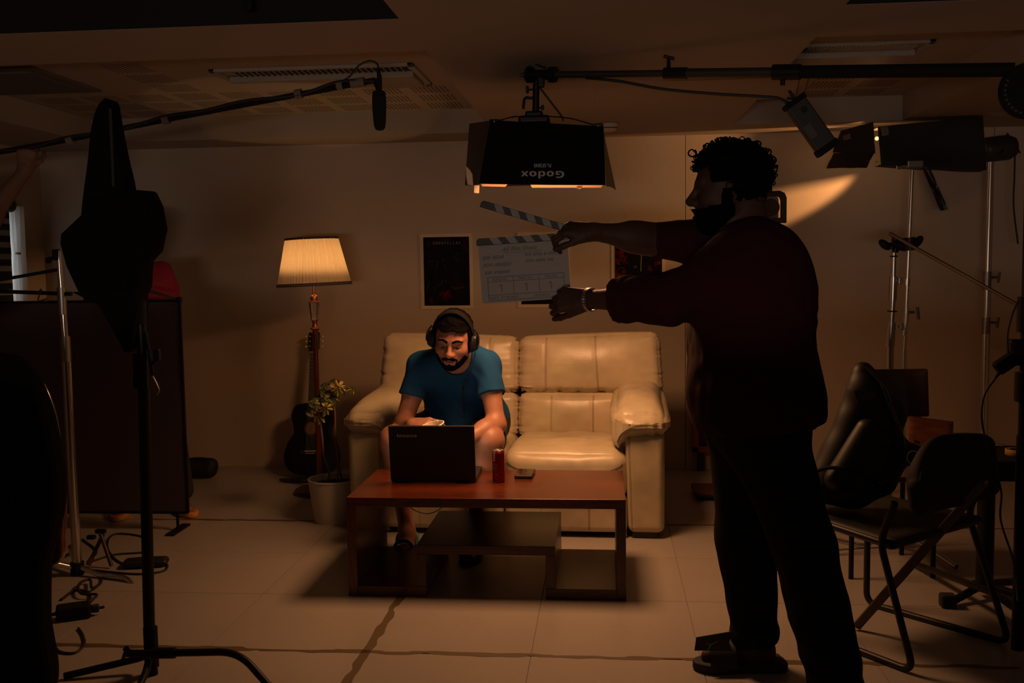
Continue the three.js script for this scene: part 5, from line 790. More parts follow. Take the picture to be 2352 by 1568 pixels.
  // sandals with teal straps
  for (const a of [aL, aR]) { const sole = slab([[-0.045, -0.06], [0.045, -0.06], [0.05, 0.05], [0.055, 0.13], [0.02, 0.185], [-0.03, 0.175], [-0.05, 0.1]], 0.028, 0.006, true).rotateX(Math.PI / 2).translate(a.x + 0.004, 0.015, a.z); const sh = put('sandal', sole, M([0.012, 0.012, 0.014], 0.8), 'black sandal with teal straps'); part('strap', local(tube([V(a.x - 0.052, 0.025, a.z + 0.09), V(a.x - 0.03, 0.062, a.z + 0.08), V(a.x + 0.02, 0.066, a.z + 0.08), V(a.x + 0.055, 0.025, a.z + 0.09)], 0.009, 24, 8), t), M([0.02, 0.16, 0.16], 0.6), sh); part('heel_strap', local(tube([V(a.x - 0.05, 0.03, a.z + 0.02), V(a.x - 0.045, 0.075, a.z - 0.02), V(a.x, 0.085, a.z - 0.05), V(a.x + 0.045, 0.075, a.z - 0.02), V(a.x + 0.05, 0.03, a.z + 0.02)], 0.008, 30, 8), t), M([0.02, 0.16, 0.16], 0.6), sh); }
  rename(t);
  // headphones
  const h = thing('headphones', 'black over-ear headphones worn by the seated man', 'headphones', hp(0, 0, 0)), hput = (n, g, m) => part(n, local(hg(g), h), m, h);
  const arc = []; for (let i = 0; i <= 24; i++) { const a = -0.25 + i / 24 * (Math.PI + 0.5); arc.push([Math.cos(a), Math.sin(a)]); }
  const band = (r, w, d, from, to) => { const c = arc.slice(from, to + 1).map(([x, y]) => V(x * (0.089 + r), 0.010 + y * (0.128 + r), 0.022 * y)); const g = tube(c, 1, 60, 12), p = g.attributes.position, cv = new THREE.CatmullRomCurve3(c, false, 'centripetal'); // flattened section
    const n = 61, m = 13; for (let i = 0; i < n; i++) { const o = cv.getPointAt(i / (n - 1)), rad = V(o.x, o.y - 0.012, 0).normalize(); for (let j = 0; j < m; j++) { const a = j / 12 * 6.2832, q = o.clone().addScaledVector(rad, Math.cos(a) * d); q.z += Math.sin(a) * w; p.setXYZ(i * m + j, q.x, q.y, q.z); } } return smoothNormals(g); };
  hput('headband', band(0.0, 0.021, 0.006, 3, 21), M([0.008, 0.0075, 0.0075], 0.9, MATT)); hput('slider', band(0.004, 0.007, 0.003, 2, 6), blackGloss); hput('slider', band(0.004, 0.007, 0.003, 18, 22), blackGloss);
  for (const k of [-1, 1]) { hput('ear_pad', new THREE.TorusGeometry(0.030, 0.014, 14, 36).scale(0.85, 1.1, 1).rotateY(Math.PI / 2).translate(k * 0.083, -0.008, -0.004), M([0.012, 0.012, 0.012], 0.6)); hput('ear_cup', smoothLathe([[0.001, 0.028], [0.024, 0.027], [0.034, 0.018], [0.038, 0.004], [0.037, 0]], 40, 40).scale(1.05, 1, 0.88).rotateZ(-k * Math.PI / 2).rotateX(k > 0 ? 0 : 0).translate(k * 0.086, -0.008, -0.004), M([0.010, 0.018, 0.019], 0.3)); hput('yoke', tube([V(k * 0.094, 0.055, 0.002), V(k * 0.108, 0.036, 0.012), V(k * 0.113, 0.01, 0.022), V(k * 0.112, -0.008, 0.024)], 0.0045, 24, 8), blackGloss); }
  rename(h);
  const c = thing('headphone_cable', 'thin black headphone cable hanging down over the blue T-shirt', 'cable', Z(1066, 890, -4.7));
  part('cable', local(tube([hp(0.10, -0.045, 0.0), Z(1083, 850, -4.64), Z(1070, 880, -4.675), Z(1064, 893, -4.695), Z(1065, 930, -4.765), Z(1066, 960, -4.81), Z(1064, 985, -4.84)], 0.0016, 80, 6), c), cableBlack, c); part('inline_remote', local(rod(Z(1066, 882, -4.678), Z(1064, 895, -4.694), 0.0035), c), black, c);
  // paper tub of snacks
  const tc = Z(995, 985, -4.425), tm = new THREE.Matrix4().compose(tc, new THREE.Quaternion().setFromEuler(new THREE.Euler(0.14, 0, 0.22)), V(1, 1, 1)), tub = thing('paper_tub', 'white-rimmed patterned paper tub held above the laptop', 'tub', tc);
  const print = texture(256, 64, (k, w, hh) => { k.fillStyle = '#3a2a1c'; k.fillRect(0, 0, w, hh); for (let i = 0; i < 420; i++) { k.fillStyle = rnd() > 0.5 ? '#b59a70' : '#1c130c'; k.beginPath(); k.arc(rnd() * w, rnd() * hh, 1 + rnd() * 1.6, 0, 7); k.fill(); } }), tp = (n, g, m) => part(n, local(g.applyMatrix4(tm), tub), m, tub);
  tp('wall', lathe([[0.04, -0.075], [0.055, 0.02]], 48), M([0.9, 0.9, 0.9], 0.6, { map: print })); tp('rim', new THREE.TorusGeometry(0.0555, 0.0028, 10, 48).rotateX(Math.PI / 2).translate(0, 0.02, 0), M([0.85, 0.8, 0.72], 0.6)); tp('base', new THREE.CircleGeometry(0.0405, 40).rotateX(Math.PI / 2).translate(0, -0.072, 0), M([0.6, 0.55, 0.48], 0.7)); tp('lining', lathe([[0.039, -0.07], [0.0535, 0.019]], 48), M([0.75, 0.7, 0.6], 0.6));
  const snacks = []; for (let i = 0; i < 26; i++) { const a = rnd() * 6.28, r = Math.sqrt(rnd()) * 0.042; snacks.push(new THREE.IcosahedronGeometry(rr(0.007, 0.011), 1).scale(1, 0.6, 1.2).rotateY(a).rotateX(rr(-0.6, 0.6)).translate(r * Math.cos(a), rr(-0.006, 0.004), r * Math.sin(a))); }
  tp('snack_pieces', mergeGeometries(snacks), M([0.75, 0.5, 0.2], 0.7)).userData.kind = 'stuff';
  const cr = thing('snack_piece', 'pale yellow snack piece pinched over the paper tub', 'snack', Z(1004, 968, -4.44)); part('piece', new THREE.IcosahedronGeometry(0.007, 2).scale(0.7, 1.3, 0.8), M([0.8, 0.62, 0.3], 0.6), cr);
}

// ---- the standing man with the clapperboard
{
  const z = -3.3, q = (px, py, dz = 0) => Z(px, py, z + dz);
  const t = thing('person', 'standing curly-haired man in a dark red shirt holding out the clapperboard', 'person', [0.48, 0, -3.3]), put = (n, g, m, l) => part(n, local(g, t), m, t, l);
  const hm = frame(q(1668, 436), [-0.02, -Math.PI / 2 - 0.06, 0], 1.08), hp = (x, y, zz) => V(x, y, zz).applyMatrix4(hm);
  hm.multiply(new THREE.Matrix4().makeRotationX(0.06));
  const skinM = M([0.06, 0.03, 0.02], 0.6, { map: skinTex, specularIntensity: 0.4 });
  const chest = q(1718, 690), belly = q(1716, 830), pelvis = q(1732, 945), neck = q(1705, 560);
  const torso = join(0.12, capsule(chest.clone().add(V(0, 0, -0.13)), chest.clone().add(V(0, 0, 0.13)), 0.174, 0.174), capsule(belly.clone().add(V(0, 0, -0.09)), belly.clone().add(V(0, 0, 0.09)), 0.170, 0.170), capsule(pelvis.clone().add(V(0, 0, -0.09)), pelvis.clone().add(V(0, 0, 0.09)), 0.16, 0.16), capsule(q(1735, 600, -0.12), q(1735, 600, 0.12), 0.115, 0.115));
  const shN = q(1700, 615, 0.18), shF = q(1690, 560, -0.2);
  const eN = q(1545, 685, 0.22), wN = q(1352, 688, 0.02), eF = q(1500, 550, -0.2), wF = q(1365, 532, -0.13);
  const arm = (a, e, w) => join(0.04, capsule(a, e, 0.075, 0.052), capsule(e, e.clone().lerp(w, 0.35), 0.05, 0.05), capsule(e.clone().lerp(w, 0.3), w, 0.049, 0.03));
  const aN = arm(shN, eN, wN), aF = arm(shF, eF, wF);
  const hipN = q(1745, 960, 0.09), hipF = q(1715, 960, -0.09), kN = q(1850, 1260, 0.16), kF = q(1712, 1235, -0.06), ankN = V(0.70, 0.09, -2.98), ankF = q(1738, 1475, -0.03);
  const legN = join(0.06, capsule(hipN, kN, 0.118, 0.072), capsule(kN, ankN, 0.068, 0.045)), legF = join(0.06, capsule(hipF, kF, 0.115, 0.07), capsule(kF, ankF, 0.066, 0.043));
  const foot = (a, yaw) => { const d = V(-Math.cos(yaw), 0, Math.sin(yaw)); return join(0.03, capsule(a, a.clone().setY(0.045), 0.044, 0.042), capsule(a.clone().addScaledVector(d, -0.03).setY(0.055), a.clone().addScaledVector(d, 0.17).setY(0.045), 0.036, 0.024)); };
  const fN = foot(ankN, 0.35), fF = foot(ankF, 0.1);
  const nk = join(0.03, capsule(q(1715, 585), hp(0, -0.07, -0.02), 0.07, 0.064), capsule(q(1740, 575), hp(0, -0.02, -0.05), 0.06, 0.06));
  const skull = placed(headField({ wide: 1.02, nose: 1.12, jaw: 1.1, chinDrop: 0.004 }), hm);
  const hN = hand(wN, V(-1, 0.0, -0.2), V(0.05, 0.35, 0.9), -1, { curl: [0.85, 0.9, 0.95, 0.95], thumb: 0.25, thumbOut: 0.25, size: 1.08 }), hF = hand(wF, V(-1, 0.1, 0.0), V(0, 0.85, 0.5), -1, { curl: [0.8, 0.85, 0.9, 0.95], thumb: 0.25, thumbOut: 0.25, size: 1.1 });
  const body = join(0.04, torso, aN, aF, legN, legF, fN, fF, nk);
  const gN = bounds([wN.clone().add(V(0.02, -0.09, -0.12)), wN.clone().add(V(-0.2, 0.09, 0.09))], 0.012), gF = bounds([wF.clone().add(V(0.02, -0.11, -0.1)), wF.clone().add(V(-0.21, 0.1, 0.1))], 0.012), hb = []; for (let i = 0; i < 8; i++) hb.push(hp(i & 1 ? 0.1 : -0.1, i & 2 ? 0.14 : -0.13, i & 4 ? 0.13 : -0.125));
  const gs = [skin(body, ...bounds([V(-0.06, 0, -3.6), V(0.95, 1.55, -2.8)], 0.04), 0.013), skin((x, y, zz) => smin(body(x, y, zz), skull(x, y, zz), 0.02), ...bounds(hb, 0.012), 0.0034), skin((x, y, zz) => smin(body(x, y, zz), hN(x, y, zz), 0.016), ...gN, 0.0036), skin((x, y, zz) => smin(body(x, y, zz), hF(x, y, zz), 0.016), ...gF, 0.0036)];
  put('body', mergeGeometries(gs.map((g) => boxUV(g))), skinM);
  for (const k of [-1, 1]) put('eye', new THREE.SphereGeometry(0.0122, 16, 12).translate(k * 0.0315, -0.0005, 0.0705).applyMatrix4(hm), M([0.06, 0.056, 0.05], 0.3));
  const hmi = hm.clone().invert();
  // curly hair: a lumpy cap with loose curls round it
  const cap = (x, y, zz) => { const p = V(x, y, zz).applyMatrix4(hmi); let d = Math.hypot(p.x / 0.105, (p.y - 0.047) / 0.104, (p.z + 0.022) / 0.122) * 0.105 - 0.105; d += 0.006 * noise3(x * 60, y * 60, zz * 60) + 0.003 * noise3(x * 130, y * 130, zz * 130); d = Math.max(d, p.z > 0.05 ? 0.062 - p.y + Math.max(0, 0.075 - p.z) * 0.5 : -1); if (p.z > -0.015 && p.z <= 0.05) d = Math.max(d, 0.02 - p.y); if (p.z <= -0.015) d = Math.max(d, -0.075 - p.y - 0.0 * p.z); return d; };
  const cb = []; for (let i = 0; i < 8; i++) cb.push(hp(i & 1 ? 0.12 : -0.12, i & 2 ? 0.18 : -0.1, i & 4 ? 0.12 : -0.16));
  const hair = put('hair', skin(cap, ...bounds(cb, 0.01), 0.0042), hairM, 'black curly hair'); const curls = [];
  for (let i = 0; i < 300; i++) { const th = rnd() * 6.283, u = rr(-0.75, 1), r = Math.sqrt(1 - u * u); const n = V(r * Math.cos(th), u, r * Math.sin(th)), c = V(n.x * 0.104, 0.047 + n.y * 0.104, -0.022 + n.z * 0.12); if (c.z > 0.05 && c.y < 0.07) continue; if (c.z > -0.01 && c.y < 0.015) continue; if (c.y < -0.07) continue; const R = rr(0.006, 0.0105), a = V(rnd() - 0.5, rnd() - 0.5, rnd() - 0.5).cross(n).normalize(), b = n.clone(); const pts = []; for (let k = 0; k < 9; k++) { const w = k / 8 * rr(4.8, 5.6); pts.push(c.clone().addScaledVector(b, R * (1 - Math.cos(w)) * 0.9 - 0.004).addScaledVector(a, R * Math.sin(w)).addScaledVector(a.clone().cross(b), k * 0.0008)); } curls.push(tube(pts, rr(0.0016, 0.0026), 12, 5).applyMatrix4(hm)); }
  { const c = V(0.0, 0.118, 0.096), pts = [V(0, 0.112, 0.06), V(0, 0.110, 0.078)]; for (let k = 0; k < 12; k++) { const w = k / 11 * 5.6; pts.push(c.clone().add(V(0.002 * k * 0.3, 0.011 * Math.sin(w + 1.6), 0.013 - 0.012 * Math.cos(w + 1.6) - 0.012))); } curls.push(tube(pts, 0.0024, 24, 6).applyMatrix4(hm)); }
  const cg = part('curl', local(mergeGeometries(curls), t), hairM, hair); cg.userData.kind = 'stuff';
  put('beard', skin((x, y, zz) => { const p = V(x, y, zz).applyMatrix4(hmi); const a = Math.abs(p.x); return Math.max(skull(x, y, zz) - 0.007 - 0.003 * noise3(x * 120, y * 120, zz * 120), p.y > -0.046 ? Math.max(p.y - 0.0, p.z - 0.02, -0.012 - p.z) : -1, p.y + 0.044 - (p.z < 0.02 ? 0.045 : 0), Math.hypot(p.x / 0.02, (p.y + 0.068) / 0.007) < 1 && p.z > 0.07 ? 0.01 : -1, -0.02 - p.z); }, ...bounds(hb, 0.012), 0.0036), hairM, 'full black beard');
  // shirt with rolled sleeves
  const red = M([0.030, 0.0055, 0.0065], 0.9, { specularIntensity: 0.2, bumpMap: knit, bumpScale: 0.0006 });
  const hem = cut(grow(join(0.1, torso, capsule(q(1740, 930, -0.1), q(1740, 930, 0.1), 0.178, 0.178)), 0.018), half(q(1745, 965), V(0.1, -1, 0)));
  const sl = (a, e, w, k) => { const end = e.clone().lerp(w, k), d = w.clone().sub(e); return cut(join(0.05, capsule(a, e, 0.098, 0.076), capsule(e, end, 0.075, 0.074)), half(end, d)); };
  const slN = sl(shN, eN, wN, 0.62), slF = (() => { const end = shF.clone().lerp(eF, 1.02); return cut(capsule(shF, end.clone().lerp(eF, 0), 0.1, 0.066), half(end, eF.clone().sub(shF))); })();
  const cuffN = (() => { const p = eN.clone().lerp(wN, 0.62), r = eN.clone().lerp(wN, 0.5), d = wN.clone().sub(eN); return cut(capsule(r, p, 0.077, 0.075), half(p, d)); })();
  const wr = (x, y, zz) => 0.007 * noise3(x * 11, y * 9, zz * 11) + 0.005 * noise3(x * 24 + y * 9, y * 20, zz * 24);
  const collarCut = ball(q(1695, 545), 0.085, 0.06, 0.09);
  const shirt = (x, y, zz) => { let d = smin(smin(hem(x, y, zz), slN(x, y, zz), 0.07), slF(x, y, zz), 0.06) + wr(x, y, zz); return -smin(-d, collarCut(x, y, zz), 0.01); };
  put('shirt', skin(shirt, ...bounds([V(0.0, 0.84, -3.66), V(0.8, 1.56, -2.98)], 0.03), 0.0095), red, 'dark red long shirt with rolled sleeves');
  put('cuff', skin((x, y, zz) => cuffN(x, y, zz) + 0.004 * noise3(x * 30, y * 30, zz * 30), ...bounds([eN, wN], 0.1), 0.007), red, 'rolled cuff');
  put('collar', tube([q(1640, 565, 0.02), q(1660, 572, 0.09), q(1700, 568, 0.12), q(1750, 560, 0.09), q(1770, 552, 0), q(1750, 548, -0.09), q(1690, 552, -0.1), q(1645, 560, -0.05)], 0.016, 60, 10, true), red);
  // trousers
  const tr = join(0.05, cut(grow(legN, 0.02), half(ankN.clone().add(V(0, 0.0, 0)), ankN.clone().sub(kN))), cut(grow(legF, 0.022), half(ankF.clone().add(V(0, 0.01, 0)), ankF.clone().sub(kF))), cut(grow(torso, 0.004), half(q(1740, 930), V(0, 1, 0))), cut(capsule(kN.clone().lerp(ankN, 0.3), ankN, 0.09, 0.078), half(ankN, ankN.clone().sub(kN))), cut(capsule(kF.clone().lerp(ankF, 0.3), ankF, 0.083, 0.07), half(ankF, ankF.clone().sub(kF))));
  put('trousers', skin((x, y, zz) => tr(x, y, zz) + 0.006 * noise3(x * 12, y * 10, zz * 12) + 0.006 * Math.sin(y * 70 + 4 * noise3(x * 9, y * 6, zz * 9)) * Math.max(0, 1 - y / 0.34), ...bounds([V(0.3, 0.02, -3.5), V(0.86, 0.98, -2.86)], 0.05), 0.0105), M([0.010, 0.0095, 0.0095], 0.9, MATT), 'dark loose trousers');
  // slide sandals
  const sandal = (a, yaw) => { const R = new THREE.Matrix4().makeTranslation(a.x, 0, a.z).multiply(new THREE.Matrix4().makeRotationY(Math.PI / 2 + yaw)); const g = slab([[-0.048, -0.09], [0.048, -0.09], [0.052, 0.05], [0.058, 0.15], [0.02, 0.215], [-0.03, 0.205], [-0.054, 0.12]], 0.032, 0.008, true).rotateX(Math.PI / 2).rotateY(Math.PI).translate(0, 0.017, 0); const gg = g.applyMatrix4(R); const o = put('sandal', gg, M([0.012, 0.011, 0.011], 0.7), 'black slide sandal');
    const sg = new THREE.CylinderGeometry(0.06, 0.062, 0.09, 32, 4, true, -Math.PI / 2, Math.PI).rotateX(-Math.PI / 2).scale(1, 1.15, 1).translate(0, 0.025, -0.125).applyMatrix4(R); const st = part('strap', local(sg, t), M([0.012, 0.011, 0.011], 0.6), o); return st; };
  sandal(ankN, 0.35); sandal(ankF, 0.1);
  // raised strap edge with a small pale emblem
  const fl = slab([[-0.066, -0.016], [-0.06, 0.03], [0.055, 0.048], [0.066, 0.04], [0.05, 0.012], [0.062, -0.02]], 0.006, 0.002).rotateY(0.1).translate(0, 0, 0); const fc = q(1640, 1482, 0.05); const st2 = put('strap', fl.translate(fc.x, fc.y, fc.z), M([0.012, 0.011, 0.011], 0.6), 'raised end of the sandal strap'); 
  const em = (a, b) => rod(fc.clone().add(V(a[0], a[1], 0.0045)), fc.clone().add(V(b[0], b[1], 0.0045)), 0.0016, 0.0016, 6); part('emblem', local(mergeGeometries([em([-0.03, 0.012], [-0.012, 0.004]), em([-0.012, 0.004], [0.012, 0.018]), em([-0.012, 0.004], [-0.02, -0.014])]), t), M([0.3, 0.28, 0.26], 0.5), st2, 'small pale mark');
  // wristwatch
  const wc = wN.clone().lerp(eN, 0.02), wd = eN.clone().sub(wN).normalize(), wq = new THREE.Quaternion().setFromUnitVectors(V(0, 1, 0), wd), wg = (g) => g.applyQuaternion(wq).translate(wc.x, wc.y, wc.z);
  const watch = put('wristwatch', wg(new THREE.CylinderGeometry(0.0365, 0.0365, 0.018, 36, 1, true)), M([0.06, 0.055, 0.05], 0.5, { metalness: 0.8 }), 'metal link wristwatch');
  for (let k = 0; k < 26; k++) { const a = k / 26 * 6.2832; for (const j of [-1, 0, 1]) part('link', local(wg(box(0.0075, 0.0055, 0.004, 0, 0, 0, 0.0012).translate(0, j * 0.0062, 0.0378).rotateY(a)), t), j ? dullChrome : chrome, watch); }
  part('dial', local(wg(new THREE.CylinderGeometry(0.019, 0.019, 0.009, 28).rotateX(Math.PI / 2).translate(0, 0, 0.041).rotateY(2.6)), t), M([0.02, 0.02, 0.02], 0.2, { metalness: 0.4 }), watch);
  rename(t);
}
// ---- clapperboard
{
  const p = [Z(1097, 560, -3.45), Z(1306, 548, -3.45), Z(1308, 690, -3.45), Z(1110, 698, -3.45)], w = 0.315, cx = Z(1204, 570, -3.45), dx = p[1].clone().sub(p[0]), roll = Math.atan2(dx.y, dx.x) + 0.012;
  const c = p[0].clone().add(p[1]).add(p[2]).add(p[3]).multiplyScalar(0.25), t = thing('clapperboard', 'grey film clapperboard with handwritten credits and a raised striped stick', 'clapperboard', c); t.rotation.z = roll;
  const h = 0.205, art = texture(1024, 666, (k, W2, H2) => {
    k.fillStyle = '#7d7268'; k.fillRect(0, 0, W2, H2); k.fillStyle = '#15110f'; k.strokeStyle = '#15110f';
    for (let i = 0; i < 40; i++) { k.globalAlpha = 0.06; k.fillRect(rnd() * W2, rnd() * H2 * 0.62, 30 + rnd() * 90, 10 + rnd() * 10); } k.globalAlpha = 1;
    const hwr = (s, x, y, sz, sp = 1) => { k.save(); k.translate(x, y); k.font = 'italic ' + sz + 'px sans-serif'; k.lineWidth = 3.4; let a = 0; for (const ch of s) { k.save(); k.translate(a, (rnd() - 0.5) * 4); k.rotate((rnd() - 0.5) * 0.12); k.fillText(ch, 0, 0); k.strokeText(ch, 0, 0); k.restore(); a += k.measureText(ch).width * sp + 2; } k.restore(); };
    hwr('Ad film Shoot', 270, 78, 62); k.fillRect(280, 96, 450, 5);
    hwr('DIR: RISHI', 30, 160, 50); hwr('VFX: ATUL & ASHI', 520, 150, 44); hwr('DOP: ABHIJAY', 30, 244, 50); hwr('SOU: AMAL RAJ', 530, 222, 44); hwr('EDI: VYSAKH', 45, 332, 48);
    k.lineWidth = 8; k.strokeRect(76, 372, 890, 272); k.fillRect(76, 422, 890, 7); k.fillRect(76, 578, 890, 7); for (const x of [372, 672]) k.fillRect(x, 372, 7, 210);
    k.font = 'bold 36px sans-serif'; k.fillText('SCENE NO.', 130, 413); k.fillText('SHOT NO.', 440, 413); k.fillText('TAKE NO.', 735, 413);
    k.font = '130px sans-serif'; for (const x of [195, 490, 775]) k.fillText('1', x, 552);
    k.font = 'bold 40px sans-serif'; k.fillText('DATE : 01-10-2022', 90, 628); k.fillText('SATURDAY', 600, 628);
  });
  const bd = slab([[-w / 2 + 0.012, -h / 2], [w / 2 - 0.012, -h / 2], [w / 2, -h / 2 + 0.012], [w / 2, h / 2], [-w / 2, h / 2], [-w / 2, -h / 2 + 0.012]], 0.006, 0.001);
  part('board', bd, M([0.22, 0.2, 0.18], 0.5), t); part('printed_face', new THREE.PlaneGeometry(w * 0.985, h * 0.985).translate(0, 0, 0.0034), M([0.85, 0.85, 0.85], 0.5, { map: art }), t);
  const stick = (name, m4, label, ang) => { const g = part(name, slab([[-0.162, -0.0125], [0.16, -0.0125], [0.16, 0.0125], [-0.155, 0.0125], [-0.162, 0.004]], 0.016, 0.002).applyMatrix4(m4), M([0.012, 0.012, 0.012], 0.6), t, label); for (let k = 0; k < 5; k++) { const x = -0.10 + k * 0.058; part('stripe', slab([[x, -0.0115], [x + 0.03, -0.0115], [x + 0.014, 0.0115], [x - 0.016, 0.0115]], 0.0012, 0.0002).translate(0, 0, 0.0086).applyMatrix4(m4), M([0.2, 0.19, 0.18], 0.6), g); } return g; };
  stick('lower_stick', new THREE.Matrix4().makeTranslation(-0.001, h / 2 + 0.0125, 0.001), 'fixed striped stick');
  const piv = V(0.152, h / 2 + 0.026, 0.001); stick('upper_stick', new THREE.Matrix4().makeTranslation(piv.x, piv.y, piv.z).multiply(new THREE.Matrix4().makeRotationZ(-0.30 - roll - 0.0)).multiply(new THREE.Matrix4().makeTranslation(-0.152, 0.0135, 0)), 'raised striped stick');
  part('hinge', new THREE.CylinderGeometry(0.008, 0.008, 0.022, 20).rotateX(Math.PI / 2).translate(piv.x, piv.y, 0), dullChrome, t); rename(t);
}

// ---------------------------------------------------------------- boom microphone, its pole and the operator at the window side
{
  const z0 = -4.35, z1 = -4.2, pts = [[-220, 383], [-60, 360], [75, 336], [160, 322], [270, 297], [390, 273], [470, 252], [560, 240], [690, 215], [780, 196], [862, 184]];
  const P = pts.map(([x, y]) => Z(x, y, z0 + (z1 - z0) * (x + 220) / 1080)), tip = P[10];
  const t = thing('boom_pole', 'long black microphone boom pole with cable taped along it', 'boom pole', P[2]), put = (n, g, m, l) => part(n, local(g, t), m, t, l);
  put('pole', tube([P[0], P[2], P[5], P[10]].map((p) => p.clone()), 0.0125, 60, 12), black);
  put('mic_cable', tube(P.map((p, i) => p.clone().add(V(0, i % 2 ? 0.012 : -0.006, 0.012))), 0.0075, 90, 8), cableBlack);
  put('lead_loop', tube([P[9].clone().add(V(0.0, 0.01, 0.012)), Z(800, 178, z1), Z(825, 150, z1), Z(850, 140, z1), Z(866, 146, z1), Z(869, 158, z1)], 0.0042, 40, 8), cableBlack);
  const wrapAt = (x, w) => { const u = (x + 220) / 1080, a = Z(x, 0, z0 + (z1 - z0) * u); let i = 0; while (pts[i + 1][0] < x) i++; const k = (x - pts[i][0]) / (pts[i + 1][0] - pts[i][0]), p = P[i].clone().lerp(P[i + 1], k), d = P[i + 1].clone().sub(P[i]).normalize(); return rod(p.clone().addScaledVector(d, -w / 2), p.clone().addScaledVector(d, w / 2), 0.0205, 0.0205, 16); };
  for (const [x, w] of [[162, 0.03], [382, 0.03], [686, 0.03], [781, 0.026], [822, 0.06]]) put('tape_wrap', wrapAt(x, w), M([0.16, 0.13, 0.095], 0.8), 'beige tape');
  rename(t);
  const m = thing('microphone', 'black foam-covered shotgun microphone hanging from the boom tip', 'microphone', Z(872, 250, z1)), mp = (n, g, mt) => part(n, local(g, m), mt, m), top = Z(870, 158, z1), mid = Z(872, 208, z1);
  mp('connector', rod(Z(869, 156, z1), Z(871, 178, z1), 0.007, 0.0095), blackMetal); mp('body', rod(Z(871, 172, z1), mid, 0.0105), blackMetal); mp('clip', [rod(tip, Z(872, 196, z1), 0.013), rod(Z(860, 190, z1), Z(868, 207, z1), 0.006)], black);
  const b = Z(872.5, 300, z1), L = mid.y - b.y, foam = smoothLathe([[0.001, 0], [0.016, 0.004], [0.0245, 0.022], [0.0285, 0.07], [0.03, 0.11], [0.028, L - 0.012], [0.02, L - 0.001], [0.001, L]], 36, 60), fp = foam.attributes.position; for (let i = 0; i < fp.count; i++) { const k = 1 + 0.025 * noise3(fp.getX(i) * 160, fp.getY(i) * 160, fp.getZ(i) * 160); fp.setX(i, fp.getX(i) * k); fp.setZ(i, fp.getZ(i) * k); } foam.computeVertexNormals();
  mp('foam_cover', foam.translate(b.x, b.y, b.z), M([0.006, 0.006, 0.006], 1)); rename(m);
  // the operator: arm up to the pole; the rest of him stands past the frame edge
  const wr = Z(58, 392, -4.3), hd = V(0.1, 1, 0.0), el = Z(-25, 500, -4.18), sh = V(-2.86, 1.47, -4.2), o = thing('person', 'boom operator at the window side gripping the microphone pole overhead', 'person', [-2.98, 0, -4.2]), po = (n, g, mt, l) => part(n, local(g, o), mt, o, l);
  const H = hand(wr, V(0.12, 1, -0.05), V(0.35, -0.05, 0.95), 1, { curl: [0.75, 0.8, 0.82, 0.85], thumb: 0.6, size: 1.0 });
  const body = join(0.05, capsule(V(-3.05, 1.3, -4.2), V(-2.95, 1.3, -4.2), 0.14, 0.14), capsule(V(-3.03, 1.0, -4.2), V(-2.97, 1.0, -4.2), 0.14, 0.14), capsule(sh, el, 0.055, 0.045), capsule(el, wr, 0.047, 0.029), capsule(V(-3.18, 1.45, -4.2), V(-3.3, 1.75, -4.25), 0.055, 0.045), capsule(V(-3.3, 1.75, -4.25), Z(-200, 390, -4.35).add(V(0, -0.05, 0)), 0.045, 0.03), capsule(V(-3.0, 1.45, -4.2), V(-3.0, 1.6, -4.2), 0.06, 0.06), capsule(V(-3.08, 0.95, -4.2), V(-3.12, 0.09, -4.2), 0.11, 0.045), capsule(V(-2.92, 0.95, -4.2), V(-2.9, 0.09, -4.15), 0.11, 0.045), capsule(V(-3.12, 0.05, -4.2), V(-3.1, 0.03, -4.02), 0.04, 0.03), capsule(V(-2.9, 0.05, -4.15), V(-2.86, 0.03, -3.98), 0.04, 0.03));
  const hmO = frame(V(-3.0, 1.71, -4.17), [0.0, 0.7, 0], 1.0), hf = placed(headField(), hmO);
  const bb = bounds([V(-3.36, 0, -4.4), V(-2.5, 2.06, -3.95)], 0.04), gb = bounds([wr.clone().add(V(-0.1, -0.03, -0.1)), wr.clone().add(V(0.12, 0.21, 0.1))], 0.01);
  po('body', mergeGeometries([skin((x, y, z) => smin(body(x, y, z), hf(x, y, z), 0.03), ...bb, 0.013), skin((x, y, z) => smin(body(x, y, z), H(x, y, z), 0.016), ...gb, 0.0038)].map((g) => boxUV(g))), M([0.16, 0.08, 0.05], 0.6));
  const tor = join(0.06, capsule(V(-3.07, 1.32, -4.2), V(-2.93, 1.32, -4.2), 0.16, 0.16), capsule(V(-3.05, 0.95, -4.2), V(-2.95, 0.95, -4.2), 0.165, 0.165), cut(capsule(sh, el, 0.075, 0.065), half(sh.clone().lerp(el, 0.75), el.clone().sub(sh))), capsule(V(-3.18, 1.45, -4.2), V(-3.27, 1.66, -4.24), 0.075, 0.07));
  po('shirt', skin((x, y, z) => tor(x, y, z) + 0.006 * noise3(x * 14, y * 14, z * 14), ...bounds([V(-3.4, 0.78, -4.4), V(-2.6, 1.75, -4.0)], 0.03), 0.013), M([0.14, 0.012, 0.015], 0.9), 'dark red shirt');
  po('trousers', skin(join(0.04, capsule(V(-3.08, 0.92, -4.2), V(-3.12, 0.1, -4.2), 0.13, 0.075), capsule(V(-2.92, 0.92, -4.2), V(-2.9, 0.1, -4.15), 0.13, 0.075)), ...bounds([V(-3.2, 0.03, -4.35), V(-2.8, 1.05, -4.05)], 0.05), 0.014), M([0.015, 0.015, 0.018], 0.9), 'dark trousers');
  po('hair', skin((x, y, z) => Math.max(hf(x, y, z) - 0.015 - 0.005 * noise3(x * 50, y * 50, z * 50), 1.73 - y), ...bounds([V(-3.14, 1.7, -4.32), V(-2.86, 1.9, -4.02)], 0.02), 0.006), hairM, 'black hair');
}
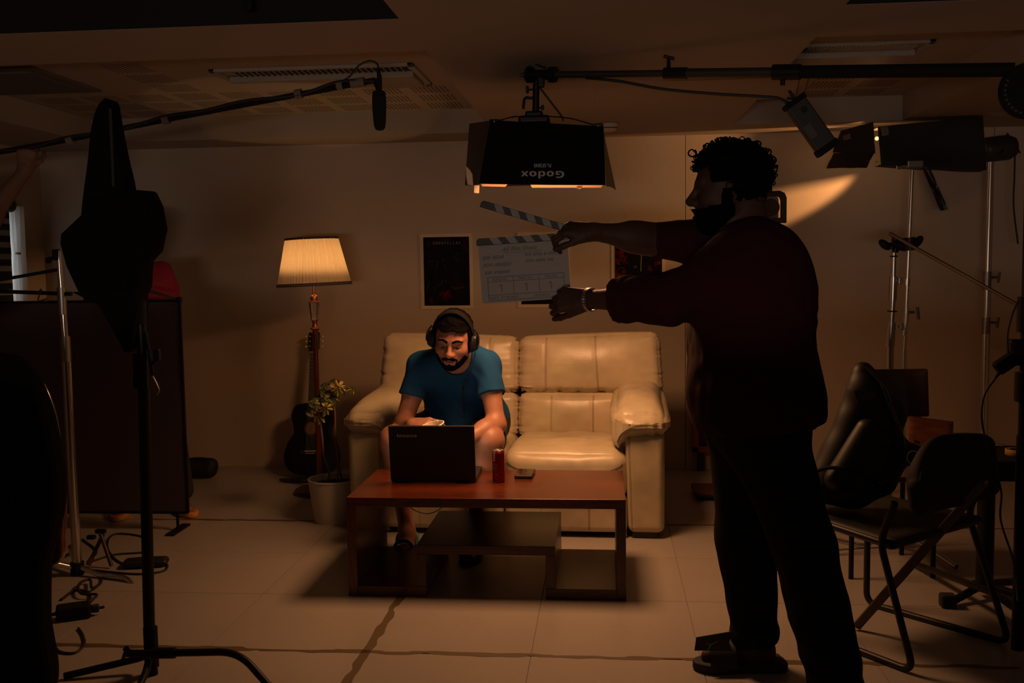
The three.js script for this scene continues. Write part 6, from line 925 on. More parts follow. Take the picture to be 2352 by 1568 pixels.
// ---------------------------------------------------------------- black flag board and the crew member behind it
{
  const zf = -4.95, TR = Z(411, 690, zf), BR = Z(412, 1178, zf), x0 = -3.35, x1 = TR.x, y0 = BR.y, y1 = TR.y, w = x1 - x0, h = y1 - y0, t = thing('black_flag', 'large black fabric flag board in a slim metal frame beside the stands', 'flag', [(x0 + x1) / 2, 0, zf], 0.02);
  const g = new THREE.PlaneGeometry(w - 0.01, h - 0.01, 40, 40), p = g.attributes.position; for (let i = 0; i < p.count; i++) { const u = p.getX(i) / w, v = p.getY(i) / h; p.setZ(i, 0.012 * Math.cos(u * 3.14) * Math.cos(v * 3.14) * -1 + 0.003 * noise3(u * 6, v * 5, 1)); }
  part('fabric', smoothNormals(g).translate(0, y0 + h / 2, 0), M([0.05, 0.036, 0.042], 0.5, { sheen: 0.4, sheenRoughness: 0.4, sheenColor: new THREE.Color(0.10, 0.07, 0.09) }), t);
  parts('frame_tube', [rod(V(-w / 2, y0, 0), V(w / 2, y0, 0), 0.007), rod(V(-w / 2, y1, 0), V(w / 2, y1, 0), 0.007), rod(V(-w / 2, y0, 0), V(-w / 2, y1, 0), 0.007), rod(V(w / 2, y0, 0), V(w / 2, y1, 0), 0.007)], blackMetal, t);
  part('frame_arm', local(rod(Z(332, 664, zf - 0.02), Z(410, 688, zf), 0.009, 0.007), t), dullChrome, t); part('corner_joint', local(box(0.03, 0.03, 0.024, x1, y1 + 0.004, zf, 0.006), t), blackMetal, t);
  parts('foot_spike', [rod(V(w / 2 - 0.06, y0, 0), V(w / 2 - 0.06, 0.006, -0.0), 0.008), rod(V(-w / 2 + 0.06, y0, 0), V(-w / 2 + 0.06, 0.006, 0), 0.008), box(0.05, 0.012, 0.22, w / 2 - 0.06, 0.006, 0), box(0.05, 0.012, 0.22, -w / 2 + 0.06, 0.006, 0)], blackMetal, t); rename(t);
  const X = -2.70, zp = -5.42, o = thing('person', 'crew member in a red shirt and yellow slides standing behind the black flag', 'person', [X, 0, zp]), po = (n, gg, mt, l) => part(n, local(gg, o), mt, o, l);
  const aL = Y(283, 1180, 0).setY(0.09), aR = Y(418, 1176, 0).setY(0.09);
  const body = join(0.05, capsule(V(X - 0.08, 1.22, zp), V(X + 0.08, 1.22, zp), 0.13, 0.13), capsule(V(X - 0.06, 1.0, zp), V(X + 0.06, 1.0, zp), 0.13, 0.13), capsule(V(X - 0.2, 1.37, zp), V(X - 0.27, 1.08, zp), 0.05, 0.042), capsule(V(X + 0.17, 1.37, zp), V(X + 0.22, 1.08, zp + 0.04), 0.05, 0.042), capsule(V(X - 0.27, 1.08, zp), V(X - 0.2, 0.85, zp + 0.1), 0.042, 0.03), capsule(V(X + 0.22, 1.08, zp + 0.04), V(X + 0.12, 0.88, zp + 0.14), 0.042, 0.03), capsule(V(X, 1.38, zp), V(X, 1.52, zp + 0.01), 0.06, 0.058), capsule(V(X - 0.09, 0.9, zp), aL, 0.11, 0.042), capsule(V(X + 0.09, 0.9, zp), aR, 0.11, 0.042), capsule(aL.clone().setY(0.06), aL.clone().add(V(0.04, -0.05, 0.13)), 0.036, 0.026), capsule(aR.clone().setY(0.06), aR.clone().add(V(0.09, -0.05, 0.10)), 0.036, 0.026), hand(V(X - 0.2, 0.85, zp + 0.1), V(0.3, -0.8, 0.4), V(-0.6, 0.2, 0.6), 1), hand(V(X + 0.12, 0.88, zp + 0.14), V(-0.3, -0.8, 0.4), V(0.6, 0.2, 0.6), -1));
  const hmP = frame(V(X, 1.615, zp + 0.03), [0.15, 0.5, 0], 0.98), hf = placed(headField(), hmP);
  po('body', boxUV(skin((x, y, z) => smin(body(x, y, z), hf(x, y, z), 0.03), ...bounds([V(X - 0.34, 0, zp - 0.18), V(X + 0.42, 1.76, zp + 0.32)], 0.03), 0.0095)), M([0.22, 0.11, 0.07], 0.55));
  po('hair', skin((x, y, z) => Math.max(hf(x, y, z) - 0.014 - 0.005 * noise3(x * 50, y * 50, z * 50), 1.64 - y), ...bounds([V(X - 0.14, 1.6, zp - 0.12), V(X + 0.14, 1.8, zp + 0.17)], 0.02), 0.006), hairM, 'black hair');
  const shirt = join(0.05, capsule(V(X - 0.1, 1.27, zp), V(X + 0.1, 1.27, zp), 0.15, 0.15), capsule(V(X - 0.07, 0.9, zp), V(X + 0.07, 0.9, zp), 0.15, 0.15), capsule(V(X - 0.19, 1.375, zp), V(X - 0.25, 1.16, zp), 0.07, 0.068), capsule(V(X + 0.165, 1.375, zp), V(X + 0.205, 1.16, zp + 0.03), 0.07, 0.068));
  po('shirt', skin((x, y, z) => shirt(x, y, z) + 0.005 * noise3(x * 40, y * 7, z * 20), ...bounds([V(X - 0.36, 0.72, zp - 0.2), V(X + 0.34, 1.47, zp + 0.22)], 0.02), 0.01), M([0.30, 0.016, 0.035], 0.9), 'bright red shirt');
  po('trousers', skin(join(0.04, capsule(V(X - 0.09, 0.88, zp), aL.clone().setY(0.13), 0.125, 0.07), capsule(V(X + 0.09, 0.88, zp), aR.clone().setY(0.13), 0.125, 0.07)), ...bounds([V(X - 0.22, 0.05, zp - 0.15), V(X + 0.4, 1.0, zp + 0.3)], 0.03), 0.013), M([0.02, 0.02, 0.024], 0.9), 'dark trousers');
  const yel = M([0.62, 0.27, 0.05], 0.6);
  for (const [a, ry] of [[aL, 0.25], [aR, 0.75]]) { const R = new THREE.Matrix4().makeTranslation(a.x, 0, a.z).multiply(new THREE.Matrix4().makeRotationY(ry)); const s = po('slide_sandal', slab([[-0.045, -0.07], [0.045, -0.07], [0.048, 0.05], [0.052, 0.13], [0.02, 0.185], [-0.025, 0.175], [-0.05, 0.1]], 0.032, 0.01, true).rotateX(Math.PI / 2).translate(0, 0.017, 0).applyMatrix4(R), yel, 'yellow slide sandal'); const st = new THREE.CylinderGeometry(0.052, 0.056, 0.1, 28, 4, true, -Math.PI / 2, Math.PI).rotateX(Math.PI / 2).scale(1, 1.0, 1).translate(0, 0.028, 0.085).applyMatrix4(R); part('strap', local(st, o), yel, s); }
  rename(o);
}
// ---------------------------------------------------------------- folded black softbox on its thick stand, close to the camera
{
  const z = -3.15, t = thing('folded_softbox', 'tall black folded softbox on a thick black stand near the flag', 'softbox', [Z(336, 1000, z).x, 0, z]), L = (p) => p.clone().sub(t.position), q = (px, py, dz = 0) => L(Z(px, py, z + dz));
  const out = (pts, depth, bevel, smooth, dz = 0) => slab(pts.map(([x, y]) => { const p = q(x, y); return [p.x, p.y]; }), depth, bevel, smooth).translate(0, 0, dz);
  const cl = M([0.005, 0.0047, 0.0047], 0.95, MATT);
  part('tall_panel', out([[243, 226], [252, 234], [262, 290], [276, 360], [292, 432], [300, 520], [290, 600], [240, 640], [195, 600], [188, 500], [203, 370], [212, 290], [226, 244]], 0.09, 0.014, true, -0.03), cl, t);
  part('panel_rib', out([[256, 250], [262, 252], [270, 430], [264, 430]], 0.006, 0.001, false, 0.017), M([0.012, 0.011, 0.01], 0.6), t);
  part('hood', out([[140, 535], [186, 492], [205, 450], [292, 434], [343, 438], [358, 470], [368, 524], [357, 578], [335, 602], [332, 660], [318, 690], [240, 700], [180, 672], [152, 612], [138, 560]], 0.13, 0.05, false, -0.03), cl, t);
  part('skirt', out([[180, 670], [325, 660], [330, 700], [318, 790], [300, 808], [285, 780], [240, 700]], 0.1, 0.015, false), cl, t);
  parts('column', [rod(q(344, 1490), q(330, 890), 0.0195), rod(q(331, 900), q(321, 700), 0.0165)], blackMetal, t);
  parts('column_collar', [rod(q(319, 745), q(318, 690), 0.0245), rod(q(323, 890), q(322, 812), 0.0245), rod(q(349, 1530), q(345, 1440), 0.024)], black, t);
  part('clamp', [rod(q(335, 760), q(352, 870), 0.0055), box(0.02, 0.042, 0.02, q(364, 815).x, q(364, 815).y, 0.01, 0.005), rod(q(345, 840), q(364, 820), 0.006)], blackMetal, t);
  part('lever', out([[348, 866], [358, 862], [372, 890], [370, 902], [362, 904]], 0.012, 0.004, true, 0.02), M([0.16, 0.15, 0.14], 0.4, { metalness: 0.4 }), t);
  // legs: one bent foot runs out to the side, others towards the camera
  const yb = 0.10; part('stand_leg', [pipe([q(290, 1500, 0.05), q(400, 1499, 0.05), q(548, 1496, 0.05), q(640, 1600, 0.12), q(700, 1690, 0.16)], 0.0125, 0.07)], blackMetal, t); part('leg_sleeve', rod(q(350, 1500, 0.05), q(402, 1499, 0.05), 0.0185), blackMetal, t);
  part('t_knob', [rod(q(285, 1488, 0.05), q(305, 1500, 0.05), 0.008), rod(q(282, 1515, 0.05), q(292, 1485, 0.05), 0.006)], blackMetal, t);
  part('stand_leg', [pipe([q(345, 1500), V(0.02, 0.05, 0.12), V(0.05, 0.012, 0.34)], 0.012)], blackMetal, t); part('stand_leg', [pipe([q(345, 1500), V(-0.06, 0.05, -0.02), V(-0.3, 0.012, 0.06)], 0.012)], blackMetal, t);
  part('foot_post', rod(q(349, 1530), V(q(350, 1540).x, 0.0, 0), 0.019), blackMetal, t); rename(t);
}
// ---------------------------------------------------------------- chrome stand behind it
{
  const z = -4.2, t = thing('light_stand', 'shiny chrome light stand in front of the black flag', 'light stand', [Z(176, 1300, z).x, 0, z]), q = (px, py, dz = 0) => Z(px, py, z + dz).sub(t.position);
  parts('column', [rod(q(178, 1310), q(152, 820), 0.021), rod(q(153, 830), q(144, 700), 0.0155), rod(q(145, 720), q(134, 575), 0.011)], M([0.62, 0.6, 0.56], 0.2, { metalness: 1 }), t);
  parts('column_collar', [rod(q(152, 830), q(149, 772), 0.023), rod(q(144, 722), q(141, 660), 0.0195)], dullChrome, t);
  part('wing_knob', [rod(q(133, 590), q(118, 592), 0.007), (() => { const a = q(112, 597); return new THREE.SphereGeometry(0.02, 16, 12).scale(0.9, 0.7, 0.5).rotateZ(0.5).translate(a.x, a.y, a.z); })(), box(0.03, 0.05, 0.03, q(130, 585).x, q(130, 585).y, 0, 0.006)], black, t);
  parts('cross_rod', [rod(q(140, 618), q(-30, 648, 0.05), 0.0075), rod(q(165, 675), q(-30, 668, 0.02), 0.009)], blackMetal, t);
  part('cable_tie', tube([q(60, 668, 0.03), q(85, 672, 0.04), q(95, 664, 0.04), q(88, 690, 0.04), q(108, 686, 0.03)], 0.0035, 40, 6), cableBlack, t);
  part('stand_leg', pipe([q(178, 1300), q(235, 1322, 0.04), q(295, 1326, 0.08), q(332, 1386, 0.16)], 0.0115, 0.05), chrome, t); part('stand_leg', pipe([q(178, 1305), V(-0.12, 0.10, 0.1), V(-0.16, 0.012, 0.36)], 0.0115), chrome, t); part('stand_leg', pipe([q(178, 1305), V(-0.1, 0.1, -0.12), V(-0.2, 0.012, -0.34)], 0.0115), chrome, t);
  part('base_hub', rod(V(q(178, 1310).x, 0.004, 0), q(177, 1290), 0.03), blackMetal, t); rename(t);
}
// ---------------------------------------------------------------- chair with a black jacket, nearest the camera
{
  const z = -2.25, t = thing('chair', 'varnished wooden chair draped with a black jacket, cut by the frame edge', 'chair', [Z(60, 1100, z).x - 0.05, 0, z]), q = (px, py, dz = 0) => Z(px, py, z + dz).sub(t.position), pl = (pts, d, b, s, dz) => slab(pts.map(([x, y]) => { const p = q(x, y, dz); return [p.x, p.y]; }), d, b, s).translate(0, 0, dz);
  part('backrest', pl([[-200, 850], [40, 846], [88, 868], [120, 930], [138, 1020], [150, 1130], [148, 1230], [138, 1290], [60, 1300], [-200, 1300]], 0.03, 0.01, true, -0.07), M([0.42, 0.16, 0.065], 0.22, { map: teakTex, clearcoat: 0.6, clearcoatRoughness: 0.2 }), t);
  part('jacket', pl([[-220, 818], [0, 812], [58, 842], [92, 892], [116, 962], [132, 1040], [141, 1110], [138, 1175], [122, 1240], [108, 1300], [106, 1420], [112, 1600], [-60, 1700], [-220, 1600]], 0.1, 0.035, true, 0.04), blackCloth, t);
  const legs = [[-0.34, 0.02], [-0.06, 0.02], [-0.34, -0.25], [-0.085, -0.25]]; const sy = 0.44;
  part('seat', box(0.30, 0.05, 0.3, -0.22, sy, -0.12, 0.015), blackCloth, t); for (const [x, zz] of legs) part('leg', rod(V(x, 0, zz), V(x, sy, zz), 0.014), M([0.03, 0.022, 0.018], 0.4, { metalness: 0.5 }), t);
  parts('back_post', [rod(V(-0.1, sy, -0.14), V(-0.1, 0.86, -0.08), 0.012), rod(V(-0.28, sy, -0.14), V(-0.28, 0.86, -0.08), 0.012)], blackMetal, t); parts('foot_cap', [box(0.03, 0.02, 0.03, -0.06, 0.01, 0.02), box(0.03, 0.02, 0.03, -0.085, 0.01, -0.25)], dullChrome, t); rename(t);
}
// ---------------------------------------------------------------- small things on the floor at the flag
{
  const f = (x, y, h = 0.006) => Y(x, y, 0).setY(h), cab = (label, pts, r, n = 120) => { const p0 = f(...pts[0]), t = thing('floor_cable', label, 'cable', p0.clone().setY(0)); part('cable', local(tube(pts.map((p) => f(p[0], p[1], p[2] ?? r)), r, n, 8), t), cableBlack, t); return t; };
  cab('black cable running in loops on the tiles behind the thick stand', [[190, 1240], [222, 1270], [205, 1292], [260, 1276], [340, 1268], [330, 1235], [265, 1228], [248, 1262], [300, 1300], [372, 1290], [378, 1312], [330, 1320], [200, 1310]], 0.005);
  cab('knotted black cable coil beside the chrome stand base', [[140, 1380], [175, 1358], [205, 1365], [195, 1395], [180, 1402], [215, 1385, 0.02], [222, 1375, 0.02], [190, 1375, 0.022], [185, 1348, 0.02], [205, 1340, 0.02], [212, 1360, 0.02], [232, 1340], [230, 1318]], 0.006);
  cab('black adapter cord drooping along the front tile joint', [[180, 1445], [190, 1460], [192, 1485], [170, 1502], [140, 1500], [122, 1480]], 0.005, 60);
  const p = f(170, 1420, 0), a = thing('power_adapter', 'black power adapter brick lying by the knotted cable', 'adapter', p, 0.5); part('housing', box(0.13, 0.06, 0.07, 0, 0.03, 0, 0.012), black, a); parts('plug', [box(0.03, 0.03, 0.03, 0.08, 0.03, 0, 0.006), rod(V(0.09, 0.03, 0), V(0.115, 0.03, 0), 0.006)], rubber, a); part('strain_relief', rod(V(-0.065, 0.03, 0), V(-0.095, 0.025, 0), 0.008, 0.004), rubber, a);
  const b = f(335, 1300, 0), s = thing('black_pouch', 'flat black pouch lying on the tiles under the thick stand', 'pouch', b, 0.25); part('body', cushion(0.2, 0.03, 0.085, { r: 0.014, bulge: [0.004, 0.008, 0.003], n: 16 }).translate(0, 0.02, 0), M([0.012, 0.012, 0.013], 0.45), s); part('zip', tube([V(-0.09, 0.022, 0.046), V(0, 0.024, 0.05), V(0.09, 0.022, 0.046)], 0.002, 20, 6), blackMetal, s);
  const d = f(222, 1300, 0), c = thing('clamp', 'dark metal spring clamp with grey handles among the cables', 'clamp', d); parts('handle', [rod(V(-0.03, 0.012, 0.02), V(0.03, 0.15, -0.02), 0.009), rod(V(0.09, 0.012, 0.03), V(0.02, 0.16, -0.01), 0.009)], M([0.05, 0.045, 0.04], 0.5, { metalness: 0.5 }), c); parts('jaw', [box(0.05, 0.02, 0.025, 0.02, 0.165, -0.015, 0.006), box(0.04, 0.02, 0.025, -0.02, 0.14, 0.0, 0.006)], black, c); part('red_grip', rod(V(-0.03, 0.012, 0.02), V(-0.015, 0.045, 0.01), 0.0115), M([0.12, 0.02, 0.02], 0.7), c);
  const e = Y(452, 1096, 0), g = thing('black_bag', 'small slumped black bag on the floor against the back wall', 'bag', [e.x, 0, e.z + 0.02]); part('body', skin(join(0.04, capsule(V(-0.13, 0.06, 0), V(0.1, 0.06, 0.01), 0.062, 0.055), capsule(V(-0.02, 0.09, 0), V(0.07, 0.105, 0), 0.035, 0.03), ball(V(0.12, 0.1, 0), 0.03, 0.03, 0.04)), V(-0.25, -0.01, -0.1), V(0.22, 0.17, 0.1), 0.009), M([0.008, 0.008, 0.009], 0.7), g); part('strap', tube([V(-0.1, 0.115, 0.02), V(0.02, 0.14, 0.03), V(0.12, 0.125, 0.02), V(0.15, 0.07, 0.03)], 0.007, 30, 8), black, g);
}
// ---------------------------------------------------------------- grip stand with wooden-toned arm
{
  const z = -4.8, t = thing('grip_stand', 'chrome grip stand with a slanting bronze arm and black paddle knobs', 'grip stand', [Z(2044, 1200, z).x, 0, z]), q = (px, py, dz = 0) => Z(px, py, z + dz).sub(t.position);
  const steel = M([0.42, 0.4, 0.37], 0.25, { metalness: 1 });
  parts('column', [rod(q(2039, 1290), q(2045, 770), 0.0165), rod(q(2045, 790), q(2052, 650), 0.0135), rod(q(2051, 660), q(2054, 560), 0.0115)], steel, t);
  parts('column_collar', [rod(q(2044, 795), q(2047, 740), 0.021), rod(q(2050, 690), q(2052, 635), 0.0185)], steel, t); parts('black_band', [rod(q(2049, 716), q(2049.2, 713), 0.0225), rod(q(2053, 590), q(2053, 587), 0.018)], black, t);
  parts('grip_head', [rod(q(2048, 560), q(2080, 566), 0.024), rod(q(2088, 545, 0.02), q(2090, 575, 0.02), 0.028), rod(q(2056, 580), q(2056, 543), 0.016)], blackMetal, t);
  const kn = (x, y, r) => { const p = q(x, y, 0.03); return new THREE.SphereGeometry(0.034, 18, 12).scale(1, 0.55, 0.45).rotateZ(r).translate(p.x, p.y, p.z); };
  part('paddle_knob', [kn(2032, 562, -0.7), rod(q(2038, 560, 0.03), q(2050, 562), 0.008)], black, t); part('paddle_knob', [kn(2108, 555, 0.9), rod(q(2095, 562), q(2104, 558, 0.03), 0.008)], black, t);
  part('arm', rod(q(2042, 535, 0.04), q(2400, 735, 0.3), 0.0085), M([0.20, 0.115, 0.06], 0.35, { metalness: 0.6 }), t);
  for (const [x, y] of [[2058, 645], [2062, 750]]) part('t_knob', [rod(q(x, y), q(x + 12, y, 0.01), 0.007), box(0.02, 0.03, 0.02, q(x + 8, y).x, q(x + 8, y).y, 0.012, 0.003)], steel, t);
  const hub = q(2034, 1278); part('base_hub', rod(V(hub.x, 0.03, 0), V(hub.x, 0.13, 0), 0.027), steel, t);
  part('stand_leg', pipe([V(hub.x, 0.09, 0), q(1990, 1256, 0.0), q(1906, 1236, 0.05), q(1866, 1292, 0.16)], 0.0115, 0.05), chrome, t); part('stand_leg', pipe([V(hub.x, 0.07, 0), V(hub.x + 0.14, 0.07, -0.1), V(hub.x + 0.3, 0.012, -0.2)], 0.0115), chrome, t); part('stand_leg', pipe([V(hub.x, 0.07, 0), V(hub.x + 0.12, 0.07, 0.12), V(hub.x + 0.22, 0.012, 0.32)], 0.0115), chrome, t); rename(t);
}
// ---------------------------------------------------------------- folding chair, bag, camera
{
  const A = V(0.699, 0.012, -3.723), B = V(0.997, 0.012, -3.337), C = V(1.415, 0.012, -3.613), D = V(1.049, 0.012, -3.982), c0 = V(1.04, 0, -3.66), t = thing('folding_chair', 'black tubular folding chair turned to the sofa with a padded back', 'chair', c0), L = (p) => p.clone().sub(c0), up = (p, y) => p.clone().setY(y);
  const tb = M([0.014, 0.013, 0.013], 0.45, { metalness: 0.3 }), back = V(0.12, 0, 0.14);
  part('side_frame', pipe([up(A, 0.43), A, B.clone().add(V(0.03, 0, 0.035)), up(B, 0.43).add(V(-0.06, 0, -0.06)), up(B, 0.58).add(V(-0.03, 0, 0.0))].map(L), 0.0125, 0.05), tb, t);
  part('side_frame', pipe([up(D, 0.43), D, C.clone().add(V(0.03, 0, 0.035)), up(C, 0.46).add(V(-0.09, 0, -0.06)), up(C, 0.62).add(V(-0.06, 0, 0.0))].map(L), 0.0125, 0.05), tb, t);
  const s = [up(A, 0.445), up(B, 0.425).add(V(-0.03, 0, -0.03)), up(C, 0.445).add(V(-0.06, 0, -0.03)), up(D, 0.455)].map(L);
  const sg = new THREE.BoxGeometry(1, 0.03, 1, 12, 1, 12), sp = sg.attributes.position; for (let i = 0; i < sp.count; i++) { const u = sp.getX(i) + 0.5, v = sp.getZ(i) + 0.5, y = sp.getY(i), p = s[0].clone().lerp(s[3], u).lerp(s[1].clone().lerp(s[2], u), v); sp.setXYZ(i, p.x, p.y + y - 0.01 * Math.sin(u * 3.14) * Math.sin(v * 3.14), p.z); } part('seat', smoothNormals(sg), M([0.012, 0.012, 0.012], 0.6), t);
  part('seat_rail', [rod(s[0], s[1], 0.012), rod(s[1], s[2], 0.012), rod(s[2], s[3], 0.012), rod(s[3], s[0], 0.012)], tb, t);
  const bm = up(B, 0.655).lerp(up(C, 0.675), 0.46).add(V(-0.02, 0, 0.01)), ba = Math.atan2(-(C.z - B.z), C.x - B.x);
  part('back_pad', cushion(0.42, 0.215, 0.07, { r: 0.035, bulge: [0.01, 0.02, 0.015], n: 26, f: (v, q) => [v[0], v[1] + (q[0] < 0 ? -0.10 * q[0] * q[0] * (q[1] > 0 ? 1 : 0.3) : 0.0), v[2] + 0.03 * q[0] * q[0]] }).rotateX(-0.15).rotateY(ba).translate(bm.x - c0.x, bm.y, bm.z - c0.z), M([0.01, 0.01, 0.01], 0.8), t);
  const br = [Y(1966, 1440, 0.01), Z(2262, 1105, -3.42)]; const bd = br[1].clone().sub(br[0]), bl = bd.length(); part('diagonal_brace', local(box(0.034, bl, 0.01, 0, 0, 0, 0.002).applyQuaternion(new THREE.Quaternion().setFromUnitVectors(V(0, 1, 0), bd.clone().normalize())).translate((br[0].x + br[1].x) / 2, (br[0].y + br[1].y) / 2, (br[0].z + br[1].z) / 2), t), M([0.11, 0.085, 0.06], 0.5, { metalness: 0.4 }), t, 'worn flat brace');
  part('rivet', [local(new THREE.SphereGeometry(0.008, 10, 8).translate(br[1].x, br[1].y, br[1].z + 0.01), t)], dullChrome, t); rename(t);
  // backpack leaning on the chair
  const zb = -3.72, b0 = Z(1950, 1160, zb), b = thing('backpack', 'bulging black backpack propped on the folding chair seat', 'bag', b0.clone().setY(0.462)), q = (px, py, dz = 0) => Z(px, py, zb + dz), bp = (n, g, m, l) => part(n, local(g, b), m, b, l);
  const bag = join(0.07, capsule(q(1900, 1110), q(1988, 895), 0.075, 0.06), capsule(q(1960, 1115), q(2040, 950), 0.085, 0.07), capsule(q(2020, 1100), q(2070, 1040), 0.06, 0.045), capsule(q(1990, 880), q(1982, 850), 0.045, 0.033));
  const yb = 0.466; bp('body', skin((x, y, z) => Math.max(bag(x, y, z) + 0.007 * noise3(x * 13, y * 13, z * 13), yb - y), ...bounds([q(1850, 830), q(2120, 1180)], 0.14), 0.009), M([0.009, 0.009, 0.01], 0.55), 'black nylon');
  bp('front_pocket', skin((x, y, z) => Math.max(join(0.05, capsule(q(1925, 1100, 0.07), q(1990, 985, 0.07), 0.05, 0.04), capsule(q(1980, 1105, 0.07), q(2020, 1020, 0.07), 0.045, 0.04))(x, y, z), yb - y), ...bounds([q(1880, 930, 0.06), q(2060, 1150, 0.1)], 0.08), 0.009), M([0.012, 0.012, 0.012], 0.5));
  bp('label_patch', box(0.075, 0.045, 0.004, q(1987, 905, 0.062).x, q(1987, 905, 0.062).y, q(1987, 905, 0.068).z, 0.001, [-0.2, 0, 0.25]), M([0.03, 0.028, 0.026], 0.5));
  bp('strap', tube([q(1985, 838, 0.03), q(2025, 880, 0.08), q(2052, 950, 0.09), q(2072, 1005, 0.08), q(2078, 1060, 0.08)], 0.008, 40, 8).scale(1, 1, 1), M([0.02, 0.02, 0.022], 0.12, { clearcoat: 1, clearcoatRoughness: 0.05 })); bp('strap', tube([q(1990, 1120, 0.10), q(2020, 1110, 0.10), q(2050, 1100, 0.09)], 0.007, 30, 8), M([0.02, 0.02, 0.022], 0.12, { clearcoat: 1, clearcoatRoughness: 0.05 })); bp('handle', tube([q(1835, 1165, 0.04), q(1850, 1110, 0.06), q(1885, 1078, 0.09), q(1930, 1075, 0.11), q(1990, 1095, 0.11), q(2030, 1130, 0.1)], 0.007, 60, 8), black); rename(b);
  const cm = q(2088, 1042, 0.02), k = thing('camera', 'small grey camera body leaning between the backpack and chair back', 'camera', cm); part('body', box(0.06, 0.085, 0.035, 0, 0, 0, 0.008, [0, 0, -0.35]), M([0.09, 0.09, 0.09], 0.35, { metalness: 0.3 }), k); part('lens', new THREE.CylinderGeometry(0.024, 0.026, 0.05, 28).rotateX(Math.PI / 2).rotateZ(0).translate(-0.005, 0.0, 0.04), blackGloss, k); part('lens_ring', new THREE.TorusGeometry(0.023, 0.003, 8, 28).translate(-0.005, 0, 0.066), chrome, k); part('control_dial', new THREE.CylinderGeometry(0.011, 0.011, 0.01, 20).rotateZ(-0.35).translate(0.028, 0.045, 0), dullChrome, k);
}
// wooden chair with a writing tablet, behind
{
  const z = -4.3, p = Z(2064, 902, z), t = thing('wooden_chair', 'dark plywood chair with a glossy orange writing tablet behind the backpack', 'chair', [p.x, 0, z], 0.1), q = (px, py, dz) => Z(px, py, z + dz);
  const wood = (c, r) => M(c, r, { map: teakTex, clearcoat: 0.6, clearcoatRoughness: 0.2 });
  part('backrest', cushion(0.23, 0.205, 0.02, { r: 0.01, bulge: [0, 0, 0.006], n: 16, f: (v, k) => [v[0], v[1], v[2] + 0.03 * k[0] * k[0]] }).rotateX(-0.12).translate(0, p.y, 0), wood([0.05, 0.016, 0.008], 0.4), t);
  part('seat', box(0.4, 0.025, 0.38, 0, 0.44, -0.21, 0.01), wood([0.05, 0.018, 0.009], 0.4), t); for (const [x, zz] of [[-0.18, -0.04], [0.18, -0.04], [-0.18, -0.38], [0.18, -0.38]]) part('leg', rod(V(x, 0, zz), V(x, 0.44, zz), 0.011), blackMetal, t);
  parts('back_post', [rod(V(-0.1, 0.44, -0.02), V(-0.09, p.y, -0.008), 0.01), rod(V(0.1, 0.44, -0.02), V(0.09, p.y, -0.008), 0.01)], blackMetal, t);
  const c = [q(2088, 957, 0.06), q(2189, 970, 0.06), q(2186, 1034, 0.18), q(2085, 1030, 0.18)], g = new THREE.BoxGeometry(1, 1, 0.014, 8, 8, 1), gp = g.attributes.position, n = c[3].clone().sub(c[0]).cross(c[1].clone().sub(c[0])).normalize();
  for (let i = 0; i < gp.count; i++) { const u = gp.getX(i) + 0.5, v = 0.5 - gp.getY(i), w = c[0].clone().lerp(c[1], u).lerp(c[3].clone().lerp(c[2], u), v).addScaledVector(n, gp.getZ(i)); gp.setXYZ(i, w.x, w.y, w.z); }
  part('writing_tablet', local(smoothNormals(g), t), wood([0.30, 0.11, 0.045], 0.25), t, 'glossy orange-brown tablet'); part('tablet_arm', local(tube([q(2110, 1020, 0.12), q(2120, 1060, 0.05), q(2120, 1120, -0.02)], 0.01, 20, 8), t), blackMetal, t); rename(t);
}
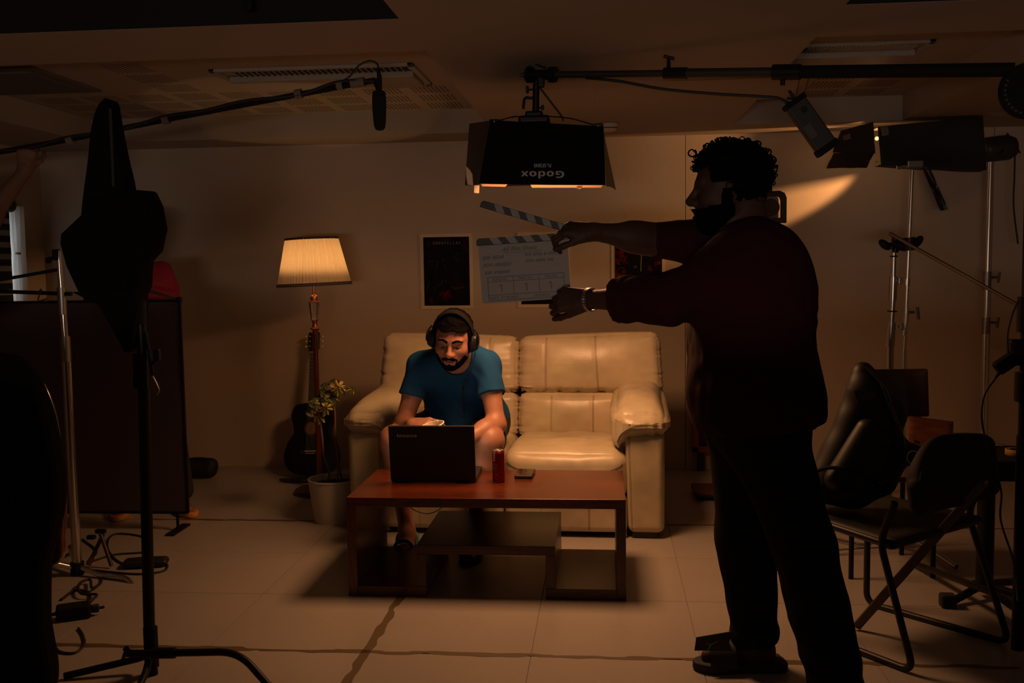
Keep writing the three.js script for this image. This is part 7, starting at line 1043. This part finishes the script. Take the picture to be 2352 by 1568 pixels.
// equipment table at the frame edge
{
  const z = -4.1, p = Z(2300, 1050, z), t = thing('equipment_table', 'low black equipment table on a thick post at the frame edge', 'table', [p.x, 0, z]), y = p.y;
  part('tabletop', box(0.38, 0.035, 0.34, 0.06, y - 0.0, 0, 0.006), black, t); part('apron', box(0.3, 0.05, 0.28, 0.07, y - 0.045, 0, 0.006), blackMetal, t); part('post', [rod(V(-0.055, 0.05, 0), V(-0.055, y, 0), 0.034), box(0.08, 0.03, 0.08, -0.055, 0.05, 0, 0.01)], blackMetal, t);
  for (const [a, b] of [[-0.24, 0.12], [0.2, 0.2], [0.2, -0.2]]) part('foot_bar', pipe([V(-0.055, 0.06, 0), V(a, 0.012, b)], 0.016), blackMetal, t); part('foot_pad', box(0.06, 0.055, 0.05, -0.24, 0.028, 0.12, 0.01), rubber, t); rename(t);
  const r = thing('tape_roll', 'small yellowish tape roll on the low equipment table', 'tape', [Z(2325, 1030, z).x, y + 0.0175, z + 0.03]); part('roll', lathe([[0.026, 0], [0.038, 0], [0.038, 0.022], [0.026, 0.022], [0.026, 0]], 36), M([0.35, 0.2, 0.06], 0.6), r); part('core', lathe([[0.0235, 0], [0.026, 0], [0.026, 0.022], [0.0235, 0.022]], 36), M([0.3, 0.25, 0.18], 0.8), r);
  const a = Z(2306, 832, -3.42), u = thing('power_brick', 'black power brick hanging by its cord beside the boom upright', 'adapter', a); part('housing', box(0.085, 0.045, 0.04, 0.01, 0, 0, 0.008, [0, 0, 0.62]), black, u); part('plug', local(rod(Z(2300, 850, -3.42), Z(2286, 868, -3.42), 0.008, 0.004), u), rubber, u);
  part('cord', local(tube([Z(2288, 866, -3.42), Z(2262, 905, -3.42), Z(2255, 960, -3.42), Z(2275, 1050, -3.45), Z(2300, 1130, -3.5), Z(2298, 1190, -3.5), Z(2328, 1290, -3.45), Z(2338, 1380, -3.36)], 0.0035, 80), u), cableBlack, u); part('upper_cord', local(tube([Z(2316, 812, -3.42), Z(2314, 770, -3.43), Z(2326, 720, -3.45), Z(2340, 690, -3.47)], 0.0035, 30), u), cableBlack, u); rename(u);
}
// wall bracket beside the standing man's neck, and a strap hanging from the dark ceiling recess
{
  const brM = M([0.004, 0.004, 0.004], 0.9, MATT), a = Z(1782, 470, BACK + 0.03), t = thing('wall_bracket', 'black rounded loop bracket fixed to the wall behind the standing man', 'bracket', [a.x, a.y, BACK + 0.03]);
  const ring = []; for (const [x, y] of [[-0.09, 0.085], [0.03, 0.088], [0.062, 0.06], [0.066, -0.1], [-0.1, -0.1]]) ring.push([x, y]); part('loop', slab([[-0.1, 0.088], [0.025, 0.09], [0.055, 0.075], [0.068, 0.045], [0.068, -0.12], [-0.1, -0.12]], 0.03, 0.005, false, [[[-0.085, 0.058], [0.012, 0.060], [0.028, 0.05], [0.036, 0.03], [0.036, -0.09], [-0.085, -0.09]]]), brM, t); part('inner_disc', new THREE.CylinderGeometry(0.058, 0.058, 0.026, 36).rotateX(Math.PI / 2).translate(-0.035, -0.018, 0), brM, t); part('wall_plate', box(0.1, 0.03, 0.03, -0.03, -0.11, -0.014, 0.004), black, t);
  const p = Z(563, 26, -3.28), s = thing('hanging_strap', 'short black strap end hanging into the dark ceiling recess', 'strap', [p.x, 2.56, -3.28]); part('webbing', [box(0.026, 2.56 - p.y, 0.004, 0, (p.y - 2.56) / 2, 0, 0.001, [0, 0, 0.06])], black, s); part('end_clip', box(0.032, 0.03, 0.01, 0.01, p.y - 2.56 + 0.02, 0.003, 0.003, [0, 0, 0.06]), blackMetal, s);
}

renderer.render(scene, camera);
